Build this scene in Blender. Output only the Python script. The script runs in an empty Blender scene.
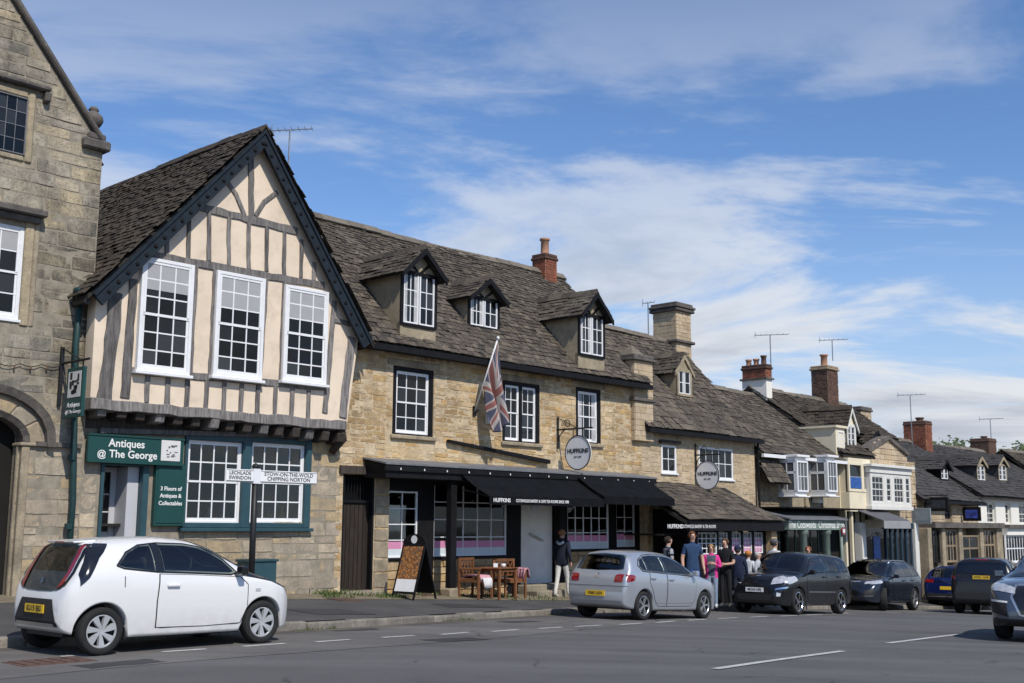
import bpy, bmesh, math, random
import numpy as np
from mathutils import Vector, Matrix, Euler
from mathutils.bvhtree import BVHTree

rng = random.Random(7)
sc = bpy.context.scene
COL = sc.collection
rad = math.radians

# ------------------------------------------------------------------ camera
F = 1150.0; CH = 1.6
PITCH, ROLL = rad(9.1), rad(0.3)
cam = bpy.data.cameras.new('camera'); camo = bpy.data.objects.new('camera', cam); COL.objects.link(camo)
cam.sensor_width = 36; cam.lens = F / 1024 * 36; cam.clip_end = 3000; cam.clip_start = .1
camo.matrix_world = Matrix.Translation((0, 0, CH)) @ Matrix.Rotation(math.pi / 2 + PITCH, 4, 'X') @ Matrix.Rotation(ROLL, 4, 'Z')
sc.camera = camo

# ------------------------------------------------------------------ sky + sun
SUN = Vector((.52, -.854, 0)).normalized() * math.cos(rad(47)); SUN.z = math.sin(rad(47))
w = bpy.data.worlds.new('World'); sc.world = w; w.use_nodes = True
nt = w.node_tree; nt.nodes.clear()
def N(tree, typ, **kw):
    n = tree.nodes.new(typ)
    for k, v in kw.items():
        if k.startswith('i_'): n.inputs[k[2:].replace('_', ' ')].default_value = v
        else: setattr(n, k, v)
    return n
def ramp(tree, stops, interp='LINEAR'):
    r = tree.nodes.new('ShaderNodeValToRGB'); cr = r.color_ramp; cr.interpolation = interp
    while len(cr.elements) < len(stops): cr.elements.new(.5)
    for e, (p, c) in zip(cr.elements, stops):
        e.position = p; e.color = (*c, 1) if not isinstance(c, (int, float)) else (c, c, c, 1)
    return r
L_ = nt.links.new
out = N(nt, 'ShaderNodeOutputWorld'); bg = N(nt, 'ShaderNodeBackground'); bg.inputs[1].default_value = .1
sky = N(nt, 'ShaderNodeTexSky', sky_type='NISHITA', sun_disc=False, sun_elevation=rad(47), sun_rotation=math.atan2(SUN.x, SUN.y), air_density=1.0, dust_density=.0, ozone_density=1.0)
tc = N(nt, 'ShaderNodeTexCoord')
sep = N(nt, 'ShaderNodeSeparateXYZ'); L_(tc.outputs['Generated'], sep.inputs[0])
zc = N(nt, 'ShaderNodeMath', operation='MAXIMUM'); L_(sep.outputs[2], zc.inputs[0]); zc.inputs[1].default_value = 0
za = N(nt, 'ShaderNodeMath', operation='ADD'); L_(zc.outputs[0], za.inputs[0]); za.inputs[1].default_value = .16
dv = N(nt, 'ShaderNodeVectorMath', operation='DIVIDE'); cmb = N(nt, 'ShaderNodeCombineXYZ')
for k in range(3): L_(za.outputs[0], cmb.inputs[k])
L_(tc.outputs['Generated'], dv.inputs[0]); L_(cmb.outputs[0], dv.inputs[1])
def cloud_layer(rot, scl, loc, nscale, detail, dist, lo, hi, rough=.55):
    mp = N(nt, 'ShaderNodeMapping'); mp.inputs['Rotation'].default_value = (0, 0, rad(rot)); mp.inputs['Scale'].default_value = scl; mp.inputs['Location'].default_value = loc
    L_(dv.outputs[0], mp.inputs[0])
    nz = N(nt, 'ShaderNodeTexNoise'); nz.inputs['Scale'].default_value = nscale; nz.inputs['Detail'].default_value = detail; nz.inputs['Roughness'].default_value = rough; nz.inputs['Distortion'].default_value = dist
    L_(mp.outputs[0], nz.inputs['Vector'])
    mr = N(nt, 'ShaderNodeMapRange', interpolation_type='SMOOTHSTEP'); mr.inputs[1].default_value = lo; mr.inputs[2].default_value = hi
    L_(nz.outputs[0], mr.inputs[0]); return mr.outputs[0]
cir = cloud_layer(62, (.45, 1.5, 1), (4.4, 1.2, 0), 2.1, 11, 1.1, .53, .74, .66)
cum = cloud_layer(24, (.62, 1.0, 1), (2.6, 1.35, 0), 1.35, 12, .35, .455, .585, .60)
cirs = N(nt, 'ShaderNodeMath', operation='MULTIPLY'); L_(cir, cirs.inputs[0]); cirs.inputs[1].default_value = .40
# cumulus fills towards the horizon
hz = N(nt, 'ShaderNodeMapRange'); hz.inputs[1].default_value = .46; hz.inputs[2].default_value = .14; hz.inputs[3].default_value = .10; hz.inputs[4].default_value = 1.0
L_(sep.outputs[2], hz.inputs[0])
cums = N(nt, 'ShaderNodeMath', operation='MULTIPLY'); L_(cum, cums.inputs[0]); L_(hz.outputs[0], cums.inputs[1])
mx = N(nt, 'ShaderNodeMath', operation='MAXIMUM'); L_(cirs.outputs[0], mx.inputs[0]); L_(cums.outputs[0], mx.inputs[1])
shade = cloud_layer(24, (.62, 1.0, 1), (2.72, 1.23, 0), 1.35, 10, .35, .48, .70, .60)
ccol = N(nt, 'ShaderNodeMix', data_type='RGBA'); ccol.inputs['A'].default_value = (7.6, 7.9, 8.4, 1); ccol.inputs['B'].default_value = (4.4, 4.9, 5.8, 1)
shm = N(nt, 'ShaderNodeMath', operation='MULTIPLY'); L_(shade, shm.inputs[0]); L_(cums.outputs[0], shm.inputs[1])
L_(shm.outputs[0], ccol.inputs['Factor'])
smix = N(nt, 'ShaderNodeMix', data_type='RGBA'); L_(mx.outputs[0], smix.inputs['Factor']); 
tint = N(nt, 'ShaderNodeMix', data_type='RGBA', blend_type='MULTIPLY'); tint.inputs['Factor'].default_value = 1; L_(sky.outputs[0], tint.inputs['A']); tint.inputs['B'].default_value = (.86, 1.10, 1.42, 1)
hzm = N(nt, 'ShaderNodeMapRange', interpolation_type='SMOOTHSTEP'); hzm.inputs[1].default_value = .30; hzm.inputs[2].default_value = -.02; hzm.inputs[3].default_value = 0; hzm.inputs[4].default_value = .85; L_(sep.outputs[2], hzm.inputs[0])
hmix = N(nt, 'ShaderNodeMix', data_type='RGBA'); L_(hzm.outputs[0], hmix.inputs['Factor']); L_(tint.outputs['Result'], hmix.inputs['A']); hmix.inputs['B'].default_value = (5.2, 6.3, 8.0, 1)
L_(hmix.outputs['Result'], smix.inputs['A']); L_(ccol.outputs['Result'], smix.inputs['B'])
L_(smix.outputs['Result'], bg.inputs[0]); L_(bg.outputs[0], out.inputs[0])

sl = bpy.data.lights.new('sun', 'SUN'); sl.energy = 4.1; sl.angle = rad(.5); sl.color = (1, .945, .865)
so = bpy.data.objects.new('sun', sl); COL.objects.link(so); so.rotation_euler = SUN.to_track_quat('Z', 'Y').to_euler(); so.location = (20, -10, 30)
vs = sc.view_settings; vs.view_transform = 'Standard'; vs.look = 'None'; vs.exposure = 0; vs.gamma = 1; vs.use_curve_mapping = False

# ------------------------------------------------------------------ pixel -> place helpers
cp, sp, cr_, sr_ = math.cos(PITCH), math.sin(PITCH), math.cos(ROLL), math.sin(ROLL)
def ray(px, py):
    a = (px - 512) / F; b = -(py - 341.5) / F
    a, b = a * cr_ - b * sr_, a * sr_ + b * cr_
    return Vector((a, cp - b * sp, sp + b * cp))
class Frame:                      # x along the street front, y into the houses, z up
    def __init__(s, O, phi):
        p = rad(phi); s.O = Vector(O); s.D = Vector((math.sin(p), math.cos(p))); s.N = Vector((-math.cos(p), math.sin(p))); s.rot = rad(90 - phi)
    def uz(s, px, py, y=0.):
        r = ray(px, py); o = s.O + s.N * y
        det = -r.x * s.D.y + s.D.x * r.y
        t = (-o.x * s.D.y + s.D.x * o.y) / det
        P = Vector((r.x * t, r.y * t)) - o
        return P.dot(s.D), CH + r.z * t
    def u(s, px, py=480, y=0.): return s.uz(px, py, y)[0]
    def z(s, px, py, y=0.): return s.uz(px, py, y)[1]
    def xy(s, u, y=0.): return s.O + s.D * u + s.N * y
    def hit(s, px, py, P0, n):    # meet a plane given in frame coordinates
        r = ray(px, py); ro = -s.O
        o = Vector((ro.dot(s.D), ro.dot(s.N), CH)); d = Vector((Vector((r.x, r.y)).dot(s.D), Vector((r.x, r.y)).dot(s.N), r.z))
        t = (Vector(P0) - o).dot(n) / d.dot(n); return o + d * t
A = Frame((-4.339, 24.2), 43)
PR = rad(38)
def RZ(X, Y):                     # height of the carriageway: nearly flat, then falling away down the street
    s = (X + 3.9) * math.sin(PR) + (Y - 14.4) * math.cos(PR)
    s = max(-60, min(s, 300)); q = max(0, min(s, 50))
    return .10 - .036 * (math.sqrt((s - 1.5) ** 2 + 4) + (s - 1.5)) / 2 - .0002 * q * q
def ground(px, py, off=0., fn=None):
    r = ray(px, py); lo, hi = 3., 200.; fn = fn or RZ
    for _ in range(50):
        m = (lo + hi) / 2
        if r.z * m + CH > fn(r.x * m, r.y * m) + off: lo = m
        else: hi = m
    return Vector((r.x * lo, r.y * lo, CH + r.z * lo))

# ------------------------------------------------------------------ object helpers
OFF = {}
def thing(name, label, cat, loc=(0, 0, 0), rotz=0., group=None, off=None):
    o = bpy.data.objects.new(name, None); COL.objects.link(o); o.empty_display_size = .3
    o.location = loc; o.rotation_euler = (0, 0, rotz); o['label'] = label; o['category'] = cat
    if group: o['group'] = group
    OFF[o.name] = Vector(off) if off else Vector((0, 0, 0))
    return o
def fthing(name, label, cat, u, z, y=0., group=None):       # thing standing in frame A; its parts use frame coordinates
    p = A.xy(u, y)
    return thing(name, label, cat, (p.x, p.y, z), A.rot, group, (u, y, z))
def link(o, parent, M=None):
    COL.objects.link(o)
    M = M or Matrix()
    if parent is not None:
        o.parent = parent
        if parent.name in OFF: M = Matrix.Translation(-OFF[parent.name]) @ M
    o.matrix_basis = M
    return o
def tag(o, label, cat, group=None):
    o['label'] = label; o['category'] = cat
    if group: o['group'] = group
    return o
class MB:
    def __init__(s): s.v = []; s.f = []; s.m = []
    def add(s, vs, fs, mi=0):
        b = len(s.v); s.v += [tuple(p) for p in vs]; s.f += [tuple(b + i for i in f) for f in fs]; s.m += [mi] * len(fs); return s
    def box(s, x0, x1, y0, y1, z0, z1, mi=0):
        return s.add([(x0, y0, z0), (x1, y0, z0), (x1, y1, z0), (x0, y1, z0), (x0, y0, z1), (x1, y0, z1), (x1, y1, z1), (x0, y1, z1)],
              [(0, 3, 2, 1), (4, 5, 6, 7), (0, 1, 5, 4), (1, 2, 6, 5), (2, 3, 7, 6), (3, 0, 4, 7)], mi)
    def prism(s, pts, vec, mi=0):           # planar polygon swept along vec
        n = len(pts); vec = Vector(vec); a = [Vector(p) for p in pts]; b = [p + vec for p in a]
        return s.add(a + b, [tuple(range(n - 1, -1, -1)), tuple(range(n, 2 * n))] + [(i, (i + 1) % n, n + (i + 1) % n, n + i) for i in range(n)], mi)
    def hull8(s, lo, hi, mi=0):             # two quads joined
        return s.add(list(lo) + list(hi), [(0, 3, 2, 1), (4, 5, 6, 7), (0, 1, 5, 4), (1, 2, 6, 5), (2, 3, 7, 6), (3, 0, 4, 7)], mi)
    def tube(s, path, r, seg=8, mi=0, cap=True):
        path = [Vector(p) for p in path]; rings = []
        for i, p in enumerate(path):
            d = (path[min(i + 1, len(path) - 1)] - path[max(i - 1, 0)]).normalized()
            a = d.orthogonal().normalized() if i == 0 else (a - d * a.dot(d)).normalized()
            c = d.cross(a); rr = r[i] if isinstance(r, (list, tuple)) else r
            rings.append([p + (a * math.cos(t) + c * math.sin(t)) * rr for t in [2 * math.pi * k / seg for k in range(seg)]])
        fs = []
        for i in range(len(rings) - 1):
            for k in range(seg): fs.append((i * seg + k, i * seg + (k + 1) % seg, (i + 1) * seg + (k + 1) % seg, (i + 1) * seg + k))
        if cap: fs += [tuple(range(seg - 1, -1, -1)), tuple((len(rings) - 1) * seg + k for k in range(seg))]
        return s.add([q for rg in rings for q in rg], fs, mi)
    def lathe(s, prof, c=(0, 0, 0), seg=16, mi=0, axis='z'):
        vs = []; n = len(prof)
        for k in range(seg):
            t = 2 * math.pi * k / seg
            for r, h in prof:
                q = (r * math.cos(t), r * math.sin(t), h) if axis == 'z' else (r * math.cos(t), h, r * math.sin(t))
                vs.append((q[0] + c[0], q[1] + c[1], q[2] + c[2]))
        fs = []
        for k in range(seg):
            for i in range(n - 1):
                q = (k * n + i, ((k + 1) % seg) * n + i, ((k + 1) % seg) * n + i + 1, k * n + i + 1)
                fs.append(q if axis == 'z' else q[::-1])
        return s.add(vs, fs, mi)
    def mesh(s, name, mats, smooth=False):
        me = bpy.data.meshes.new(name); me.from_pydata(s.v, [], s.f)
        for m in (mats if isinstance(mats, (list, tuple)) else [mats]): me.materials.append(m)
        me.polygons.foreach_set('material_index', s.m)
        if smooth: me.polygons.foreach_set('use_smooth', [True] * len(s.f))
        me.update(); return me
    def build(s, name, mats, parent=None, smooth=False, M=None, kind=None):
        o = bpy.data.objects.new(name, s.mesh(name, mats, smooth)); link(o, parent, M)
        if kind: o['kind'] = kind
        return o
def bevel(o, wd=.01, seg=1):
    m = o.modifiers.new('bevel', 'BEVEL'); m.width = wd; m.segments = seg; m.limit_method = 'ANGLE'; return o

# ------------------------------------------------------------------ materials
def nodes(name):
    m = bpy.data.materials.new(name); m.use_nodes = True; t = m.node_tree; b = t.nodes['Principled BSDF']; return m, t, b
def rnd(t):                         # one number per piece, whether the piece is an object or an island of a mesh
    g = N(t, 'ShaderNodeNewGeometry'); oi = N(t, 'ShaderNodeObjectInfo'); ad = N(t, 'ShaderNodeMath', operation='ADD'); fr = N(t, 'ShaderNodeMath', operation='FRACT')
    t.links.new(g.outputs['Random Per Island'], ad.inputs[0]); t.links.new(oi.outputs['Random'], ad.inputs[1]); t.links.new(ad.outputs[0], fr.inputs[0]); return fr.outputs[0]
def noise(t, scale, detail=5, rough=.6, vec=None, dist=0):
    n = N(t, 'ShaderNodeTexNoise'); n.inputs['Scale'].default_value = scale; n.inputs['Detail'].default_value = detail; n.inputs['Roughness'].default_value = rough; n.inputs['Distortion'].default_value = dist
    if vec is None:
        g = N(t, 'ShaderNodeNewGeometry'); vec = g.outputs['Position']
    t.links.new(vec, n.inputs['Vector']); return n.outputs[0]
def mixc(t, fac, a, b, mode='MIX'):
    m = N(t, 'ShaderNodeMix', data_type='RGBA', blend_type=mode)
    for key, v in (('Factor', fac), ('A', a), ('B', b)):
        s_ = m.inputs[key]
        if isinstance(v, (tuple, list)): s_.default_value = (*v[:3], 1)
        elif isinstance(v, (int, float)): s_.default_value = v
        else: t.links.new(v, s_)
    return m.outputs['Result']
def rng_(t, v, a, b, c=0., d=1.):
    m = N(t, 'ShaderNodeMapRange'); t.links.new(v, m.inputs[0])
    for i, q in enumerate((a, b, c, d)): m.inputs[i + 1].default_value = q
    return m.outputs[0]
def bumpn(t, b, h, strength=.3, dist=.01):
    n = N(t, 'ShaderNodeBump'); n.inputs['Strength'].default_value = strength; n.inputs['Distance'].default_value = dist
    t.links.new(h, n.inputs['Height']); t.links.new(n.outputs[0], b.inputs['Normal'])
def mat(name, col, rough=.7, var=.18, scale=2.5, bump=0., bscale=60, metal=0., spec=.35, piece=0., grime=0., coat=0.):
    m, t, b = nodes(name); b.inputs['Roughness'].default_value = rough; b.inputs['Metallic'].default_value = metal
    b.inputs['Specular IOR Level'].default_value = spec; b.inputs['Coat Weight'].default_value = coat; b.inputs['Coat Roughness'].default_value = .04
    c = None
    if var or piece or grime:
        lo = tuple(x * (1 - var) for x in col); hi = tuple(min(1, x * (1 + var)) for x in col)
        c = mixc(t, rng_(t, noise(t, scale), .3, .7), lo, hi)
        if piece:
            c = mixc(t, 1, c, mixc(t, rnd(t), (1 - piece,) * 3, (1 + piece,) * 3), 'MULTIPLY')
        if grime:
            c = mixc(t, rng_(t, noise(t, scale * 3, 8, .7), .48, .75, 0, grime), c, tuple(x * .35 for x in col))
        t.links.new(c, b.inputs['Base Color'])
    else: b.inputs['Base Color'].default_value = (*col, 1)
    if bump: bumpn(t, b, noise(t, bscale, 6, .65), bump)
    return m
def stone(name, cols, dark, stain=.5, sscale=1.1, bump=.55, mossy=0.):
    m, t, b = nodes(name); b.inputs['Roughness'].default_value = .92; b.inputs['Specular IOR Level'].default_value = .15
    r = ramp(t, [(i / (len(cols) - 1), c) for i, c in enumerate(cols)]); t.links.new(rnd(t), r.inputs[0])
    c = mixc(t, rng_(t, noise(t, 9, 7, .7), .25, .75), mixc(t, 1, r.outputs[0], (.72, .72, .74), 'MULTIPLY'), mixc(t, 1, r.outputs[0], (1.2, 1.18, 1.15), 'MULTIPLY'))
    c = mixc(t, rng_(t, noise(t, 3.1, 8, .75), .5, .7, 0, .45), c, mixc(t, 1, r.outputs[0], (.62, .66, .74), 'MULTIPLY'))
    c = mixc(t, rng_(t, noise(t, sscale, 10, .72), .40, .62, 0, stain), c, dark)
    c = mixc(t, rng_(t, noise(t, 30, 6, .75), .54, .66, 0, stain), c, tuple(x * .55 for x in dark))
    c = mixc(t, rng_(t, noise(t, 23, 3, .5), .66, .74, 0, .35), c, (.55, .53, .46))
    g = N(t, 'ShaderNodeNewGeometry'); mp = N(t, 'ShaderNodeMapping'); mp.inputs['Scale'].default_value = (2.4, 2.4, .22); t.links.new(g.outputs['Position'], mp.inputs[0])
    c = mixc(t, rng_(t, noise(t, 1.0, 7, .7, mp.outputs[0]), .52, .68, 0, stain * .8), c, dark)                          # rain streaks
    if mossy: c = mixc(t, rng_(t, noise(t, 5, 6, .7), .55, .72, 0, mossy), c, (.10, .11, .03))
    t.links.new(c, b.inputs['Base Color']); bumpn(t, b, noise(t, 35, 8, .7), bump, .02); return m
def glassm(name, col=(.009, .010, .011), rough=.04, spec=.32):
    m, t, b = nodes(name); b.inputs['Roughness'].default_value = rough; b.inputs['Specular IOR Level'].default_value = spec
    r = ramp(t, [(0, tuple(x * .6 for x in col)), (.55, col), (.8, tuple(x * 2.2 for x in col)), (1, tuple(x * 4.5 for x in col))]); t.links.new(rnd(t), r.inputs[0]); t.links.new(r.outputs[0], b.inputs['Base Color'])
    bumpn(t, b, noise(t, 2.6, 2, .5), .10, .05); return m
def clearglass(name):
    m = bpy.data.materials.new(name); m.use_nodes = True; t = m.node_tree; t.nodes.clear()
    o = N(t, 'ShaderNodeOutputMaterial'); mx_ = N(t, 'ShaderNodeMixShader'); tr = N(t, 'ShaderNodeBsdfTransparent'); gl = N(t, 'ShaderNodeBsdfGlossy'); fr = N(t, 'ShaderNodeFresnel')
    tr.inputs[0].default_value = (.72, .76, .76, 1); gl.inputs['Roughness'].default_value = .03; fr.inputs[0].default_value = 1.5
    t.links.new(fr.outputs[0], mx_.inputs[0]); t.links.new(tr.outputs[0], mx_.inputs[1]); t.links.new(gl.outputs[0], mx_.inputs[2]); t.links.new(mx_.outputs[0], o.inputs[0]); return m
def slate(name, cols, moss=.3):
    m, t, b = nodes(name); b.inputs['Roughness'].default_value = .93; b.inputs['Specular IOR Level'].default_value = .15
    r = ramp(t, [(i / (len(cols) - 1), c) for i, c in enumerate(cols)]); t.links.new(rnd(t), r.inputs[0])
    c = mixc(t, rng_(t, noise(t, 14, 7, .7), .3, .75), mixc(t, 1, r.outputs[0], (.6, .6, .6), 'MULTIPLY'), mixc(t, 1, r.outputs[0], (1.3, 1.27, 1.2), 'MULTIPLY'))
    c = mixc(t, rng_(t, noise(t, 1.2, 6, .7), .5, .75, 0, .5), c, (.05, .045, .041))
    c = mixc(t, rng_(t, noise(t, 26, 4, .6), .58, .68, 0, moss), c, (.32, .30, .25))
    c = mixc(t, rng_(t, noise(t, .9, 9, .75), .56, .66, 0, moss * .7), c, (.21, .19, .145))
    t.links.new(c, b.inputs['Base Color']); bumpn(t, b, noise(t, 40, 7, .7), .5, .015); return m
def wood(name, a, bcol, sc_=(1, 1, .12)):
    m, t, b = nodes(name); b.inputs['Roughness'].default_value = .85; b.inputs['Specular IOR Level'].default_value = .2
    g = N(t, 'ShaderNodeNewGeometry'); mp = N(t, 'ShaderNodeMapping'); mp.inputs['Scale'].default_value = sc_; t.links.new(g.outputs['Position'], mp.inputs[0])
    n1 = noise(t, 22, 6, .7, mp.outputs[0]); c = mixc(t, rng_(t, n1, .3, .7), a, bcol)
    c = mixc(t, 1, c, mixc(t, rnd(t), (.75,) * 3, (1.25,) * 3), 'MULTIPLY')
    t.links.new(c, b.inputs['Base Color']); bumpn(t, b, n1, .5, .012); return m

X = {}
X['stoneL'] = stone('weathered_ashlar', [(.35, .31, .245), (.47, .40, .29), (.40, .36, .285), (.52, .43, .28), (.36, .325, .27)], (.075, .070, .058), .95, .7)
X['stoneL_low'] = stone('ochre_ashlar', [(.46, .375, .255), (.54, .405, .22), (.50, .435, .33), (.40, .335, .25), (.60, .50, .36)], (.19, .165, .135), .62, .9)
X['stoneH'] = stone('honey_rubble', [(.60, .42, .21), (.70, .54, .33), (.50, .33, .14), (.78, .63, .43), (.56, .42, .25), (.66, .43, .18), (.42, .29, .15)], (.21, .15, .09), .66, .8)
X['stoneB'] = stone('pale_rubble', [(.58, .45, .29), (.64, .52, .36), (.50, .38, .22)], (.25, .20, .15), .45, .9)
X['stoneD'] = stone('brown_stone', [(.34, .26, .16), (.40, .31, .20), (.27, .21, .14)], (.12, .10, .08), .5, .9)
X['moulding'] = stone('dark_moulding', [(.15, .135, .12), (.18, .16, .14)], (.05, .047, .045), .6, 2)
X['dress'] = stone('dressed_stone', [(.40, .335, .235), (.45, .37, .245)], (.14, .12, .095), .65, 1.5)
X['mortar'] = mat('lime_mortar', (.50, .40, .26), .95, .25, 6, .4)
X['mortarL'] = mat('grey_mortar', (.27, .235, .18), .95, .25, 6, .4)
X['slate'] = slate('stone_slates', [(.072, .061, .052), (.115, .097, .079), (.048, .042, .038), (.155, .130, .103), (.085, .074, .064)], .5)
X['slateb'] = slate('brown_slates', [(.058, .048, .040), (.088, .073, .058), (.042, .036, .032), (.118, .097, .075)], .3)
X['slated'] = slate('grey_slates', [(.066, .064, .066), (.085, .082, .082), (.052, .051, .053)], .12)
X['under'] = mat('roof_underlay', (.03, .026, .023), .95, .2, 3)
X['ridge'] = slate('ridge_stone', [(.17, .15, .125), (.21, .185, .15), (.14, .12, .10)], .4)
X['plaster'] = mat('cream_plaster', (.74, .61, .465), .9, .09, .9, .3, 18, grime=.34)
X['cream'] = mat('cream_render', (.74, .66, .48), .9, .06, 1.4, .1, 30, grime=.12)
X['ochre'] = mat('aged_render', (.33, .275, .185), .92, .22, 2.2, .25, 30, grime=.5)
X['wrender'] = mat('white_render', (.78, .75, .67), .9, .05, 1.4, .1, 30, grime=.1)
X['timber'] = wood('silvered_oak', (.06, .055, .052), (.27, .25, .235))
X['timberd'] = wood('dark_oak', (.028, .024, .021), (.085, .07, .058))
X['barge'] = mat('slate_blue_paint', (.014, .021, .029), .6, .3, 8, .15, spec=.2)
X['white'] = mat('white_paint', (.78, .78, .775), .5, .05, 5, .05, grime=.16)
X['offwhite'] = mat('offwhite_paint', (.70, .68, .62), .5, .05, 5, .05, grime=.08)
X['black'] = mat('black_paint', (.010, .010, .011), .6, .25, 5, .08, spec=.15)
X['blackm'] = mat('black_iron', (.014, .014, .015), .5, .2, 9, .1)
X['awning'] = mat('black_canvas', (.009, .010, .012), .95, .2, 4, .15, 200, spec=.05)
X['teal'] = mat('teal_paint', (.012, .060, .055), .45, .08, 4, .05)
X['tealb'] = mat('blue_teal_paint', (.028, .072, .088), .45, .12, 4, .05, grime=.12)
X['lead'] = mat('lead_sheet', (.15, .155, .165), .55, .25, 5, .2, 15)
X['glass'] = glassm('window_glass'); X['glassc'] = clearglass('clear_glass'); X['glassp'] = glassm('curtained_glass', (.10, .10, .105), .08, .5)
X['blind'] = mat('white_blind', (.36, .36, .36), .8, .05, 5)
X['curtain'] = mat('net_curtain', (.42, .42, .42), .8, .2, 9)
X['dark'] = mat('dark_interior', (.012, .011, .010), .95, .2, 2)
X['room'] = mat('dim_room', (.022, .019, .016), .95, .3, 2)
X['brick'] = stone('red_brick', [(.30, .10, .06), (.36, .13, .075), (.24, .085, .055)], (.09, .05, .04), .45, 2)
X['brickd'] = stone('brown_brick', [(.13, .075, .055), (.17, .10, .075), (.10, .06, .05)], (.05, .04, .035), .4, 2)
X['pot'] = mat('clay_pot', (.40, .22, .14), .85, .2, 9, .2); X['potd'] = mat('dark_pot', (.12, .07, .05), .85, .2, 9, .2)
X['steel'] = mat('galvanised_steel', (.35, .36, .37), .4, .15, 9, metal=.8)
X['alu'] = mat('aluminium', (.55, .56, .57), .35, .1, 9, metal=.9)
X['text_w'] = mat('white_lettering', (.80, .79, .76), .6, 0); X['text_k'] = mat('black_lettering', (.02, .02, .02), .6, 0)
X['signgrey'] = mat('pale_grey_sign', (.72, .73, .75), .5, .05, 3)
X['pink'] = mat('pink_film', (.62, .25, .40), .6, .05); X['palefilm'] = mat('pale_film', (.60, .66, .68), .6, .05)
X['blue'] = mat('blue_poster', (.03, .10, .32), .5, .5, 9)
X['sage'] = mat('sage_paint', (.19, .24, .20), .55, .1, 4); X['dgreen'] = mat('dark_green_paint', (.012, .05, .035), .5, .1)
X['bluepaint'] = mat('slate_blue_joinery', (.016, .038, .06), .5, .1)
X['teak'] = wood('teak', (.13, .052, .022), (.24, .105, .045), (1, 1, 1))
X['blanket'] = mat('pink_blanket', (.58, .30, .34), .95, .1, 20, .5, 120); X['blanketw'] = mat('white_blanket', (.66, .64, .62), .95, .1, 20, .5, 120)
X['doorbrown'] = wood('brown_black_door', (.018, .014, .012), (.045, .034, .028))
X['pale_door'] = mat('pale_grey_door', (.50, .50, .52), .5, .05)
X['rust'] = mat('rusty_iron', (.11, .065, .05), .85, .3, 12, .3)
X['pipe'] = mat('pipe_green', (.012, .040, .040), .55, .2, 6, .1)
# ------------------------------------------------------------------ piece builders
def block_mesh(name, m, seed, ch=.03):
    """a hewn block: worn arrises, front face broken into a 3 x 2 grid of uneven facets"""
    r = random.Random(seed); j = lambda k=.018: r.uniform(-k, k)
    vs = [(0, 1, 0), (1, 1, 0), (1, 1, 1), (0, 1, 1)]; xs = (ch, .36, .68, 1 - ch); zs = (ch * 2, .5, 1 - ch * 2)
    for z in zs:
        for x in xs: vs.append((x + j(), .1 + r.uniform(-.1, .12), z + j(.03)))
    g = lambda i, k: 4 + k * 4 + i; fs = []
    for k in range(2):
        for i in range(3): fs.append((g(i, k), g(i + 1, k), g(i + 1, k + 1), g(i, k + 1)))
    fs += [(0, 1, g(3, 0), g(2, 0), g(1, 0), g(0, 0)), (1, 2, g(3, 2), g(3, 1), g(3, 0)), (2, 3, g(0, 2), g(1, 2), g(2, 2), g(3, 2)), (3, 0, g(0, 0), g(0, 1), g(0, 2))]
    return vs, fs
def blockset(m, n=7):
    out_ = []
    for i in range(n):
        vs, fs = block_mesh('stone', m, 100 + i); b = MB(); b.add(vs, fs); out_.append((b.mesh('stone', m), vs, fs))
    return out_
def rects_wall(x0, x1, z0, z1, hr, lr, holes, r, xlim=None, zone=2.2):
    """coursed rubble: the wall is laid in short lengths whose courses do not line up"""
    res = []; gap = .007; cuts = [x0]
    if xlim is None and x1 - x0 > zone * 1.6:
        while cuts[-1] < x1 - zone * .9: cuts.append(min(x1, cuts[-1] + r.uniform(.6, 1.4) * zone))
    if cuts[-1] < x1: cuts.append(x1)
    if x1 - cuts[-2] < .3 and len(cuts) > 2: cuts.pop(-2)
    for c0, c1 in zip(cuts, cuts[1:]):
        z = z0; first, last = c0 == x0, c1 == x1
        while z < z1 - .03:
            h = r.uniform(*hr)
            if r.random() < .15: h *= .6
            if z + h > z1 - hr[0] * .6: h = z1 - z
            a, b = (c0 if first else c0 + r.uniform(-.001, .0), c1) if xlim is None else xlim(z + h / 2)
            x = a
            while x < b - .02:
                l = r.uniform(*lr) * (.7 + .6 * h / hr[1])
                if x + l > b - lr[0] * .5: l = b - x
                segs = [(x, x + l)]
                for hx0, hx1, hz0, hz1 in holes:
                    if hz0 < z + h * .6 and hz1 > z + h * .4:
                        ns = []
                        for p, q in segs:
                            if hx1 <= p or hx0 >= q: ns.append((p, q)); continue
                            if hx0 - p > .05: ns.append((p, hx0))
                            if q - hx1 > .05: ns.append((hx1, q))
                        segs = ns
                for p, q in segs: res.append((p + gap / 2, q - gap / 2, z + gap / 2, z + h - gap / 2))
                x += l
            z += h
    return res
def stonework(wall, rects, m, yface, thick, nobj, r, name='stone'):
    """lay stones on a wall part: the nobj largest as single pieces, the rest joined"""
    bs = blockset(m); rects = sorted(rects, key=lambda q: -(q[1] - q[0]) * (q[3] - q[2]))
    J = MB()
    for i, (a, b, c, d) in enumerate(rects):
        me, vs, fs = bs[r.randrange(len(bs))]; dy = r.uniform(-.006, .008)
        if i < nobj:
            o = bpy.data.objects.new(name, me)
            link(o, wall, Matrix(((b - a, 0, 0, a), (0, thick, 0, yface + dy), (0, 0, d - c, c), (0, 0, 0, 1))))
        else:
            J.add([(a + v[0] * (b - a), yface + dy + v[1] * thick, c + v[2] * (d - c)) for v in vs], fs)
    if J.v: J.build('stonework', m, wall, kind='stuff')
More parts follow.
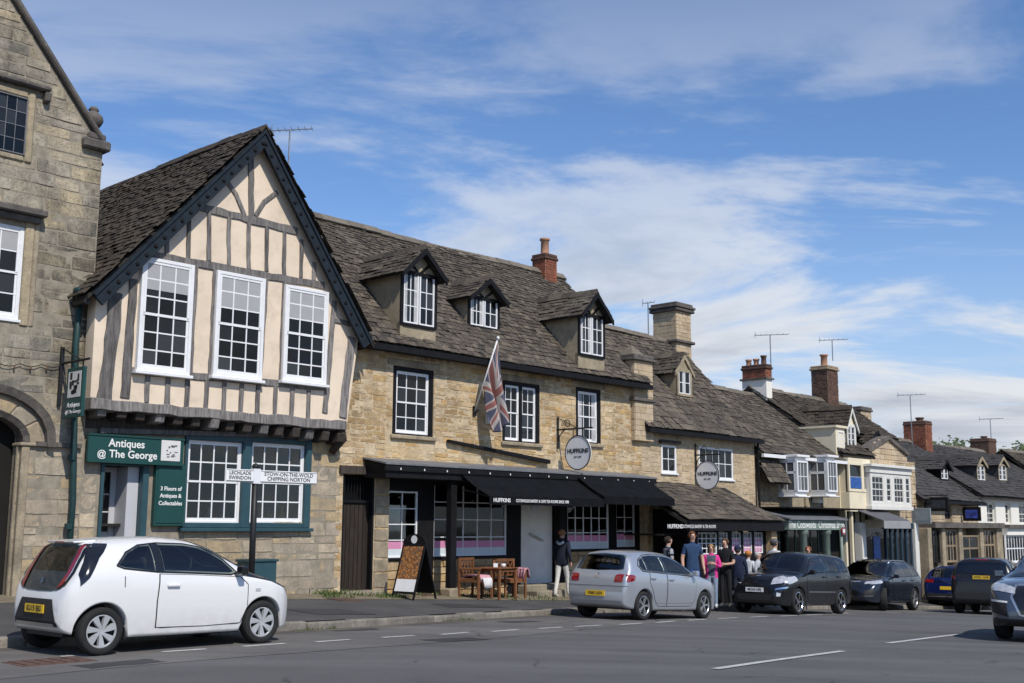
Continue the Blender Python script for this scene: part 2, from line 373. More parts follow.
def cells(mb, x0, x1, z0, z1, holes, y0, y1, mi=0):
    xs = sorted({x0, x1, *[min(max(h[k], x0), x1) for h in holes for k in (0, 1)]}); zs = sorted({z0, z1, *[min(max(h[k], z0), z1) for h in holes for k in (2, 3)]})
    for i in range(len(xs) - 1):
        j = 0
        while j < len(zs) - 1:
            cx = (xs[i] + xs[i + 1]) / 2
            inn = lambda jj: any(h[0] < cx < h[1] and h[2] < (zs[jj] + zs[jj + 1]) / 2 < h[3] for h in holes)
            if inn(j): j += 1; continue
            k = j
            while k + 1 < len(zs) - 1 and not inn(k + 1): k += 1
            mb.box(xs[i], xs[i + 1], y0, y1, zs[j], zs[k + 1], mi); j = k + 1
    return mb
SLV = [(0, 0, 0), (1, 0, 0), (1, 1, 0), (0, 1, 0), (.02, 0, 1), (.98, 0, 1), (1, 1, .35), (0, 1, .35)]
SLF = [(4, 5, 6, 7), (0, 1, 5, 4), (1, 2, 6, 5), (3, 0, 4, 7)]
_slm = {}
def slate_mesh(m):
    if m.name not in _slm: _slm[m.name] = MB().add(SLV, SLF).mesh('slate', m)
    return _slm[m.name]
def slates(roof, P, ua, us, la, ls, m, r, inside=None, row0=.21, row1=.13, wr=(.16, .34), nobj=0, th=.015, sag=.045, kind_name='slates'):
    """courses of slates over a roof slope: P corner at the eave, ua along, us up the slope, la/ls lengths"""
    ua, us = Vector(ua).normalized(), Vector(us).normalized(); n = ua.cross(us).normalized()
    if n.z < 0: n = -n
    P = Vector(P); b = -.04; J = MB(); cnt = 0
    while b < ls - .04:
        f = max(0, b) / ls; rh = row0 + (row1 - row0) * f; a = -r.uniform(0, .2)
        while a < la:
            wd = r.uniform(*wr) * (1 - .35 * f); c = (a + wd / 2, b + rh / 2)
            ok = (0 <= c[0] <= la) if inside is None else inside(*c)
            if ok:
                a0, a1 = max(a, -.03), min(a + wd, la + .03)
                z = sag * .5 * (1 + math.sin(a * .8 + b * .5)) + r.uniform(-.002, .013)
                o = P + ua * (a0 + .004) + us * (b + r.uniform(-.010, .010)) + n * (z + .02)
                ln = min(rh * 1.35, ls - b + .03); t = th * r.uniform(.75, 1.7); e0 = us * ln + n * (-.012)
                w_ = ua * (a1 - a0 - .008) + n * r.uniform(-.012, .012)
                if cnt < nobj and wd > .22:
                    cnt += 1; ob = bpy.data.objects.new('slate', slate_mesh(m))
                    link(ob, roof, Matrix(((w_.x, e0.x, n.x * t, o.x), (w_.y, e0.y, n.y * t, o.y), (w_.z, e0.z, n.z * t, o.z), (0, 0, 0, 1))))
                else: J.add([o + w_ * v[0] + e0 * v[1] + n * t * v[2] for v in SLV], SLF)
            a += wd
        b += rh
    # keep face winding outward whatever the slope
    ob = J.build(kind_name, m, roof, kind='stuff')
    if ua.cross(us).z < 0: ob.data.flip_normals()
    return ob
def ridge(roof, p, q, r, m=None, wd=.17):
    p, q = Vector(p), Vector(q); L = (q - p).length; d = (q - p).normalized(); s_ = d.cross(Vector((0, 0, 1))).normalized(); J = MB(); a = 0
    while a < L - .05:
        l = min(r.uniform(.35, .55), L - a); z = .03 * math.sin(a * .8) + r.uniform(-.01, .015)
        o = p + d * a + Vector((0, 0, z)); pr = [(-wd, -.10), (-wd + .03, -.13), (0, .02), (wd - .03, -.13), (wd, -.10), (0, .075)]
        J.prism([o + s_ * x_ + Vector((0, 0, zz)) for x_, zz in pr], d * (l - .012)); a += l
    return J.build('ridge_tiles', m or X['ridge'], roof)
PANE = {}
def pane_mesh(m):
    if m.name not in PANE: PANE[m.name] = MB().box(0, 1, 0, 1, 0, 1).mesh('pane', m)
    return PANE[m.name]
def window(par, x0, x1, z0, z1, y, cols, rows, fm=None, glass=None, fw=.06, bw=.022, depth=.07, sill=.05, sash=True, blind=0, name='window', sash_fw=.035, sillm=None, curtain=False):
    """frame in the y..y+depth slab facing -y; every pane a piece of its own"""
    fm = fm or X['white']; glass = glass or X['glass']
    b = MB(); b.box(x0, x0 + fw, y, y + depth, z0, z1); b.box(x1 - fw, x1, y, y + depth, z0, z1); b.box(x0 + fw, x1 - fw, y + .002, y + depth, z1 - fw, z1); b.box(x0 + fw, x1 - fw, y + .002, y + depth, z0, z0 + fw)
    o = b.build(name, fm, par); bevel(o, .006)
    ix0, ix1, iz0, iz1 = x0 + fw, x1 - fw, z0 + fw, z1 - fw
    g = MB(); zm = (iz0 + iz1) / 2; s2 = sash_fw
    if sash:
        g.box(ix0, ix1, y + .012, y + .05, zm - s2 * .55, zm + s2 * .55)
        for (za_, zb_, yy) in ((zm, iz1, .012), (iz0, zm, .028)):
            g.box(ix0, ix0 + s2, y + yy, y + yy + .03, za_, zb_); g.box(ix1 - s2, ix1, y + yy, y + yy + .03, za_, zb_)
        g.box(ix0, ix1, y + .014, y + .04, iz1 - s2, iz1); g.box(ix0, ix1, y + .026, y + .06, iz0, iz0 + s2 * 1.5)
    for i in range(1, cols):
        xx = ix0 + (ix1 - ix0) * i / cols; g.box(xx - bw / 2, xx + bw / 2, y + .022, y + .046, iz0, iz1)
    for j in range(1, rows):
        if sash and j * 2 == rows: continue
        zz = iz0 + (iz1 - iz0) * j / rows; g.box(ix0, ix1, y + .024, y + .044, zz - bw / 2, zz + bw / 2)
    if g.v: g.build('glazing_bars', fm, o)
    for i in range(cols):
        for j in range(rows):
            a = ix0 + (ix1 - ix0) * i / cols; c = iz0 + (iz1 - iz0) * j / rows; wx = (ix1 - ix0) / cols; wz = (iz1 - iz0) / rows
            bl = blind and j >= rows - blind
            if blind and bl and blind - int(blind) and j == rows - int(blind) - 1: bl = False
            p = bpy.data.objects.new('pane', pane_mesh(glass))
            ty, tz = rng.uniform(-.014, .014), rng.uniform(-.014, .014)
            link(p, o, Matrix(((wx, 0, 0, a), (ty * wx, .006, tz * wz, y + .036), (0, 0, wz, c), (0, 0, 0, 1))))
    if blind:
        bz = iz1 - (iz1 - iz0) * blind / rows
        MB().box(ix0, ix1, y + .0245, y + .027, bz, iz1).build('blind', X['blind'], o)
    if curtain:
        for a, bq in ((ix0, ix0 + (ix1 - ix0) * .24), (ix1 - (ix1 - ix0) * .22, ix1)):
            MB().box(a, bq, y + .0245, y + .027, iz0, iz1).build('curtain', X['curtain'], o)
    if sill: bevel(MB().box(x0 - .05, x1 + .05, y - .05, y + depth, z0 - sill, z0 - .001).build('sill', sillm or fm, o), .006)
    return o
def text(body, parent, P, xd, up, size, m, align='CENTER', name='lettering', ex=.002, squash=1., bold=0.):
    cu = bpy.data.curves.new('t', 'FONT'); cu.body = body; cu.size = size; cu.align_x = align; cu.align_y = 'CENTER'; cu.extrude = ex; cu.offset = bold; cu.space_line = .95; cu.resolution_u = 3
    to = bpy.data.objects.new('t', cu); COL.objects.link(to)
    dg = bpy.context.evaluated_depsgraph_get(); me = bpy.data.meshes.new_from_object(to.evaluated_get(dg)); bpy.data.objects.remove(to); bpy.data.curves.remove(cu)
    me.materials.clear(); me.materials.append(m); me.name = name
    o = bpy.data.objects.new(name, me); xd = Vector(xd).normalized() * squash; up = Vector(up).normalized(); n = xd.normalized().cross(up)
    link(o, parent, Matrix(((xd.x, up.x, n.x, P[0]), (xd.y, up.y, n.y, P[1]), (xd.z, up.z, n.z, P[2]), (0, 0, 0, 1)))); return o
def gabled_roof(par, u0, u1, ye, ze, yr, zr, r, m, yback=None, over=.0, nobj=0, ridge_on=True, **kw):
    """ridge along the street: front slope dressed with slates, back slope plain"""
    yb = yback if yback is not None else 2 * yr - ye
    b = MB(); t = .10
    b.prism([(u0, ye, ze - t), (u0, yr, zr - t * 1.2), (u0, yb, ze - t), (u0, yb, ze), (u0, yr, zr), (u0, ye, ze)], (u1 - u0, 0, 0))
    rf = b.build('roof', X['under'], par)
    s_ = Vector((0, yr - ye, zr - ze)); ls = s_.length
    slates(rf, (u0, ye, ze), (1, 0, 0), s_, u1 - u0, ls, m, r, nobj=nobj, **kw)
    sb = Vector((0, yr - yb, zr - ze)); slates(rf, (u0, yb, ze), (1, 0, 0), sb, u1 - u0, sb.length, m, r, row0=.34, row1=.28, wr=(.4, .7))
    if ridge_on: ridge(rf, (u0, yr, zr + .05), (u1, yr, zr + .05), r)
    return rf
def dormer(par, u0, u1, yf, z0, ze, za, slope, r, wallm, trim, slm, win, cols=4, rows=3, timber=True, over=.22, name='dormer', fw=.04):
    """slope = (ye, ze, tan) of the main roof behind; win=(z0,z1) of the window"""
    ye, zE, tn = slope; back = lambda z: ye + (z - zE) / tn
    um = (u0 + u1) / 2; b = MB()
    # cheeks and front
    for (a, c) in ((u0, u0 + .12), (u1 - .12, u1)):
        b.prism([(a, yf + .02, z0), (a, max(yf + .05, back(z0) + .12), z0), (a, back(ze) + .25, ze), (a, yf + .02, ze)], (c - a, 0, 0))
    b.prism([(u0, yf, z0), (u1, yf, z0), (u1, yf, win[0]), (u0, yf, win[0])], (0, .12, 0))
    b.prism([(u0, yf, win[1]), (u1, yf, win[1]), (u1, yf, ze), (um, yf, za - .06), (u0, yf, ze)], (0, .12, 0))
    d = b.build(name, wallm, par)
    hw = (u1 - u0) / 2; k = (za - ze) / hw; eo = .14
    rb = MB(); yb = back(za) + .35; ybe = back(ze - eo * k) + .2
    for sgn in (-1, 1):
        e = um + sgn * (hw + eo); zz = ze - eo * k
        rb.hull8([(um, yf - over, za - .05), (e, yf - over, zz - .05), (e, ybe, zz - .05), (um, yb, za - .05)], [(um, yf - over, za + .01), (e, yf - over, zz + .01), (e, ybe, zz + .01), (um, yb, za + .01)])
    rf = rb.build('roof', X['under'], d)
    for sgn in (-1, 1):
        e = um + sgn * (hw + eo); zz = ze - eo * k; L = Vector((um - e, 0, za - zz)); la = yb - yf + over
        le = ybe - yf + over
        slates(rf, (e, yf - over, zz), (0, 1, 0), L, la, L.length, slm, r, inside=lambda a, bb, le=le, la=la, ll=L.length: 0 <= a <= le + (la - le) * max(0, bb) / ll, sag=.01, row0=.17, row1=.13)
    ridge(rf, (um, yf - over, za + .05), (um, yb - .15, za + .05), r, slm, .12)
    # barge boards + frame
    t = MB()
    for sgn in (-1, 1):
        e = um + sgn * (hw + eo); zz = ze - eo * k
        t.prism([(um, yf - over - .03, za + .02), (e, yf - over - .03, zz + .02), (e, yf - over - .03, zz - .11), (um, yf - over - .03, za - .13)], (0, .045, 0))
    t.build('barge_board', trim, d)
    f = MB(); f.box(u0 - .01, u0 + .07, yf - .03, yf, win[0] - .06, ze); f.box(u1 - .07, u1 + .01, yf - .03, yf, win[0] - .06, ze); f.box(u0 + .07, u1 - .07, yf - .028, yf, ze - .10, ze - .01); f.box(u0 + .07, u1 - .07, yf - .04, yf, win[0] - .07, win[0])
    if timber:
        q = za - .12
        for sgn in (-1, 1):
            f.prism([(um + sgn * .02, yf - .026, ze), (um + sgn * .10, yf - .026, ze), (um + sgn * hw * .62, yf - .026, ze + (za - ze) * .36), (um + sgn * hw * .52, yf - .026, ze + (za - ze) * .42)], (0, .026, 0))
    f.build('trim', trim, d)
    c2 = cols // 2; g = .015
    window(d, u0 + .07, um - g, win[0], win[1], yf - .02, c2, rows, fw=fw, sash=False, sill=0, curtain=True); window(d, um + g, u1 - .07, win[0], win[1], yf - .02, c2, rows, fw=fw, sash=False, sill=0)
    return d
def rectcourse(mb, x0, x1, y0, y1, z0, z1, ch, r, ll=(.2, .45)):
    """stones/bricks round a stack: slightly proud blocks on the four faces"""
    z = z0
    while z < z1 - .02:
        h = min(ch * r.uniform(.85, 1.15), z1 - z)
        for (ax, a0, a1, c) in (('x', x0, x1, y0), ('x', x0, x1, y1), ('y', y0, y1, x0), ('y', y0, y1, x1)):
            a = a0 - r.uniform(0, ll[0])
            while a < a1:
                l = r.uniform(*ll); p, q = max(a, a0), min(a + l, a1); d = r.uniform(.006, .022)
                if q - p > .03:
                    s_ = -1 if c in (y0, x0) else 1; lo, hi = sorted((c - s_ * .02, c + s_ * d))
                    if ax == 'x': mb.box(p + .004, q - .004, lo, hi, z + .004, z + h - .006)
                    else: mb.box(lo, hi, p + .004, q - .004, z + .004, z + h - .006)
                a += l
        z += h
def chimney(par, u0, u1, y0, y1, z0, z1, bodym, r, capm=None, bands=(), pots=(), ch=.16, ll=(.2, .45), name='chimney', cap=.12):
    b = MB(); b.box(u0, u1, y0, y1, z0, z1); o = b.build(name, X['mortar'], par)
    J = MB(); rectcourse(J, u0, u1, y0, y1, z0, z1, ch, r, ll); J.build('masonry', bodym, o, kind='stuff')
    capm = capm or bodym
    c = MB(); c.box(u0 - cap, u1 + cap, y0 - cap, y1 + cap, z1 - .02, z1 + .07); c.box(u0 - cap * .5, u1 + cap * .5, y0 - cap * .5, y1 + cap * .5, z1 + .071, z1 + .17); bevel(c.build('cap', capm, o), .02)
    for zb in bands: bevel(MB().box(u0 - cap * .8, u1 + cap * .8, y0 - cap * .8, y1 + cap * .8, zb, zb + .10).build('string_course', capm, o), .02)
    for (pu, py_, rr, h, pm) in pots:
        MB().lathe([(rr * .9, z1 + .1), (rr, z1 + .14), (rr * .85, z1 + .2), (rr * .8, z1 + h - .08), (rr * 1.05, z1 + h - .06), (rr * 1.05, z1 + h), (rr * .8, z1 + h), (rr * .75, z1 + h - .1), (0, z1 + h - .1)], (pu, py_, 0), 14).build('chimney_pot', pm, o, True)
    return o
def aerial(label, px, py_tip, py_base, y, arm, yaw=0., els=7):
    u, zt = A.uz(px, py_tip, y); _, zb = A.uz(px, py_base, y); t = fthing('television_aerial', label, 'aerial', u, zb, y, 'rooftop aerials')
    MB().tube([(u, y, zb - .2), (u, y, zt + .02)], .022, 6).build('mast', X['steel'], t)
    c, s_ = math.cos(yaw), math.sin(yaw); b = MB(); b.tube([(u - arm * .45 * c, y - arm * .45 * s_, zt - .02), (u + arm * .55 * c, y + arm * .55 * s_, zt + .03)], .014, 6).build('boom', X['steel'], t)
    e = MB()
    for k in range(els):
        f = -.45 + k / (els - 1) * 1.0; q = .17 * (1.4 if k == 0 else 1); p = Vector((u + arm * f * c, y + arm * f * s_, zt + f * .05 + .02)); e.tube([p + Vector((-s_ * q, c * q, 0)), p + Vector((s_ * q, -c * q, 0))], .007, 5)
    e.tube([(u - arm * .45 * c, y - arm * .45 * s_, zt - .14), (u - arm * .45 * c, y - arm * .45 * s_, zt + .14)], .01, 5)
    e.build('elements', X['steel'], t); return t

# ------------------------------------------------------------------ ground, road, pavement
def street_vec(t, sx_, sy_):
    g = N(t, 'ShaderNodeNewGeometry'); mp = N(t, 'ShaderNodeMapping'); mp.inputs['Rotation'].default_value = (0, 0, -rad(52)); mp.inputs['Scale'].default_value = (sx_, sy_, 1); t.links.new(g.outputs['Position'], mp.inputs[0]); return mp.outputs[0]
def cracks(t, scale, lo, mask_scale, amount):
    g = N(t, 'ShaderNodeNewGeometry'); nz = N(t, 'ShaderNodeTexNoise'); nz.inputs['Scale'].default_value = 2.2; nz.inputs['Detail'].default_value = 5; t.links.new(g.outputs['Position'], nz.inputs['Vector'])
    ad = N(t, 'ShaderNodeVectorMath', operation='MULTIPLY_ADD'); t.links.new(nz.outputs['Color'], ad.inputs[0]); ad.inputs[1].default_value = (.7, .7, 0); t.links.new(g.outputs['Position'], ad.inputs[2])
    v = N(t, 'ShaderNodeTexVoronoi', feature='DISTANCE_TO_EDGE'); v.inputs['Scale'].default_value = scale; t.links.new(ad.outputs[0], v.inputs['Vector'])
    e = rng_(t, v.outputs[0], 0, lo, 1, 0); mk = rng_(t, noise(t, mask_scale, 3), .50, .60, 0, amount); mm = N(t, 'ShaderNodeMath', operation='MULTIPLY'); t.links.new(e, mm.inputs[0]); t.links.new(mk, mm.inputs[1]); return mm.outputs[0]
def asphalt(name, lo, hi, dark, crack, speck):
    m, t, b = nodes(name); b.inputs['Roughness'].default_value = .9; b.inputs['Specular IOR Level'].default_value = .22
    c = mixc(t, rng_(t, noise(t, .5, 6, .65), .3, .7), lo, hi)
    c = mixc(t, rng_(t, noise(t, 1.0, 5, .6, street_vec(t, .06, .9)), .42, .66, 0, .55), c, tuple(x * 1.28 for x in hi))          # wheel-polished streaks along the street
    c = mixc(t, rng_(t, noise(t, 1.4, 6, .7, street_vec(t, .12, 1.4)), .58, .72, 0, .55), c, dark)
    c = mixc(t, rng_(t, noise(t, 150, 3, .6), .35, .75), mixc(t, 1, c, (.68, .68, .68), 'MULTIPLY'), mixc(t, 1, c, (1.5, 1.5, 1.5), 'MULTIPLY'))
    c = mixc(t, rng_(t, noise(t, 2.6, 9, .8), .60, .70, 0, .5), c, dark)
    c = mixc(t, rng_(t, noise(t, 6, 4, .6), .70, .76, 0, speck), c, tuple(x * 2 for x in hi))
    c = mixc(t, cracks(t, .55, .016, .35, crack), c, (.018, .018, .018))
    t.links.new(c, b.inputs['Base Color']); bumpn(t, b, noise(t, 130, 4, .7), .5, .012); return m
X['asphalt'] = asphalt('asphalt', (.092, .091, .090), (.124, .122, .119), (.063, .062, .061), .65, .12)
X['worn'] = asphalt('worn_asphalt', (.10, .094, .090), (.150, .142, .133), (.062, .058, .055), 1.0, .35)
X['patch'] = asphalt('patch_asphalt', (.045, .044, .045), (.058, .057, .057), (.035, .035, .035), .2, .05)
X['grit'] = asphalt('gutter_grit', (.085, .075, .062), (.13, .115, .095), (.045, .040, .034), .3, .5)
m, t, b = nodes('pavement_tarmac'); b.inputs['Roughness'].default_value = .9; b.inputs['Specular IOR Level'].default_value = .2
c = mixc(t, rng_(t, noise(t, .9, 6, .65), .3, .7), (.066, .064, .063), (.102, .098, .095))
c = mixc(t, rng_(t, noise(t, 140, 3, .6), .35, .75), mixc(t, 1, c, (.7, .7, .7), 'MULTIPLY'), mixc(t, 1, c, (1.4, 1.4, 1.4), 'MULTIPLY'))
t.links.new(c, b.inputs['Base Color']); bumpn(t, b, noise(t, 120, 4, .7), .5, .012); X['tarmac'] = m
X['kerb'] = stone('kerb_stone', [(.26, .235, .20), (.31, .28, .23), (.22, .20, .175)], (.10, .09, .08), .5, 2.5)
X['flag'] = stone('paving_flag', [(.30, .265, .20), (.36, .315, .235), (.25, .225, .18)], (.12, .105, .085), .5, 1.5)
X['verge'] = stone('gravelly_verge', [(.27, .23, .16), (.27, .23, .16)], (.12, .10, .07), .6, 2.5, .8, .35)
X['earth'] = mat('earth', (.10, .095, .075), .95, .3, .2)
KP = [Vector(p) for p in ((-44.0, -38.0), (-6.45, 14.3), (-3.15, 17.5), (.2, 24.0), (1.75, 26.9), (6.7, 33.0), (13.4, 40.5), (22.6, 50.2), (60.0, 89.0))]
KS = [0]
for p, q in zip(KP, KP[1:]): KS.append(KS[-1] + (q - p).length)
def kerb_at(s):
    for i in range(len(KP) - 1):
        if s <= KS[i + 1] or i == len(KP) - 2: return KP[i] + (KP[i + 1] - KP[i]) * ((s - KS[i]) / (KS[i + 1] - KS[i]))
def kerb_smooth(s): return (kerb_at(s - 1.6) + kerb_at(s) * 2 + kerb_at(s + 1.6)) / 4
def kdist(X_, Y_):
    P = Vector((X_, Y_)); best = (1e9, 0)
    for i in range(len(KP) - 1):
        d = KP[i + 1] - KP[i]; f = max(0, min(1, (P - KP[i]).dot(d) / d.length_squared)); Q = KP[i] + d * f; dd = (P - Q).length
        if dd < best[0]: best = (dd, d.x * (P - Q).y - d.y * (P - Q).x)
    return best[0] * (1 if best[1] > 0 else -1)
def PZ(X_, Y_):                   # pavement: kerb upstand, then a gentle rise to the house fronts
    dk = max(0, kdist(X_, Y_)); df = max(.01, -(Vector((X_, Y_)) - A.O).dot(A.N)); f = dk / (dk + df)
    return RZ(X_, Y_) + .12 + .21 * f
def strip(name, edges, zf, m, kind='structure'):
    """sheet between two or more rails sampled alike"""
    b = MB(); n = len(edges[0]); k = len(edges)
    for i in range(n):
        for e in edges: b.v.append((e[i].x, e[i].y, zf(e[i].x, e[i].y)))
    for i in range(n - 1):
        for j in range(k - 1): b.f.append((i * k + j, i * k + j + 1, (i + 1) * k + j + 1, (i + 1) * k + j)); b.m.append(0)
    me = b.mesh(name, m, True)
    if me.polygons[0].normal.z < 0: me.flip_normals()
    o = bpy.data.objects.new(name, me); link(o, None); o['kind'] = kind; return o
b = MB(); xs = [-1500, -400, -150, -80] + list(range(-60, 121, 6)) + [160, 250, 500, 1500]; ys = [-600, -150, -60] + list(range(-40, 141, 6)) + [180, 300, 600, 1800]
for y in ys:
    for x in xs: b.v.append((x, y, RZ(x, y) - .05))
nx = len(xs)
for j in range(len(ys) - 1):
    for i in range(nx - 1): b.f.append((j * nx + i, j * nx + i + 1, (j + 1) * nx + i + 1, (j + 1) * nx + i)); b.m.append(0)
b.build('ground', X['earth'], smooth=True)['kind'] = 'structure'
SS = [20 + i * .8 for i in range(int((KS[-1] - 25) / .8))]
kc = [kerb_smooth(s) for s in SS]
kn = []
for s in SS:
    d = (kerb_smooth(s + .5) - kerb_smooth(s - .5)).normalized(); kn.append(Vector((-d.y, d.x)))
offs = lambda q: [p + n * q for p, n in zip(kc, kn)]
def facade_side(q): return q
strip('road', [offs(q) for q in (-14, -9, -6, -4, -2, 0, .05)], lambda x, y: RZ(x, y), X['asphalt'])
strip('parking_strip', [offs(q) for q in (-2.75, -1.4, .06)], lambda x, y: RZ(x, y) + .004, X['worn'])
strip('gutter', [offs(q) for q in (-.30, -.12, .05)], lambda x, y: RZ(x, y) + .007, X['grit'])
strip('far_pavement', [offs(q) for q in (-14.0, -14.02, -24)], lambda x, y: RZ(x, y) + (.12 if True else 0), X['tarmac'])
def fac_pts(y):
    res = []
    for p, n in zip(kc, kn):
        # walk from the kerb towards the fronts
        den = n.dot(A.N); tq = ((A.O + A.N * y) - p).dot(A.N) / den; res.append(p + n * max(tq, .4))
    return res
fp = fac_pts(.25)
strip('pavement', [[p + (q - p) * f for p, q in zip(offs(.14), fp)] for f in (0, .2, .4, .6, .8, 1)], PZ, X['tarmac'])
strip('verge', [[p + (q - p) * f for p, q in zip(fac_pts(-1.25), fp)] for f in (0, .5, 1)], lambda x, y: PZ(x, y) + .005, X['verge'])
# kerb stones, one by one along the pavement
kt = thing('kerb', 'worn grey stone kerb edging the pavement in front of the shops', 'kerb', (-3.1, 17.4, .1)); OFF[kt.name] = Vector((-3.1, 17.4, .1))
s = KS[1] - 4.0; r5 = random.Random(5)
while s < KS[7]:
    l = r5.uniform(.75, 1.05); p, q = kerb_smooth(s), kerb_smooth(s + l); d = (q - p).normalized(); n = Vector((-d.y, d.x)); z = RZ(*p); z2 = RZ(*q)
    jj = r5.uniform(-.012, .012); b = MB()
    c4 = [p + n * (jj), q - d * .012 + n * (jj + r5.uniform(-.008, .008)), q - d * .012 + n * .15, p + n * .15]
    hts = [z + .12, z2 + .12, z2 + .125, z + .125]; dz = r5.uniform(-.012, .012)
    b.hull8([(v.x, v.y, h - .3) for v, h in zip(c4, hts)], [(v.x, v.y, h + dz) for v, h in zip(c4, hts)])
    bevel(b.build('kerb_stone', X['kerb'], kt), .025, 2); s += l
# tarmac repairs
def road_patch(px, py, lx, ly, rz, zf=RZ, off=.0065):
    p = ground(px, py, 0, zf); r_ = random.Random(int(px)); b = MB(); c_, s_ = math.cos(rz), math.sin(rz); n = 6
    ed = [(-lx + 2 * lx * i / n, -ly) for i in range(n)] + [(lx, -ly + 2 * ly * i / n) for i in range(n)] + [(lx - 2 * lx * i / n, ly) for i in range(n)] + [(-lx, ly - 2 * ly * i / n) for i in range(n)]
    for x_, y_ in ed:
        x_ += r_.uniform(-.04, .04); y_ += r_.uniform(-.04, .04); q = (p.x + x_ * c_ - y_ * s_, p.y + x_ * s_ + y_ * c_); b.v.append((*q, zf(*q) + off))
    b.v.append((p.x, p.y, zf(p.x, p.y) + off)); k = len(b.v) - 1
    for i in range(k): b.f.append((k, i, (i + 1) % k)); b.m.append(0)
    o = b.build('road_patch', X['patch']); o['kind'] = 'structure'
for a_ in ((455, 640, .5, .22), (120, 664, .45, .2), (350, 630, .45, .25), (520, 622, .5, .2)): road_patch(*a_, A.rot)
road_patch(470, 606, .8, .35, A.rot, PZ); road_patch(330, 612, .6, .5, A.rot, PZ)
# painted bay dashes and centre line: thin sheets following the road
X['paint'] = mat('road_paint', (.50, .50, .485), .85, .2, 9, .3, 90, grime=.95)
def dash(name, pts, wd, off=.009):
    pts = [Vector(p) for p in pts]; d = (pts[-1] - pts[0]).normalized(); n = Vector((-d.y, d.x)) * wd / 2; b = MB(); k = 6
    for i in range(k + 1):
        p = pts[0] + (pts[-1] - pts[0]) * i / k
        for s_ in (1, -1): q = p.to_2d() + n.to_2d() * s_; b.v.append((q.x, q.y, RZ(q.x, q.y) + off))
    for i in range(k): b.f.append((2 * i, 2 * i + 1, 2 * i + 3, 2 * i + 2)); b.m.append(0)
    me = b.mesh(name, X['paint']); 
    if me.polygons[0].normal.z < 0: me.flip_normals()
    o = bpy.data.objects.new(name, me); link(o, None); o['kind'] = 'structure'; return o
for (a, b_) in (((60, 657), (92, 655.5)), ((162, 652.5), (206, 649.5)), ((243, 647), (285, 644)), ((316, 642.5), (350, 640)), ((382, 638), (414, 636)), ((441, 635), (468, 632.8)), ((492, 632), (518, 630)), ((539, 629), (562, 627.5)), ((576, 627), (602, 625.5)), ((620, 625), (642, 623.5)), ((656, 623), (675, 621.5)), ((688, 620.8), (706, 619.5)), ((718, 619), (738, 618)), ((750, 617.6), (768, 616.6)), ((780, 616.5), (797, 615.6)), ((806, 615.4), (822, 614.6)), ((832, 614.2), (848, 613.2))):
    dash('bay_marking', [ground(*a), ground(*b_)], .10)
for (a, b_) in (((715, 669.5), (843, 651.5)), ((888, 643.6), (960, 634.5))): dash('centre_line', [ground(*a), ground(*b_)], .11)
dash('centre_line', [ground(560, 690), ground(430, 709)], .11)
# ================================================================== stone gabled house (far left)
rs = random.Random(11)
uz, U, Z = A.uz, A.u, A.z
def gz(u, y=-.1): q = A.xy(u, y); return PZ(q.x, q.y)
uR = U(103, 150, -.05); kz = Z(100, 148, -.05)
sl_u, sl_z = uz(10, 0, -.05); k0u = U(99, 147, -.05)
tanL = (sl_z - kz) / (k0u - sl_u); uC = -8.35; zA = kz + (k0u - uC) * tanL; uL0 = 2 * uC - uR
T = fthing('stone_house', 'grey weathered stone gabled house with arched doorway and ball finial', 'house', uR - 1, gz(uR), -.05)
y0 = -.05
cu1, cz0 = uz(24, 156, y0); cz1 = Z(24, 98, y0); cu0 = cu1 - 1.25                     # stone casement
su1, sz0 = uz(19, 320, y0); sz1 = Z(19, 226, y0); su0 = su1 - 1.12                    # sash
au1, az = uz(24, 446, y0); au0 = au1 - 1.75                                           # arched doorway
az_top = Z(0, 405, y0)
holes = [(cu0, cu1, cz0, cz1), (su0, su1, sz0, sz1), (au0, au1, -2, az + .48)]
mirr = [(2 * uC - su1, 2 * uC - su0, sz0, sz1)]
b = MB(); cells(b, uL0, uR, -1.2, kz, holes + mirr, y0 + .013, y0 + .55)
xl = lambda z: (uL0, uR) if z < kz else (uC - (zA - z) / tanL, uC + (zA - z) / tanL)
# gable triangle in slabs around the casement
zz = kz
b.prism([(uL0, y0 + .10, kz), (cu0, y0 + .10, kz), (cu0, y0 + .10, min(cz1, xl(0) and 99)), (cu0, y0 + .10, kz + (cu0 - uL0) * tanL)], (0, .45, 0)) if False else None
b.prism([(uL0, y0 + .015, kz), (uR, y0 + .015, kz), (uC, y0 + .015, zA)], (0, .52, 0))
wl = b.build('wall', X['mortarL'], T)
MB().box(uL0, uL0 + .4, y0 + .1, 9, -1.2, kz).box(uR - .4, uR - .002, y0 + .551, 9, -1.2, kz).build('side_wall', X['stoneL'], T)
# arch: stones keep clear of the curve by testing a radius
acx = (au0 + au1) / 2; ahw = (au1 - au0) / 2
rects = rects_wall(uL0, uR, .0, kz, (.19, .34), (.38, .85), holes + mirr + [(au0 - .36, au1 + .36, az - .02, az + .55), (acx - .8, acx + .8, az + .5, az + .86)], rs) + rects_wall(uL0, uR, kz, zA - .3, (.15, .26), (.3, .7), [(cu0 - .16, cu1 + .16, kz - .2, cz1 + .2)], rs, xl)
vis = lambda q: q[1] > U(-30, 300)
low = [q for q in rects if q[2] < 3.0 and vis(q)]; hi = [q for q in rects if not (q[2] < 3.0 and vis(q))]
lowo = [q for q in low]; hio = [q for q in hi if vis(q)]; rest = [q for q in hi if not vis(q)]
stonework(wl, lowo, X['stoneL_low'], y0, .07, 110, rs); stonework(wl, hio, X['stoneL'], y0, .07, 185, rs)
stonework(wl, rest, X['stoneL'], y0, .07, 0, rs)
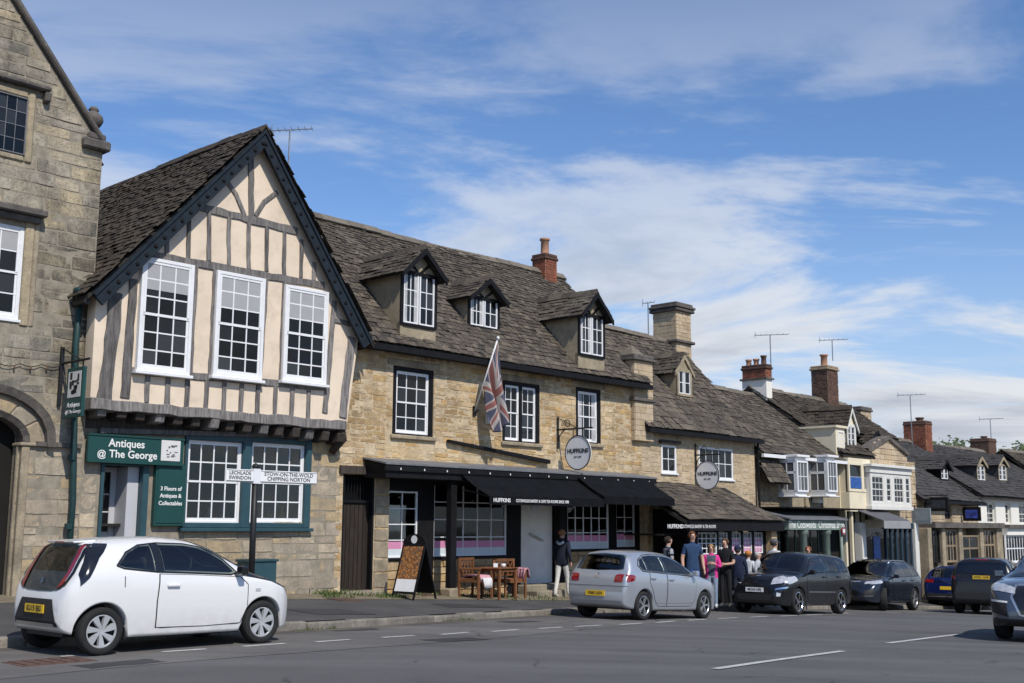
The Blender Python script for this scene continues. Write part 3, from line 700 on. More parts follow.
# voussoirs and hood mould of the doorway (four-centred arch)
def arch(ex, n=14): return [(acx + (ahw + ex) * math.cos(t_), az + (.62 * ahw + ex) * math.sin(t_) ** .8) for t_ in [math.pi * k / n for k in range(n + 1)]]
vi, vo = arch(0.05), arch(.36)
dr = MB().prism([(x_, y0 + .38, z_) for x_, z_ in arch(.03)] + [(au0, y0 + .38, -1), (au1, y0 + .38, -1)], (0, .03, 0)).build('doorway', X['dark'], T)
for k in range(0, 14, 2):
    q = [vi[k], vi[k + 2], vo[k + 2], vo[k]]; c_ = [sum(p[i] for p in q) / 4 for i in (0, 1)]
    q = [(c_[0] + (p[0] - c_[0]) * .96, c_[1] + (p[1] - c_[1]) * .96) for p in q]
    bevel(MB().prism([(p[0], y0 - .01, p[1]) for p in q][::-1], (0, .4, 0)).build('voussoir', X['stoneL_low'], dr), .02)
h = MB(); ho, hp = arch(.37), arch(.50)
for k in range(14): h.hull8([(ho[k][0], y0 + .05, ho[k][1]), (ho[k + 1][0], y0 + .05, ho[k + 1][1]), (hp[k + 1][0], y0 + .05, hp[k + 1][1]), (hp[k][0], y0 + .05, hp[k][1])], [(ho[k][0], y0 - .10, ho[k][1]), (ho[k + 1][0], y0 - .10, ho[k + 1][1]), (hp[k + 1][0], y0 - .15, hp[k + 1][1]), (hp[k][0], y0 - .15, hp[k][1])])
hh = arch(.0); h2 = arch(.09)
for k in range(14): h.hull8([(hh[k][0], y0 + .3, hh[k][1]), (hh[k + 1][0], y0 + .3, hh[k + 1][1]), (h2[k + 1][0], y0 + .3, h2[k + 1][1]), (h2[k][0], y0 + .3, h2[k][1])], [(hh[k][0], y0 + .02, hh[k][1]), (hh[k + 1][0], y0 + .02, hh[k + 1][1]), (h2[k + 1][0], y0 - .05, h2[k + 1][1]), (h2[k][0], y0 - .05, h2[k][1])])
h.build('hood_mould', X['moulding'], dr)
jb = MB()
for (a, c_) in ((au1 - .04, au1 + .10), (au0 - .10, au0 + .04)):
    jb.box(a, c_, y0 - .03, y0 + .35, -1, az - .002); jb.box(a - .04, c_ + .10, y0 - .06, y0 + .3, az, az + .06)
jb.tube([(au1 - .02, y0 + .12, -1), (au1 - .02, y0 + .12, az)], .06, 10); bevel(jb.build('jamb', X['dress'], dr), .015)
MB().box(au1 + .2, U(80, 450, y0), y0 - .07, y0 + .05, az + .01, az + .09).build('string_course', X['moulding'], T)
# upper stone casement with hood
sf = MB(); sf.box(cu0 - .14, cu0, y0 - .03, y0 + .2, cz0 - .12, cz1 + .14); sf.box(cu1, cu1 + .14, y0 - .03, y0 + .2, cz0 - .12, cz1 + .14); sf.box(cu0, cu1, y0 - .028, y0 + .2, cz1, cz1 + .14); sf.box(cu0, cu1, y0 - .028, y0 + .2, cz0 - .12, cz0); sf.box((cu0 + cu1) / 2 - .06, (cu0 + cu1) / 2 + .06, y0 - .01, y0 + .2, cz0, cz1)
cs = bevel(sf.build('stone_window', X['dress'], T), .03)
for a, c_ in ((cu0, (cu0 + cu1) / 2 - .06), ((cu0 + cu1) / 2 + .06, cu1)): window(cs, a, c_, cz0, cz1, y0 - .035, 3, 4, fm=X['lead'], fw=.025, bw=.012, sash=False, sill=0, name='casement')
hm = MB(); hm.box(cu0 - .3, cu1 + .36, y0 - .14, y0 + .05, cz1 + .2, cz1 + .30); hm.box(cu1 + .26, cu1 + .37, y0 - .13, y0 + .05, cz1 + .0, cz1 + .199); bevel(hm.build('hood_mould', X['moulding'], cs), .03)
w_ = window(T, su0, su1, sz0, sz1, y0 + .03, 3, 4, fw=.07, blind=1)
hu1, hz = uz(43, 217, y0)
bevel(MB().box(su0 - .3, hu1, y0 - .22, y0 + .05, hz - .05, hz + .07).box(su0 - .25, hu1 - .06, y0 - .12, y0 + .05, hz - .16, hz - .051).build('window_hood', X['moulding'], w_), .02)
sj = MB().box(su1 + .002, su1 + .16, y0 - .02, y0 + .12, sz0 - .1, sz1 + .12).box(su1 + .161, su1 + .26, y0 - .005, y0 + .12, sz0 - .1, sz1 + .12); bevel(sj.build('jamb', X['dress'], w_), .02)
# coping, kneeler, finial, roof behind
cpg = MB()
for sgn in (1, -1):
    e = uC + sgn * (uR - uC)
    cpg.prism([(uC, y0 - .10, zA + .02), (e, y0 - .10, kz + .02), (e, y0 - .10, kz + .17), (uC, y0 - .10, zA + .20)] if sgn > 0 else [(uC, y0 - .10, zA + .20), (e, y0 - .10, kz + .17), (e, y0 - .10, kz + .02), (uC, y0 - .10, zA + .02)], (0, .55, 0))
bevel(cpg.build('coping', X['moulding'], T), .03)
kn_ = MB(); kn_.box(uR - .42, uR + .10, y0 - .13, y0 + .46, kz - .07, kz + .12); kn_.box(uR - .32, uR + .03, y0 - .06, y0 + .35, kz + .121, kz + .26); kn = kn_.build('kneeler', X['moulding'], T); bevel(kn, .03)
MB().lathe([(.0, kz + .26), (.13, kz + .26), (.14, kz + .30), (.07, kz + .34), (.07, kz + .39), (.14, kz + .44), (.185, kz + .53), (.17, kz + .62), (.09, kz + .69), (.07, kz + .72), (.10, kz + .74), (.06, kz + .80), (0, kz + .82)], (uR - .16, y0 + .14, 0), 14).build('finial', X['moulding'], kn, True)
rb = MB().prism([(uL0, y0 + .46, kz - .05), (uC, y0 + .46, zA - .05), (uR + .15, y0 + .46, kz - .25), (uR + .15, y0 + .46, kz - .15), (uC, y0 + .46, zA + .05), (uL0, y0 + .46, kz + .05)], (0, 9, 0)); rf = rb.build('roof', X['under'], T)
slates(rf, (uR + .2, y0 + .47, kz - .16), (0, 1, 0), (uC - uR - .2, 0, zA - kz + .2), 9, math.hypot(uR + .2 - uC, zA - kz + .2), X['slateb'], rs, row0=.3, row1=.25, wr=(.3, .6))
# drain pipe down the joint between the two houses
pu0, pz0 = uz(80, 292, -.14); pu1 = U(70, 520, -.14)
dp = fthing('drain_pipe', 'dark green cast iron drain pipe beside the green antiques sign', 'drain pipe', pu1, gz(pu1), -.14)
b = MB(); b.tube([(pu0, -.16, pz0), (pu0 - .02, -.16, pz0 - 1), (pu1 + .02, -.16, 2), (pu1, -.16, .1)], .055, 10); b.build('pipe', X['pipe'], dp, True)
b = MB(); b.lathe([(.055, pz0 - .22), (.07, pz0 - .2), (.11, pz0 - .02), (.12, pz0), (.12, pz0 + .06), (.08, pz0 + .06)], (pu0, -.16, 0), 10).build('hopper', X['pipe'], dp, True)
for zc_ in (4.3, 2.75, 1.55): MB().lathe([(.05, zc_ - .05), (.075, zc_ - .05), (.075, zc_ + .05), (.05, zc_ + .05)], (pu0 + (pu1 - pu0) * (pz0 - zc_) / pz0, -.16, 0), 10).build('collar', X['pipe'], dp)

# ================================================================== timber framed gable house
rs = random.Random(21)
yj = -.42                                                     # jettied face
V = lambda zx, zy: (80 + zx / 2.203, 110 + zy / 2.203)         # crop -> photo pixels
gu0, gzf = uz(90, 290, yj); au, aZ = uz(259, 134, yj); gu1, gzr = uz(364, 339, yj)
bl_u, bl_z = uz(91, 398, yj); br_u, br_z = uz(347, 429, yj)
uA0 = uR + .02; uA1 = U(339, 560)
T = fthing('timber_framed_house', 'timber framed gable house with cream plaster panels above the antiques shop', 'house', (uA0 + uA1) / 2, gz(-2), 0)
ANT = T
door = (U(99, 500), U(147, 500), -1.5, Z(120, 463)); wa = (U(186, 480), U(241, 480), Z(214, 523), Z(214, 441)); wb = (U(250, 480), U(304, 480), Z(276, 523), Z(276, 443.5))
holes = [door, wa, wb]; gt = Z(220, 425)
b = MB(); cells(b, uA0, uA1, -1.2, gt, holes, .012, .5); b.box(uA0, uA0 + .3, .501, 7, -1.2, 5.5); b.box(uA1 - .3, uA1, .501, 7, -1.2, 5.3); wl = b.build('wall', X['mortarL'], T)
rects = rects_wall(uA0, uA1, -.2, gt - .05, (.2, .36), (.35, .8), [(uA0, U(183, 470), 1.3 if False else Z(140, 466), 9), (door[0] - .05, wa[0], -2, 9), (wa[0] - .08, wb[1] + .1, wa[2] - .08, 9)], rs)
stonework(wl, rects, X['stoneL_low'], 0, .07, 200, rs)
# room behind the shop windows
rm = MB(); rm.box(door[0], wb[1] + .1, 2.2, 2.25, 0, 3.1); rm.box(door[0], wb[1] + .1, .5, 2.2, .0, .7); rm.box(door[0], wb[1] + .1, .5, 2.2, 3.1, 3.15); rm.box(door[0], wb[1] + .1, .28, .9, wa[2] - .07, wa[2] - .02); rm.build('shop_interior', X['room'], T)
# shop window surround
f = MB(); fx0, fx1, fz0, fz1 = U(183, 480), U(310, 480), Z(250, 528), Z(250, 436)
f.box(fx0, wa[0], -.05, .2, fz0, fz1); f.box(wa[1], wb[0], -.05, .2, fz0, fz1); f.box(wb[1], fx1, -.05, .2, fz0, fz1); f.box(wa[0], wa[1], -.045, .2, wa[3], fz1); f.box(wb[0], wb[1], -.045, .2, wb[3], fz1); f.box(wa[0], wa[1], -.045, .2, fz0, wa[2]); f.box(wb[0], wb[1], -.045, .2, fz0, wb[2]); f.box(fx0 - .05, fx1 + .05, -.12, .1, fz0 - .07, fz0 - .001)
sf = bevel(f.build('shop_window_frame', X['tealb'], T), .01)
for q in (wa, wb): window(sf, *q, .02, 4, 4, fw=.045, bw=.026, sill=0, glass=X['glassc'])
# door, panel, sign board
dz0 = gz(door[0])
dr = MB(); dr.box(door[0] + .06, door[1] - .35, .52, .57, dz0, dz0 + .95); dr.box(door[0] + .06, door[0] + .16, .52, .57, dz0 + .95, door[3] - .05); dr.box(door[1] - .47, door[1] - .35, .52, .57, dz0 + .95, door[3] - .05); dr.box(door[0] + .16, door[1] - .47, .52, .57, door[3] - .15, door[3] - .05); dr.box(door[0] + .16, door[1] - .47, .53, .56, dz0 + .9, dz0 + 1.1)
for zf in (.4, .7): dr.box(door[0] + .16, door[1] - .47, .53, .56, dz0 + 1.0 + zf * 1.1, dz0 + 1.03 + zf * 1.1)
mu = (door[0] + .16 + door[1] - .47) / 2; dr.box(mu - .015, mu + .015, .53, .56, dz0 + 1.0, door[3] - .1); dr.box(door[1] - .349, door[1] - .12, .12, .56, dz0, door[3] - .05)
D = bevel(dr.build('door', X['pale_door'], T), .01)
MB().box(door[0] + .16, door[1] - .47, .543, .548, dz0 + 1.1, door[3] - .15).build('pane', X['glass'], D)
for k in range(3): MB().box(door[0] + .14 + k * .2, door[0] + .29 + k * .2, .505, .519, dz0 + .2, dz0 + .82).build('panel', X['pale_door'], D)
MB().box(door[0], door[0] + .06, -.03, .58, dz0, door[3]).box(door[1] - .119, door[1], -.03, .3, dz0, door[3]).box(door[0] + .06, door[1] - .12, -.028, .3, door[3] - .05, door[3]).build('door_frame', X['tealb'], D)
p0, p1 = U(152, 500), U(182, 500); pz0, pz1 = Z(165, 526), Z(165, 465)
pn = MB().box(p0, p1, -.10, .14, pz0, pz1); pn.box(p0 + .04, p1 - .04, -.115, -.1005, pz0 + .05, pz1 - .05); pb = bevel(pn.build('shop_panel', X['teal'], T), .012)
for k, (s_, py) in enumerate((("3 Floors of", 489), ("Antiques &", 496), ("Collectables", 503.5))): text(s_, pb, ((p0 + p1) / 2, -.119, Z(168, py)), (1, 0, 0), (0, 0, 1), .105, X['text_w'], bold=.002, squash=.95)
s0, s1, z0_, z1_ = U(88, 450, -.16), U(184, 450, -.16), Z(136, 464, -.16), Z(136, 436, -.16)
sb_ = bevel(MB().box(s0, s1, -.16, -.08, z0_, z1_).build('shop_sign', X['teal'], T), .01)
MB().box(s0, s1, -.18, -.1601, z0_ + .001, z0_ + .03).box(s0, s1, -.18, -.1601, z1_ - .03, z1_ - .001).build('rim', X['teal'], sb_)
text('Antiques', sb_, (U(127, 443, -.16), -.163, Z(127, 444, -.16)), (1, 0, 0), (0, 0, 1), .20, X['text_w'], bold=.003)
text('The George', sb_, (U(133.5, 455, -.16), -.163, Z(132, 455, -.16)), (1, 0, 0), (0, 0, 1), .195, X['text_w'], bold=.003)
text('@', sb_, (U(101.5, 453, -.16), -.163, Z(103, 454, -.16)), (1, 0, 0), (0, 0, 1), .17, X['text_w'], bold=.002)
MB().box(U(161, 450, -.16), U(180, 450, -.16), -.172, -.161, Z(170, 461, -.16), Z(170, 440.5, -.16)).build('picture_panel', mat('print_paper', (.66, .65, .63), .7, .05), sb_)
pk = MB(); r9 = random.Random(3); px0, px1, pa, pb_ = U(163, 450, -.16), U(178, 450, -.16), Z(170, 458, -.16), Z(170, 443, -.16)
for k in range(16):                                            # faint engraving of a house front
    a = px0 + (px1 - px0) * r9.random() * .85; c_ = pa + (pb_ - pa) * r9.random() * .8; pk.box(a, a + (px1 - px0) * r9.uniform(.05, .2), -.1745, -.1725 - k * .00005, c_, c_ + (pb_ - pa) * r9.uniform(.03, .14))
pk.build('print', mat('print_ink', (.13, .12, .12), .7, .1), sb_)
# upper storey: plaster face + roof sheets
gk0 = (aZ - gzf) / (au - gu0); gk1 = (aZ - gzr) / (gu1 - au)
pw = MB().prism([(bl_u, yj + .03, bl_z), (br_u, yj + .03, br_z), (gu1 - .14, yj + .03, gzr - .05), (au, yj + .03, aZ - .12), (gu0 + .14, yj + .03, gzf - .05)], (0, .3, 0))
pw.box(gu0 + .3, gu0 + .6, yj + .331, 6.4, bl_z, gzf); pw.box(gu1 - .5, gu1 - .2, yj + .331, 6.4, br_z, gzr)
pl = pw.build('plaster_wall', X['plaster'], T)
def beam(pts, wd, m, y=yj, dep=.05, name='timber', par=None):
    q = [uz(*V(*p), y) for p in pts]; b = MB(); pts3 = []
    for (a, c_) in zip(q, q[1:]):
        k = max(1, int(math.hypot(c_[0] - a[0], c_[1] - a[1]) / .22)); pts3 += [Vector((a[0] + (c_[0] - a[0]) * i / k, 0, a[1] + (c_[1] - a[1]) * i / k)) for i in range(k)]
    pts3.append(Vector((q[-1][0], 0, q[-1][1]))); rows = []
    for i, p in enumerate(pts3):
        d = (pts3[min(i + 1, len(pts3) - 1)] - pts3[max(i - 1, 0)]).normalized(); n = Vector((-d.z, 0, d.x)); o = Vector((0, y, 0)); e0, e1 = wd / 2 * rng.uniform(.76, 1.0), wd / 2 * rng.uniform(.76, 1.0); w0 = rng.uniform(-.012, .012) if 0 < i < len(pts3) - 1 else 0; dy = Vector((0, rng.uniform(-.008, .006), 0))
        rows.append([p + n * (e0 + w0) + o + Vector((0, dep, 0)), p + n * (e0 * .9 + w0) + o + dy, p - n * (e1 * .9 - w0) + o + dy, p - n * (e1 - w0) + o + Vector((0, dep, 0))])
    k = 4; b.v = [tuple(v) for r_ in rows for v in r_]
    for i in range(len(rows) - 1):
        for j in range(4): b.f.append((i * k + j, i * k + (j + 1) % 4, (i + 1) * k + (j + 1) % 4, (i + 1) * k + j)); b.m.append(0)
    b.f += [(3, 2, 1, 0), tuple((len(rows) - 1) * k + j for j in range(4))]; b.m += [0, 0]
    me = b.build(name, m, par or pl)
    bm = bmesh.new(); bm.from_mesh(me.data); bmesh.ops.recalc_face_normals(bm, faces=bm.faces[:]); bm.to_mesh(me.data); bm.free(); bevel(me, .010); return me
for pts, wd in [(((262, 212), (480, 268)), .20), (((160, 320), (540, 388)), .19), (((113, 574), (545, 612)), .17), (((378, 100), (378, 236)), .15), (((320, 150), (345, 185), (364, 232)), .12), (((436, 180), (408, 203), (388, 234)), .12),
    (((82, 402), (54, 640)), .32), (((120, 372), (100, 635)), .21), (((257, 338), (243, 582)), .13), (((300, 350), (289, 585)), .12), (((412, 368), (397, 592)), .13), (((453, 375), (443, 598)), .12), (((562, 420), (541, 668)), .16), (((600, 500), (580, 678)), .24), (((560, 462), (604, 474)), .13)]: beam(pts, wd, X['timber'])
for (x_, a, c_) in ((193, 283, 322), (241, 232, 328), (286, 222, 333), (330, 236, 342), (374, 246, 350), (413, 258, 356), (452, 268, 364), (489, 285, 370), (517, 335, 376)): beam(((x_, a), (x_ - 1, c_)), .105, X['timber'])
for (x_, a, c_) in ((151, 582, 645), (196, 586, 650), (239, 590, 655), (281, 592, 658), (320, 596, 662), (358, 600, 666), (394, 604, 670), (433, 606, 674), (470, 610, 676), (506, 612, 680)): beam(((x_, a), (x_ - 3, c_)), .12, X['timber'])
beam(((24, 645), (588, 696)), .24, X['timber'], yj - .03, .3, 'bressummer')
# jetty: joist ends, boarded soffit and fascia board below
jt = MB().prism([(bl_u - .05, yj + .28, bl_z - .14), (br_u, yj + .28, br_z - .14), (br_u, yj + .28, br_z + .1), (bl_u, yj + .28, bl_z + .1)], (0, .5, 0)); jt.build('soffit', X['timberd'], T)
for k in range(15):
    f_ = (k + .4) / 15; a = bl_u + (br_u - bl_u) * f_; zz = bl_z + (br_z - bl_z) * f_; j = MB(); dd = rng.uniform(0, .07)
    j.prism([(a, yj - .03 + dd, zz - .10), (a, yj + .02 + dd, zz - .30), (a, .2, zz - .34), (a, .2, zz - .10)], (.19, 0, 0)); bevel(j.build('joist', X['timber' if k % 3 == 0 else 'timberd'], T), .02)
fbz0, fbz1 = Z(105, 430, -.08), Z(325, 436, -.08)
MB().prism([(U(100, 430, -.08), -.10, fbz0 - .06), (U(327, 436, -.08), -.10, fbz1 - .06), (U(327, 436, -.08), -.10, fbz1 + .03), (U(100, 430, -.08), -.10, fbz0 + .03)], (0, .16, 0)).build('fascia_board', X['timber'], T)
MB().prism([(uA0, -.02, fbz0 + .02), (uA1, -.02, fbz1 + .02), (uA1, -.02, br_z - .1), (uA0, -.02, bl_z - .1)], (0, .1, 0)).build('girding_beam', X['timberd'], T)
MB().tube([(br_u - .1, yj + .1, br_z + .05), (br_u - .02, yj + .15, br_z - .2), (br_u - .1, -.05, br_z - .5)], [.1, .12, .07], 8).build('bracket', X['timberd'], T, True)
# sash windows of the gable
for q in ((139.5, 192, 166, 260, 164, 373), (215.5, 264, 242, 274.5, 237, 378), (284.7, 328, 309, 288.5, 304, 382.5)):
    x0, x1 = U(q[0], 318, yj - .06), U(q[1], 322, yj - .06); z1 = Z(q[2], q[3], yj - .06); z0 = Z(q[4], q[5], yj - .06)
    window(pl, x0, x1, z0, z1, yj - .075, 3, 6, fw=.068, bw=.026, depth=.11, sill=.06, blind=2 if q[0] > 200 else 1.6, sash_fw=.045)
# barge boards and roof running back
ov = yj - .22
for (a, za_, c_, zc_) in ((gu0 - .05, gzf - .1, au, aZ), (gu1 + .05, gzr - .08, au, aZ)):
    s_ = 1 if a < c_ else -1; dn = Vector((c_ - a, 0, zc_ - za_)).normalized(); n = Vector((dn.z, 0, -dn.x)) * s_ if s_ > 0 else Vector((-dn.z, 0, dn.x))
    n = n if n.z < 0 else -n; P = Vector((a, ov, za_)); Q = Vector((c_, ov, zc_ + .05)); wd = .27
    bb = MB().prism([P, Q, Q + Vector((0, 0, -wd * 1.45)), P + n * wd], (0, .06, 0)).build('barge_board', X['barge'], T)
    cap = MB(); cap.prism([P + Vector((0, -.03, 0)), Q + Vector((0, -.03, 0)), Q + Vector((0, -.03, -.09)), P + n * .06 + Vector((0, -.03, 0))], (0, .028, 0)); cap.build('moulding', X['barge'], bb)
    L = (Q - P).length; kk = int(L / .26); bm_ = MB().lathe([(0, -.012), (.028, -.008), (.045, .012)], (0, 0, 0), 8, 0, 'y').mesh('boss', X['black'])
    for i in range(1, kk):
        c0 = P + (Q - P) * (i / kk) + n * wd * .62 + Vector((0, -.014, 0)); link(bpy.data.objects.new('boss', bm_), bb, Matrix.Translation(c0))
yb = 6.5
rb = MB(); t_ = .08
rb.prism([(gu0 - .12, ov + .03, gzf - .2), (au, ov + .03, aZ - .03), (gu1 + .12, ov + .03, gzr - .2), (gu1 + .12, ov + .03, gzr - .12), (au, ov + .03, aZ + .06), (gu0 - .12, ov + .03, gzf - .12)][::-1], (0, yb - ov, 0)); rf = rb.build('roof', X['under'], T)
s1v = Vector((au - gu0 + .14, 0, aZ + .06 - gzf + .12)); s2v = Vector((au - gu1 - .14, 0, aZ + .06 - gzr + .12))
slates(rf, (gu0 - .14, ov - .04, gzf - .12), (0, 1, 0), s1v, yb - ov, s1v.length, X['slateb'], rs, nobj=150, row0=.17, row1=.12, wr=(.14, .30))
slates(rf, (gu1 + .14, ov - .04, gzr - .12), (0, 1, 0), s2v, yb - ov, s2v.length, X['slateb'], rs, nobj=60, row0=.17, row1=.12)
ridge(rf, (au, ov - .03, aZ + .09), (au, yb, aZ + .09), rs, X['slateb'], .14)
MB().prism([(gu0 + .3, yb - .3, 3), (gu1 - .3, yb - .3, 3), (gu1 - .3, yb - .3, gzr), (au, yb - .3, aZ - .1), (gu0 + .3, yb - .3, gzf)], (0, .2, 0)).build('back_wall', X['stoneL'], T)
MB().tube([(gu0 - .1, ov + .1, gzf - .22), (gu0 - .1, 4, gzf - .22)], .06, 8).build('gutter', X['blackm'], T)
aerial('thin television aerial behind the ridge of the timber framed gable', 290, 130, 165, 2.0, .95, -.82)
# ================================================================== honey stone bakery with three dormers
rs = random.Random(31)
uH0, uH1 = U(352, 400) - .35, U(641, 420)
T = fthing('bakery_house', 'honey coloured stone bakery with three roof dormers and black awnings', 'shop', (uH0 + uH1) / 2, gz(6), 0)
HUF = T
zE = 5.62; yE = -.28; yRg = 3.0; zRg = 9.18; tn = (zRg - zE) / (yRg - yE)
w1 = (U(397, 400), U(430, 405), Z(413, 434), Z(413, 372)); w2 = (U(506, 415), U(537, 415), Z(520, 441), Z(520, 386)); w3 = (U(579, 420), U(598.5, 420), Z(590, 442), Z(590, 392))
zs_ = Z(430, 466)                                             # top of the shopfront canopy
dr_ = (U(342, 530), U(374, 530), -1.5, Z(358, 474))
s0, s1 = U(389, 520), U(644, 520)                             # shopfront opening
zsh = 2.85
holes = [(q[0] - .12, q[1] + .12, q[2] - .04, q[3] + .1) for q in (w1, w2, w3)] + [dr_, (s0, s1, -1.5, zsh)]
b = MB(); cells(b, uH0, uH1, -1.4, zE - .02, holes, .011, .5); b.box(uH0, uH0 + .3, .501, 6.3, -1.4, zE - .1); b.box(uH1 - .32, uH1 - .01, .501, 6.3, -1.4, zE - .1); wl = b.build('wall', X['mortar'], T)
MB().prism([(uH1 - .32, yE + .25, zE - .12), (uH1 - .32, 2 * yRg - yE - .25, zE - .12), (uH1 - .32, yRg, zRg - .2)], (.3, 0, 0)).build('gable_wall', X['stoneH'], T)
lint = [(q[0] - .3, q[1] + .3, q[3] + .1, q[3] + .26) for q in (w1, w2, w3)]
rects = rects_wall(uH0, uH1, -.4, zE - .05, (.085, .17), (.16, .44), holes + [(s0 - .01, s1, zsh - .1, zs_ - .05)] + lint, rs)
stonework(wl, rects, X['stoneH'], 0, .06, 300, rs)
for q in lint: bevel(MB().box(q[0], q[1], -.015, .1, q[2] + .005, q[3]).build('lintel', X['dress'], wl), .02)
for q in (w1, w2, w3):
    f = MB(); a, c_, z0, z1 = q[0] - .12, q[1] + .12, q[2] - .04, q[3] + .10
    f.box(a, q[0], .03, .16, z0, z1); f.box(q[1], c_, .03, .16, z0, z1); f.box(q[0], q[1], .032, .16, q[3], z1); f.box(q[0], q[1], .032, .16, z0, q[2])
    wf = f.build('window_surround', X['black'], T)
    if q is w2:
        m_ = (q[0] + q[1]) / 2; f2 = MB().box(m_ - .05, m_ + .05, .03, .16, q[2], q[3]).build('mullion', X['black'], wf)
        window(wf, q[0], m_ - .05, q[2], q[3], .06, 2, 4, fw=.03, sill=0, sash_fw=.03); window(wf, m_ + .05, q[1], q[2], q[3], .06, 2, 4, fw=.03, sill=0, sash_fw=.03)
    else: window(wf, *q, .06, 3, 4, fw=.035, sill=0, sash_fw=.035, curtain=q is w3)
    bevel(MB().box(a - .06, c_ + .06, -.07, .1, z0 - .10, z0 - .001).build('sill', X['dress'], wf), .02)
# roof, gutter, dormers
rf = gabled_roof(T, uH0 - .1, uH1 + .1, yE, zE, yRg, zRg, rs, X['slate'], nobj=290, row0=.17, row1=.10, wr=(.14, .30))
MB().box(uH0, uH1 + .1, yE - .10, yE + .03, zE - .17, zE - .04).build('gutter', X['black'], T)
MB().box(uH0, uH1 + .08, yE + .031, -.001, zE - .14, zE - .10).build('soffit', X['black'], T)
nr = Vector((0, -tn, 1)).normalized(); PE = Vector((0, yE, zE))
def dorm(px0, px1, pyw0, pyw1, pyb, pye, pya, **kw):
    pm = (px0 + px1) / 2; h = A.hit(pm, pyb, PE, nr); y = h.y
    a, c_ = U(px0, (pyw0 + pyw1) / 2, y), U(px1, (pyw0 + pyw1) / 2, y)
    return dormer(T, a - .07, c_ + .07, y, h.z - .05, Z(pm, pye, y), Z(pm, pya, y), (yE, zE, tn), rs, X['ochre'], X['black'], X['slate'], (Z(pm, pyw1, y), Z(pm, pyw0, y)), **kw)
dorm(403, 434, 274, 325, 343, 272, 250, cols=4, rows=3)
dorm(470, 497, 298, 327, 329, 297, 280, cols=4, rows=2)
dorm(580, 602.5, 315, 355, 373, 314, 294, cols=4, rows=3)
# brick stack on the ridge
cu0, cz0 = uz(533, 275, yRg); cu1 = U(557, 275, yRg - .0)
chimney(T, U(545.5, 262, yRg - .3), U(556.5, 262, yRg - .3), yRg - .3, yRg + .22, zRg - .5, Z(545, 254, yRg - .3) - .12, X['brick'], rs, X['brickd'], pots=((U(551, 262, yRg - .3), yRg - .05, .15, Z(545, 236, yRg) - Z(545, 254, yRg) + .12, X['pot']),), ch=.08, ll=(.1, .23), cap=.05)
# street door on the left
dz0 = gz(dr_[0]); D = MB(); D.box(dr_[0] + .05, dr_[1] - .05, .16, .22, dz0, dr_[3] - .62)
k0 = dr_[0] + .09
D = D.build('door', X['doorbrown'], T)
for i in range(6): bevel(MB().box(k0 + i * (dr_[1] - dr_[0] - .18) / 6 + .008, k0 + (i + 1) * (dr_[1] - dr_[0] - .18) / 6 - .008, .14, .159, dz0 + .03, dr_[3] - .66).build('plank', X['doorbrown'], D), .006)
for i in range(9): MB().box(k0 + i * (dr_[1] - dr_[0] - .2) / 8, k0 + i * (dr_[1] - dr_[0] - .2) / 8 + .025, .17, .2, dr_[3] - .6, dr_[3] - .05).build('grille_bar', X['black'], D)
MB().box(dr_[0], dr_[0] + .05, .02, .3, dz0 - .2, dr_[3]).box(dr_[1] - .05, dr_[1], .02, .3, dz0 - .2, dr_[3]).box(dr_[0] + .05, dr_[1] - .05, .1, .28, dr_[3] - .62, dr_[3] - .56).box(dr_[0] + .05, dr_[1] - .05, .3, .32, dz0 - .2, dr_[3]).build('door_frame', X['black'], D)
MB().box(dr_[0] - .12, s0, -.05, .3, dr_[3], dr_[3] + .17).build('lintel', X['timberd'], T)
bevel(MB().box(dr_[0] - .05, dr_[1] + .05, -.25, .15, dz0 - .4, dz0 + .05).build('doorstep', X['flag'], T), .03)
# shopfront: room behind, stall riser, windows, posts
gm = gz((s0 + s1) / 2)
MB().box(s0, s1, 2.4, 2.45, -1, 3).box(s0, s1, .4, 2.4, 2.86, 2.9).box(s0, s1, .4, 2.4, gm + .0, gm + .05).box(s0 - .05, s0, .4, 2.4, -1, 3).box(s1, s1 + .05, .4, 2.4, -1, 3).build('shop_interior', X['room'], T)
yS = .12
sw = [(U(391, 520), U(421, 520), Z(406, 558), Z(406, 491), 2, 4), (U(437, 520), U(510, 520), Z(475, 556), Z(475, 484), 5, 4), (U(570.5, 520), U(612, 520), Z(590, 549), Z(590, 502), 5, 3), (U(619.5, 520), U(638, 520), Z(630, 547), Z(630, 502), 2, 3)]
dd0, dd1 = U(524, 530), U(563, 530)
ztop = zsh
fr = MB()
fr.box(s0, s1, yS - .02, yS + .2, ztop - .32, ztop)
edges_ = [(s0, sw[0][0]), (sw[0][1], sw[1][0]), (sw[1][1], dd0), (dd1, sw[2][0]), (sw[2][1], sw[3][0]), (sw[3][1], s1)]
for a, c_ in edges_: fr.box(a, c_, yS - .02, yS + .2, -1.2, ztop - .32)
SF = fr.build('shopfront', X['black'], T)
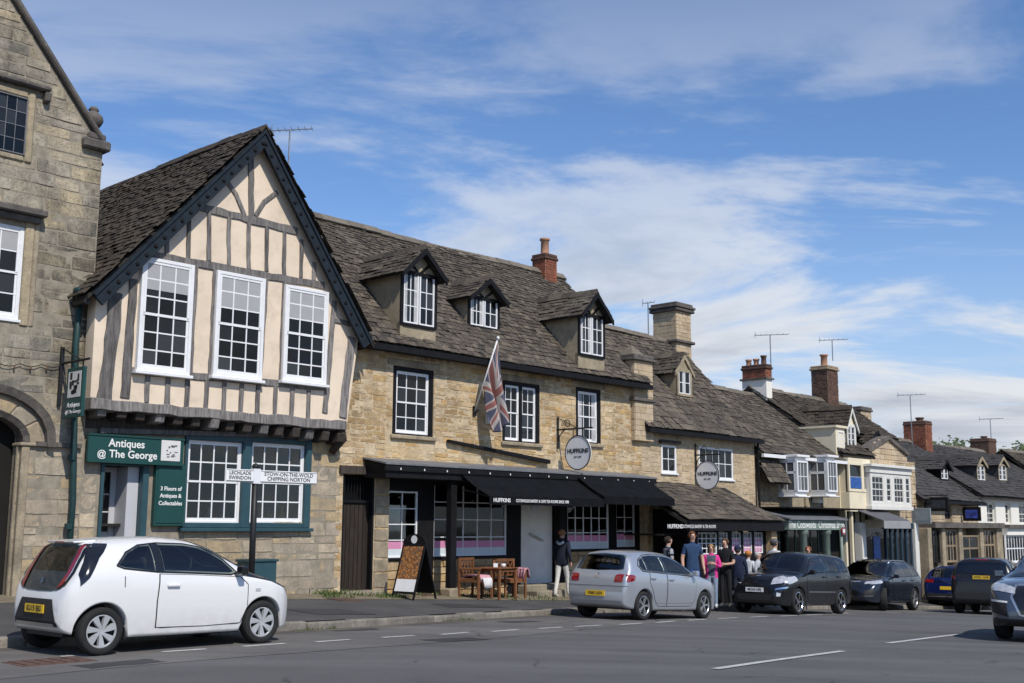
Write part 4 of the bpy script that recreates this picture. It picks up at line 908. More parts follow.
for q in sw:
    MB().box(q[0], q[1], yS - .02, yS + .2, q[3], ztop - .32).build('head_panel', X['black'], SF)
    bevel(MB().box(q[0] - .02, q[1] + .02, yS - .07, yS + .2, q[2] - .06, q[2] - .001).build('sill', X['black'], SF), .01)
    rr = rects_wall(q[0] - .03, q[1] + .03, -.6, q[2] - .06, (.14, .22), (.25, .5), [], rs); ws_ = MB().box(q[0], q[1], yS + .03, yS + .3, -1.2, q[2] - .061).build('stall_riser', X['mortar'], T); stonework(ws_, rr, X['stoneH'], yS - .03, .07, 40, rs)
    wo = window(SF, q[0], q[1], q[2], q[3], yS, q[4], q[5], fw=.04, bw=.022, sash=False, sill=0, glass=X['glassc'])
    h_ = (q[3] - q[2])
    MB().box(q[0] + .04, q[1] - .04, yS + .028, yS + .033, q[2] + .04, q[2] + .20).build('frosted_film', X['palefilm'], wo); MB().box(q[0] + .04, q[1] - .04, yS + .028, yS + .033, q[2] + .201, q[2] + .36).build('pink_film', X['pink'], wo)
# recessed white doorway with open door and steps
MB().box(dd0, dd0 + .04, yS + .2, 1.3, -.6, 2.6).box(dd0, dd1, 1.3, 1.34, -.6, 2.6).build('lobby', X['black'], T)
ld = MB().box(dd0 + .05, dd1 - .02, .36, .41, gm + .24, zsh - .33); LD = ld.build('door', mat('dull_white_paint', (.80, .77, .72), .6, .08, 3), T)
MB().lathe([(0, -.01), (.16, -.01), (.16, .01)], ((dd0 + dd1) / 2 + .05, .345, Z(543, 508)), 20, 0, 'y').build('roundel', X['signgrey'], LD); MB().tube([((dd0 + dd1) / 2 - .2, .3, 1.4), ((dd0 + dd1) / 2 + .3, .3, 1.22)], .025, 6).build('handrail', X['alu'], LD)
for k in range(2): bevel(MB().box(dd0 - .1 + .0 * k, dd1 + .25, -.55 + .35 * k, yS + .5, gm - .5, gm + .13 * (k + 1) - .02).build('step', X['flag'], T), .02)
# black post and stone pier
pp = U(452, 530, -.55); bevel(MB().box(pp - .09, pp + .09, -.62, -.44, gz(pp, -.5) + .18, 2.75).build('post', X['black'], T), .01); bevel(MB().box(pp - .17, pp + .17, -.7, -.36, gz(pp, -.5) - .3, gz(pp, -.5) + .18).build('post_base', X['dress'], T), .03)
p2, p3_ = U(644.5, 520), uH1
rr = rects_wall(p2, p3_ + .18, -.6, zsh, (.16, .28), (.2, .5), [], rs); MB().box(p2, p3_ + .16, -.10, .5, -1.2, zsh).build('pier', X['mortar'], T)
stonework(T.children[-1], rr, X['stoneH'], -.15, .08, 40, rs)
p2, p3_ = dr_[1] + .01, s0
rr = rects_wall(p2, p3_, -.4, zsh + .1, (.25, .4), (.4, .6), [], rs); stonework(wl, rr, X['dress'], -.02, .07, 20, rs)
# canopy with lead roof and black fascia
yc = -.72; c0_, c1_ = U(386, 468, yc), U(654, 476, yc); zc0 = Z(386, 463, yc); zc1 = Z(386, 475, yc)
zct = zc0 + .12
cn = MB().prism([(c0_, yc, zc0 - .30), (c0_, -.01, zc0 - .30), (c0_, -.01, zct - .03), (c0_, yc, zc0 - .03)], (c1_ - c0_, 0, 0)).build('canopy', X['black'], T)
MB().prism([(c0_ - .06, yc - .07, zc0 - .026), (c0_ - .06, .0, zct + .0), (c0_ - .06, .0, zct + .03), (c0_ - .06, yc - .07, zc0 + .01)], (c1_ - c0_ + .12, 0, 0)).build('lead_roof', X['lead'], cn)
MB().box(c0_ - .05, c1_ + .05, yc - .05, yc - .001, zc0 - .16, zc0 - .03).build('cornice', X['black'], cn)
for i in range(14):
    f_ = (i + .5) / 14; uu = c0_ + (c1_ - c0_) * f_; bl = MB().lathe([(0, -.055), (.014, -.045), (.017, -.03), (.009, -.012), (.009, 0), (0, 0)], (uu, yc - .09, zc0 - .09), 8).build('festoon_bulb', X['white'], cn, True)
def awning(p0, p1, q0, q1, label=None):
    """p0,p1 pixel ends of the roller at the canopy, q0,q1 ends of the front bar"""
    ya, yb = yc - .02, -1.62
    u0, z0 = uz(*p0, ya); u1, z1 = uz(*p1, ya); v0, x0 = uz(*q0, yb); v1, x1 = uz(*q1, yb); zt = (z0 + z1) / 2; zb = (x0 + x1) / 2; v0, v1 = u0, u1
    am = MB(); na, nb = 24, 8
    for i in range(na + 1):
        for j in range(nb + 1):
            f, g = i / na, j / nb; sg_ = .035 * math.sin(math.pi * g) * (1 + .5 * math.sin(f * 17)) + .012 * math.sin(f * 40) * g; am.v.append((u0 + (u1 - u0) * f, ya + (yb - ya) * g, zt + (zb + .02 - zt) * g - sg_))
    for i in range(na):
        for j in range(nb): k = i * (nb + 1) + j; am.f.append((k, k + 1, k + nb + 2, k + nb + 1)); am.m.append(0)
    aw = am.build('awning', X['awning'], T, True); aw.modifiers.new('s', 'SOLIDIFY').thickness = .008
    n = int((v1 - v0) / .12); vm = MB()
    for i in range(n + 1):
        a = v0 + (v1 - v0) * i / n; wv = .012 * math.sin(i * 1.3); vm.v += [(a, yb - .004 + wv, zb + .018), (a, yb - .01 + wv * 1.6, zb - .17)]
        if i: k = 2 * i; vm.f.append((k - 2, k - 1, k + 1, k)); vm.m.append(0)
    va = vm.build('valance', X['awning'], aw); so_ = va.modifiers.new('s', 'SOLIDIFY'); so_.thickness = .006
    for e in (v0 + .05, v1 - .05): MB().tube([(e, ya, zt - .35), (e, (ya + yb) / 2, zt - .42), (e, yb + .03, zb)], .018, 6).build('arm', X['blackm'], aw)
    return aw, v0, v1, yb, zb
aw, v0, v1, yb, zb = awning((462, 476), (577, 479), (490, 498), (600, 499))
tu = U(533, 499, yb); 
text('HUFFKINS', aw, (U(501, 499, yb), yb - .035, zb - .075), (1, 0, 0), (0, 0, 1), .125, X['text_w'], bold=.002); text('COTSWOLDS BAKERY & CAFE TEA ROOMS SINCE 1890', aw, (U(542, 499, yb), yb - .035, zb - .075), (1, 0, 0), (0, 0, 1), .095, X['text_w'], bold=.001, squash=.80)
awning((577, 479), (648, 477), (604, 500), (672, 497))
# security light box + long black rod on the wall
MB().box(U(485, 420), U(494, 420), -.12, -.002, Z(489, 424), Z(489, 415)).build('alarm_box', X['offwhite'], T)
a0, a1 = uz(446, 441), uz(547, 462); MB().prism([(a0[0], -.12, a0[1] - .03), (a1[0], -.12, a1[1] - .05), (a1[0], -.12, a1[1] + .05), (a0[0], -.12, a0[1] + .03)], (0, .1, 0)).build('folded_awning_bar', X['black'], T)
# ------------------------------------------------ round hanging sign
def round_sign(label, pbr, pc, ry, dia, txt, zrod=None):
    u, zb_ = uz(*pbr); t = fthing('hanging_sign', label, 'sign', u, zb_, 0)
    zc_ = Z(pc[0], pc[1], -ry); sgn = MB(); cx = (u, -ry, zc_)
    n = 28; vs = []
    for sx in (-.02, .02):
        for k in range(n): vs.append((u + sx, -ry + dia / 2 * math.cos(2 * math.pi * k / n), zc_ + dia / 2 * 1.04 * math.sin(2 * math.pi * k / n)))
    sgn.add(vs, [tuple(range(n)), tuple(range(2 * n - 1, n - 1, -1))] + [((k + 1) % n, k, n + k, n + (k + 1) % n) for k in range(n)]); D = sgn.build('sign_disc', X['signgrey'], t)
    rim = [(u - .022, -ry + dia / 2 * math.cos(2 * math.pi * k / n), zc_ + dia / 2 * 1.04 * math.sin(2 * math.pi * k / n)) for k in range(n + 1)]; MB().tube(rim, .014, 6).build('rim', X['blackm'], D)
    for sx, xd in ((-.026, (0, -1, 0)), (.026, (0, 1, 0))):
        text(txt[0], D, (u + sx, -ry, zc_ + .04), xd, (0, 0, 1), dia * .185, X['text_k'], bold=.004); text(txt[1], D, (u + sx, -ry, zc_ - .11), xd, (0, 0, 1), dia * .075, X['text_k'])
    br = MB(); zt = zc_ + dia / 2 + .10; br.tube([(u, 0, zt + .1), (u, -ry - dia / 2 - .05, zt + .1)], .022, 6); br.tube([(u, -.04, zt - .4), (u, -.04, zt + .45)], .025, 6)
    sc2 = [(u, -.05 - .32 * (1 - math.cos(t_)), zt + .1 - .36 + .36 * math.sin(t_)) for t_ in [math.pi / 2 * k / 8 for k in range(9)]]; br.tube(sc2, .014, 6); br.tube([(u, -.35 + .12 * math.cos(t_) * (1 - t_ / 12), zt + .24 + .12 * math.sin(t_) * (1 - t_ / 12)) for t_ in [k * .5 for k in range(16)]], .012, 6); br.tube([(u, -.05, zt + .4), (u, -ry, zt + .1)], .009, 5)
    for dy in (-.2, .2): br.tube([(u, -ry + dy * dia, zt + .1), (u, -ry + dy * dia, zc_ + dia * .45)], .01, 5)
    br.build('bracket', X['blackm'], t, kind=None); return t
round_sign('round pale grey lettered sign on scrolled bracket above the black awnings', (557, 425), (584, 453), .72, .84, ('HUFFKINS', 'EST 1890'))
for (x_, y_) in ((535, 405), (548, 408)): pass
# ------------------------------------------------ flag
fu, fz = uz(474, 411); ft = fthing('flag', 'faded union flag hanging limp from a slanted pole on the bakery wall', 'flag', fu, fz, 0)
for cand in [k * .01 for k in range(20, 200)]:
    uu = A.u(498, 338, -cand)
    if uu <= fu: ty = cand; break
tz = Z(498, 338, -ty); pb0 = Vector((fu, -.03, fz)); pt = Vector((fu, -ty, tz))
MB().tube([pb0, pt], .02, 8).build('pole', X['white'], ft, True); MB().lathe([(0, -.05), (.03, -.03), (.04, 0), (.03, .03), (0, .05)], tuple(pt), 10).build('finial', X['white'], ft, True)
MB().box(fu - .05, fu + .05, -.04, 0, fz - .12, fz + .12).tube([(fu, 0, fz - .1), (fu, -.16, fz + .02)], .02, 6).build('bracket', X['blackm'], ft)
m, t, bb = nodes('union_flag'); bb.inputs['Roughness'].default_value = .85
uvn = N(t, 'ShaderNodeUVMap'); sx = N(t, 'ShaderNodeSeparateXYZ'); t.links.new(uvn.outputs[0], sx.inputs[0])
def mth(op, a, b_=None):
    n = N(t, 'ShaderNodeMath', operation=op)
    for i, v in enumerate((a, b_)):
        if v is None: continue
        if isinstance(v, (int, float)): n.inputs[i].default_value = v
        else: t.links.new(v, n.inputs[i])
    return n.outputs[0]
cx = mth('SUBTRACT', mth('MULTIPLY', sx.outputs[0], 2), 1); cy = mth('SUBTRACT', sx.outputs[1], .5)   # 2:1 flag, y in -.5..+.5
lt = lambda v, k: mth('LESS_THAN', mth('ABSOLUTE', v), k)
d1 = mth('MULTIPLY', mth('SUBTRACT', mth('MULTIPLY', cx, .5), cy), .894); d2 = mth('MULTIPLY', mth('ADD', mth('MULTIPLY', cx, .5), cy), .894)
wh, rd, bl_ = (.43, .39, .36), (.27, .095, .08), (.06, .07, .12)
c = mixc(t, lt(d1, .1), bl_, wh); c = mixc(t, lt(d2, .1), c, wh); c = mixc(t, lt(mth('SUBTRACT', d1, .03), .034), c, rd); c = mixc(t, lt(mth('ADD', d2, .03), .034), c, rd)
c = mixc(t, lt(cx, .167), c, wh); c = mixc(t, lt(cy, .167), c, wh); c = mixc(t, lt(cx, .1), c, rd); c = mixc(t, lt(cy, .1), c, rd)
c = mixc(t, rng_(t, noise(t, 12, 4), .4, .7, 0, .25), c, (.25, .2, .2)); t.links.new(c, bb.inputs['Base Color']); X['union'] = m
me = bpy.data.meshes.new('cloth'); nu, nv = 30, 22; vs = []; fs = []; uvs = []
d = (pt - pb0).normalized(); yq = -ty + .12
T0 = pt - d * .03; T1 = pt - d * (pt - pb0).length * .66
def fpt(px, py, y): q = uz(px, py, y); return Vector((q[0], y, q[1]))
F0, F1 = fpt(509, 421, yq - .05), fpt(494, 432, yq + .1)
for i in range(nu + 1):
    s_ = i / nu                                              # along the fly, hanging down
    for j in range(nv + 1):
        h_ = j / nv                                          # along the hoist (pole)
        q = (T0 * (1 - h_) + T1 * h_) * (1 - s_) + (F0 * (1 - h_) + F1 * h_) * s_
        k_ = min(1, s_ * 2.2) * (1 - .3 * s_)
        q = q + Vector((.035 * k_ * math.sin(h_ * 10 + s_ * 2.5), .10 * k_ * math.sin(h_ * 12.5 + s_ * 3.2), -.10 * s_ * math.sin(h_ * 3.14)))
        vs.append(q); uvs.append((s_, 1 - h_))
for i in range(nu):
    for j in range(nv): a = i * (nv + 1) + j; fs.append((a, a + 1, a + nv + 2, a + nv + 1))
me.from_pydata([tuple(v) for v in vs], [], fs); uvl = me.uv_layers.new(name='UVMap')
for l in me.loops: uvl.data[l.index].uv = uvs[l.vertex_index]
me.materials.append(m); me.polygons.foreach_set('use_smooth', [True] * len(fs)); o = bpy.data.objects.new('cloth', me); link(o, ft)
sm = o.modifiers.new('s', 'SOLIDIFY'); sm.thickness = .004

# ================================================================== lower bakery with lean-to stone roof
rs = random.Random(41)
uB0, uB1 = uH1 + .01, U(755, 470)
T = fthing('small_bakery', 'smaller pale stone bakery with a stone lean-to roof over its shopfront', 'shop', (uB0 + uB1) / 2, gz(15), 0)
zB = 4.40; yB = -.22; yr = 3.1; zr = Z(650, 338, yr)
wA = (U(661.5, 460), U(676.5, 460), Z(669, 473), Z(669, 445)); wB = (U(699, 465), U(733, 465), Z(716, 479), Z(716, 448))
holes = [wA, wB, (uB0 + .5, uB1 - .2, -3, 2.1)]
b = MB(); cells(b, uB0, uB1, -2, zB, holes, .011, .45); b.box(uB1 - .3, uB1, .451, 6, -2, zB); b.prism([(uB1 - .3, 0.2, zB), (uB1 - .3, 2 * yr, zB), (uB1 - .3, yr, zr - .1)], (.29, 0, 0)); wl = b.build('wall', X['mortar'], T)
stonework(wl, rects_wall(uB0, uB1, 2.2, zB - .02, (.09, .17), (.18, .45), holes, rs), X['stoneB'], 0, .05, 120, rs)
window(T, *wA, .0, 2, 2, fw=.07, sash=False); window(T, *wB, .0, 5, 2, fw=.06, sash=False)
MB().box(wA[0] - .12, wA[1] + .12, -.10, .1, wA[3] + .03, wA[3] + .13).build('lintel', X['timberd'], T)
rf = gabled_roof(T, uB0, uB1 + .08, yB, zB, yr, zr, rs, X['slate'], nobj=60, row0=.26, row1=.14)
MB().box(uB0, uB1 + .1, yB - .1, yB + .02, zB - .15, zB - .03).build('gutter', X['black'], T); MB().tube([(uB1 + .02, -.12, zB - .1), (uB1 + .02, -.12, 2.2)], .04, 8).build('downpipe', X['black'], T)
tB = (zr - zB) / (yr - yB); nB = Vector((0, -tB, 1)).normalized(); PB = Vector((0, yB, zB))
h = A.hit(684, 400, PB, nB); yd = h.y
dormer(T, U(677, 380, yd), U(691, 380, yd), yd, h.z, Z(684, 369, yd), Z(682, 355, yd), (yB, zB, tB), rs, X['ochre'], X['ochre'], X['slate'], (Z(684, 394, yd), Z(684, 369, yd) - .08), cols=2, rows=2, timber=False, over=.03, fw=.03)
# lean-to roof over the shopfront
yl0 = -2.0; zl0 = Z(715, 521, yl0); zl1 = Z(690, 486, 0)
ul0, ul1 = U(655, 500, -1), U(783, 517, yl0)
lt_ = MB().prism([(ul0, yl0, zl0 - .1), (ul0, 0, zl1 - .1), (ul0, 0, zl1), (ul0, yl0, zl0)], (ul1 - ul0, 0, 0)).build('lean_to_roof', X['under'], T)
sv = Vector((0, -yl0, zl1 - zl0)); slates(lt_, (ul0, yl0 - .06, zl0 + .01), (1, 0, 0), sv, ul1 - ul0, sv.length, X['slate'], rs, nobj=140, row0=.28, row1=.16, inside=lambda a, b_: 0 <= a <= ul1 - ul0 - max(0, b_) * .3)
MB().box(ul0 + .1, ul1 - .05, yl0 - .06, yl0 + .06, zl0 - .27, zl0 - .05).build('fascia', X['black'], T)
ff = T.children[-1]
text('HUFFKINS', ff, (U(673, 522, yl0), yl0 - .064, zl0 - .155), (1, 0, 0), (0, 0, 1), .15, X['text_w'], bold=.002); text('COTSWOLDS BAKERY & TEA ROOMS', ff, (U(697, 521, yl0), yl0 - .064, zl0 - .155), (1, 0, 0), (0, 0, 1), .125, X['text_w'], squash=.78)
yS = yl0 + .3
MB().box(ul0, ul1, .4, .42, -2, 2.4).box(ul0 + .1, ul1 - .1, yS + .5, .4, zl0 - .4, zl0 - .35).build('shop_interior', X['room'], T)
sf = MB(); SW = [(U(698, 540, yS), U(717, 540, yS)), (U(719, 540, yS), U(728, 540, yS)), (U(732, 540, yS), U(741, 540, yS)), (U(743.5, 540, yS), U(752, 540, yS)), (U(754.5, 540, yS), U(763, 540, yS))]
zw0, zw1 = Z(730, 554, yS), zl0 - .27; ed = [ul0 + .1] + [q for p in SW for q in p] + [ul1 - .1]
gB = gz(15)
for i in range(0, len(ed), 2):
    if i == 0: sf.box(U(690, 540, yS), ed[1], yS, yS + .12, -2, zw1); continue
    sf.box(ed[i], ed[i + 1], yS, yS + .12, -2, zw1)
SF = sf.build('shopfront', X['black'], T)
for k, (a, c_) in enumerate(SW):
    wo = window(SF, a, c_, zw0, zw1 - .04, yS + .01, 4 if k == 0 else 3, 4, fw=.035, sash=False, sill=0, glass=X['glassc']); MB().box(a, c_, yS + .005, yS + .13, -2, zw0 - .001).build('stall_riser', X['black'], SF)
    if k > 1: MB().box(a + .05, c_ - .05, yS + .035, yS + .04, zw0 + .05, zw0 + .42).build('pink_poster', X['pink'], wo)
for uu in (ul1 - .5,): bevel(MB().box(uu, uu + .3, yS - .2, yS + .2, -2, zl0 - .12).build('pier', X['stoneH'], T), .02)
# stone stack at the party wall, buttress-like, with a little pyramid cap
pu0, pu1 = U(634, 390, -.1), U(652, 390, -.1); ys0, ys1 = -.12, .75; zt = Z(643, 361, -.1)
t2 = fthing('stone_stack', 'short stone stack with pyramid cap rising from the eaves between two bakeries', 'chimney', pu0, Z(643, 425, -.1), -.1)
c_ = chimney(t2, pu0, pu1, ys0, ys1, 4.0, zt, X['stoneB'], rs, X['moulding'], bands=(Z(643, 402, -.1),), cap=.10)
um, ym = (pu0 + pu1) / 2, (ys0 + ys1) / 2; q = .30; MB().add([(um - q, ym - q, zt + .17), (um + q, ym - q, zt + .17), (um + q, ym + q, zt + .17), (um - q, ym + q, zt + .17), (um, ym, zt + .52)], [(0, 1, 4), (1, 2, 4), (2, 3, 4), (3, 0, 4)]).build('pyramid_cap', X['ridge'], c_)
# big ridge chimney
yk = yr - .45; k0, k1 = U(657, 320, yk), U(690, 320, yk)
k0 = U(676, 320, yk); zt = Z(674, 306, yk)
kw_ = U(690.5, 320, yk) - k0; dp_ = .95
t2 = fthing('ridge_chimney', 'tall square stone chimney with moulded bands on the small bakery ridge', 'chimney', k0, zr - .6, yk)
chimney(t2, k0, k0 + kw_, yk, yk + dp_, zr - .9, zt, X['stoneB'], rs, X['moulding'], bands=(Z(676, 342, yk), zt - .14), cap=.14, ch=.13)
aerial('thin pole aerial standing beside the tall square stone chimney', 648, 303, 338, yr, .4, -.82, 4)
round_sign('round pale grey lettered sign above the lean-to stone roof', (695, 470), (705, 475), .45, .82, ('HUFFKINS', 'EST 1890'))
# ================================================================== rest of the row, going down the street
def sash_row(par, qs, z0, z1, y, cols, rows, **kw):
    for a, c_ in qs: window(par, a, c_, z0, z1, y, cols, rows, **kw)
# ---- house with two white box bays over the sage green shop
rs = random.Random(51)
uC0, uC1 = uB1 + .02, U(839, 480)
T = fthing('bay_window_house', 'brown rendered house with two white box bays above the sage green shop front', 'shop', (uC0 + uC1) / 2, gz(20), 0)
zE3 = Z(790, 456, -.2); yr3 = 3.4; zr3 = Z(735, 391, yr3) - .05
b = MB(); cells(b, uC0, uC1, 2.2, zE3, [], .03, .4); b.box(uC1 - .3, uC1, .401, 6, -2, zE3); wl = b.build('wall', X['ochre'], T)
ust = U(781, 500); stonework(wl, rects_wall(uC0, ust, 2.2, zE3 - .3, (.1, .2), (.2, .5), [], rs), X['stoneD'], 0, .05, 40, rs)
for px in (806, 823): q = U(px, 505); bevel(MB().box(q - .08, q + .08, -.05, .05, 2.3, zE3 - 1.2).build('pilaster', X['ochre'], T), .01)
gabled_roof(T, uC0, uC1 + .05, -.25, zE3, yr3, zr3, rs, X['slate'], row0=.24, row1=.15)
MB().box(uC0, uC1 + .05, -.34, -.24, zE3 - .12, zE3 - .01).build('eaves_board', X['white'], T)
yb_ = -.72
for (pa, pb2, pz0, pz1) in ((797.5, 808.5, 492, 461), (828, 837.5, 492, 461)):
    a, c_ = U(pa, 475, yb_), U(pb2, 475, yb_); z0, z1 = Z((pa + pb2) / 2, pz0, yb_), Z((pa + pb2) / 2, pz1, yb_)
    bb = MB(); bb.box(a, c_, yb_ + .08, .03, z0 - .12, z0); bb.box(a, c_, yb_ + .08, .03, z1, z1 + .12); bb.box(a - .05, c_ + .05, yb_ - .05, .02, z1 + .121, z1 + .2); bb.box(a - .03, c_ + .03, yb_ - .03, .02, z0 - .17, z0 - .121); bb.box(a + .05, c_ - .05, -.02, .02, z0, z1)
    bo = bevel(bb.build('bay_window', X['white'], T), .01)
    window(bo, a, c_, z0, z1, yb_, 3, 2, fw=.06, sash=False, sill=0, glass=X['glassp'])
    # the side faces: same window turned a quarter
    for xx, sg in ((a, -1), (c_, 1)):
        sw_ = MB(); d0, d1 = yb_ + .08, 0.0; fw = .06
        x0, x1 = (xx - .002, xx + .05) if sg < 0 else (xx - .05, xx + .002)
        sw_.box(x0, x1, d0, d0 + fw, z0, z1); sw_.box(x0, x1, d1 - fw, d1, z0, z1); sw_.box(x0, x1, d0, d1, z1 - fw, z1 - .001); sw_.box(x0, x1, d0, d1, z0 + .001, z0 + fw); sw_.box(x0, x1, d0, d1, z0 + (z1 - z0) * .58, z0 + (z1 - z0) * .66); sw_.box(x0, x1, (d0 + d1) / 2 - .015, (d0 + d1) / 2 + .015, z0, z1)
        so_ = sw_.build('side_window', X['white'], bo)
        for i in range(2):
            for (j0, j1) in ((z0 + fw, z0 + (z1 - z0) * .58), (z0 + (z1 - z0) * .66, z1 - fw)):
                e0 = d0 + fw + i * ((d1 - d0) / 2 - fw * .6); e1 = e0 + (d1 - d0) / 2 - fw * 1.2
                MB().box(xx + .012 if sg < 0 else xx - .03, xx + .03 if sg < 0 else xx - .012, e0 - .02, e1 + .02, j0 - .01, j1 + .01).build('pane', X['glassp'], so_)
    window_c = None
MB().box(U(815, 505, -.1), U(819, 505, -.1), -.25, .0, Z(817, 503, -.1), Z(817, 494, -.1)).build('alarm_box', X['offwhite'], T)
uBay = U(797.5, 475, -.72) - .08; zlt = Z(770, 482, -.45)
# low slate roof left of the first bay
lv = MB().prism([(uC0, -.45, zlt - .05), (uC0, 0, Z(760, 459, 0) - .1), (uC0, 0, Z(760, 459, 0)), (uC0, -.45, zlt)], (uBay - uC0, 0, 0)).build('lean_to_roof', X['under'], T)
sv = Vector((0, .45, Z(760, 459, 0) - zlt)); slates(lv, (uC0, -.48, zlt), (1, 0, 0), sv, uBay - uC0, sv.length, X['slate'], rs)
# sage shop: fascia, posts, dark shop behind
yf = -1.3; f0, f1 = U(789, 525, yf), U(844, 525, yf); zf0, zf1 = Z(815, 530, yf), Z(815, 520, yf)
fs_ = bevel(MB().box(f0, f1, yf, yf + .1, zf0, zf1).box(f0, f0 + .08, yf + .101, 0, zf0, zf1).build('shop_fascia', X['sage'], T), .01)
text('The Cotswolds  Christmas Shop', fs_, ((f0 + f1) / 2, yf - .004, (zf0 + zf1) / 2), (1, 0, 0), (0, 0, 1), .31, X['text_w'], squash=.9, bold=.002)
MB().prism([(f0 - .1, yf - .1, zf1), (f0 - .1, 0, zf1 + .28), (f0 - .1, 0, zf1 + .34), (f0 - .1, yf - .1, zf1 + .05)], (f1 - f0 + .2, 0, 0)).build('canopy_roof', X['lead'], fs_)
for px in (807.5, 830.5): q = U(px, 545, yf); MB().lathe([(.13, -2), (.13, zf0 - .15), (.17, zf0 - .12), (.17, zf0 - .001)], (q, yf + .15, 0), 10).build('column', X['sage'], fs_, True)
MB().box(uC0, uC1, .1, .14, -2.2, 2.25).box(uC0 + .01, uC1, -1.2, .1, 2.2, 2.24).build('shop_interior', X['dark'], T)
sh = MB(); k = 7
for i in range(k + 1):
    q = f0 + (f1 - f0) * i / k; sh.box(q - .03, q + .03, -.35, -.28, -2, zf0)
sh.box(f0, f1, -.35, -.28, .6, .7).build('shop_window_frame', X['dgreen'], T)
for i in range(k): q = f0 + (f1 - f0) * i / k; MB().box(q + .03, q + .03 + (f1 - f0) / k - .06, -.33, -.31, -1.2, zf0 - .02).build('pane', X['glassc'], T)
# chimney white below, red brick above
yk = yr3 - .5; k0, k1 = U(766, 375, yk), U(772, 375, yk); zm, zt = Z(766, 379, yk), Z(766, 368, yk)
t2 = fthing('rendered_chimney', 'chimney with white rendered base and red brick top carrying three pots', 'chimney', k0, zm - 1, yk)
kd = 1.05
MB().box(k0 - .01, k0 + .40, yk - .01, yk + kd, zr3 - 1.2, zm).build('base', X['wrender'], t2); MB().box(k0 - .08, k0 + .47, yk - .08, yk + kd + .07, zm, zm + .07).build('drip_course', X['moulding'], t2)
chimney(t2, k0, k0 + .39, yk, yk + kd - .02, zm + .07, zt, X['brick'], rs, X['brickd'], pots=tuple((k0 + .2, yk + .2 + .33 * i, .12, .42 + .1 * (i == 0), X['pot'] if i else X['potd']) for i in range(3)), ch=.08, ll=(.1, .23), cap=.06, name='stack')
aerial('television aerial on the red and white chimney', 770, 335, 375, yk + .3, 1.3, -.82)
# ---- cream house with box dormer
rs = random.Random(52)
uD0, uD1 = uC1 + .02, U(864, 480)
T = fthing('cream_house', 'narrow cream rendered house with box dormer and blue poster in its window', 'shop', (uD0 + uD1) / 2, gz(24), 0)
zE4 = Z(850, 455, 0); yr4 = 3.6; zr4 = Z(820, 398, yr4)
uDr = U(805, 440, .5)
b = MB(); b.box(uD0, uD1, .0, .35, 2.2, zE4); b.box(uD0, uD0 + .25, .351, 6, -2, zE4); b.box(uD1 - .25, uD1, .351, 6, -2, zE4 + .2); b.build('wall', X['cream'], T)
zr4 = Z(800, 397, yr4)
rf4 = gabled_roof(T, uC1 - .0, uD1 + .6, -.2, zE4, yr4, zr4, rs, X['slateb'], row0=.24, row1=.15)
t4 = (zr4 - zE4) / (yr4 + .2)
MB().prism([(uC1 + .02, -.1, zE4 - .1), (uC1 + .02, 2 * yr4 + .1, zE4 - .1), (uC1 + .02, yr4, zr4 - .12)], (.25, 0, 0)).build('gable_wall', X['stoneD'], T)
gabled_roof(T, uD1 + .6, U(846, 400, yr4), 1.3, zE4 + t4 * 1.5, yr4, zr4 - .02, rs, X['slateb'], row0=.2, row1=.15)
yd = .02; a, c_ = U(836, 445, yd), U(845, 445, yd); z0, z1 = zE4 - .2, Z(840, 428, yd)
bd = MB(); bd.prism([(a, yd, z0), (a, yd + 3, z0), (a, yd + 3, z1), (a, yd, z1)], (c_ - a, 0, 0)); bd.box(a - .08, c_ + .08, yd - .08, yd + 3, z1 + .001, z1 + .08); BD = bd.build('box_dormer', X['cream'], T)
window(BD, a + .15, c_ - .1, Z(840, 450, yd), z1 - .12, yd - .03, 2, 3, fw=.05, sash=False)
nD = Vector((0, -t4, 1)).normalized(); h = A.hit(850, 448, Vector((0, -.2, zE4)), nD); yd = max(.3, h.y)
dormer(T, U(846.5, 430, yd), U(855, 430, yd), yd, h.z - .1, Z(850, 424, yd), Z(849, 408, yd), (-.2, zE4, t4), rs, X['cream'], X['offwhite'], X['slateb'], (Z(850, 446, yd), Z(850, 424, yd) - .1), cols=2, rows=3, timber=False, over=.08, fw=.03)
# first floor window with poster
q0, q1 = U(839.5, 475), U(862, 475); zz0, zz1 = Z(850, 492), Z(850, 463)
fo = MB().box(q0, q1, -.35, .0, zz0 - .7, zz0 - .02).box(q0, q1, -.35, .0, zz1, zz1 + .15).box(q0 + .02, q1 - .02, -.2, -.01, zz0 - .02, zz1).build('oriel', X['cream'], T)
qm = q0 + (q1 - q0) * .62
window(fo, q0, qm, zz0, zz1, -.36, 1, 2, fm=X['cream'], fw=.10, sash=False, sill=0); window(fo, qm, q1, zz0, zz1, -.36, 2, 2, fm=X['cream'], fw=.10, sash=False, sill=0)
MB().box(q0 + .12, qm - .12, -.345, -.335, zz0 + .12, (zz0 + zz1) / 2).build('poster', X['blue'], fo)
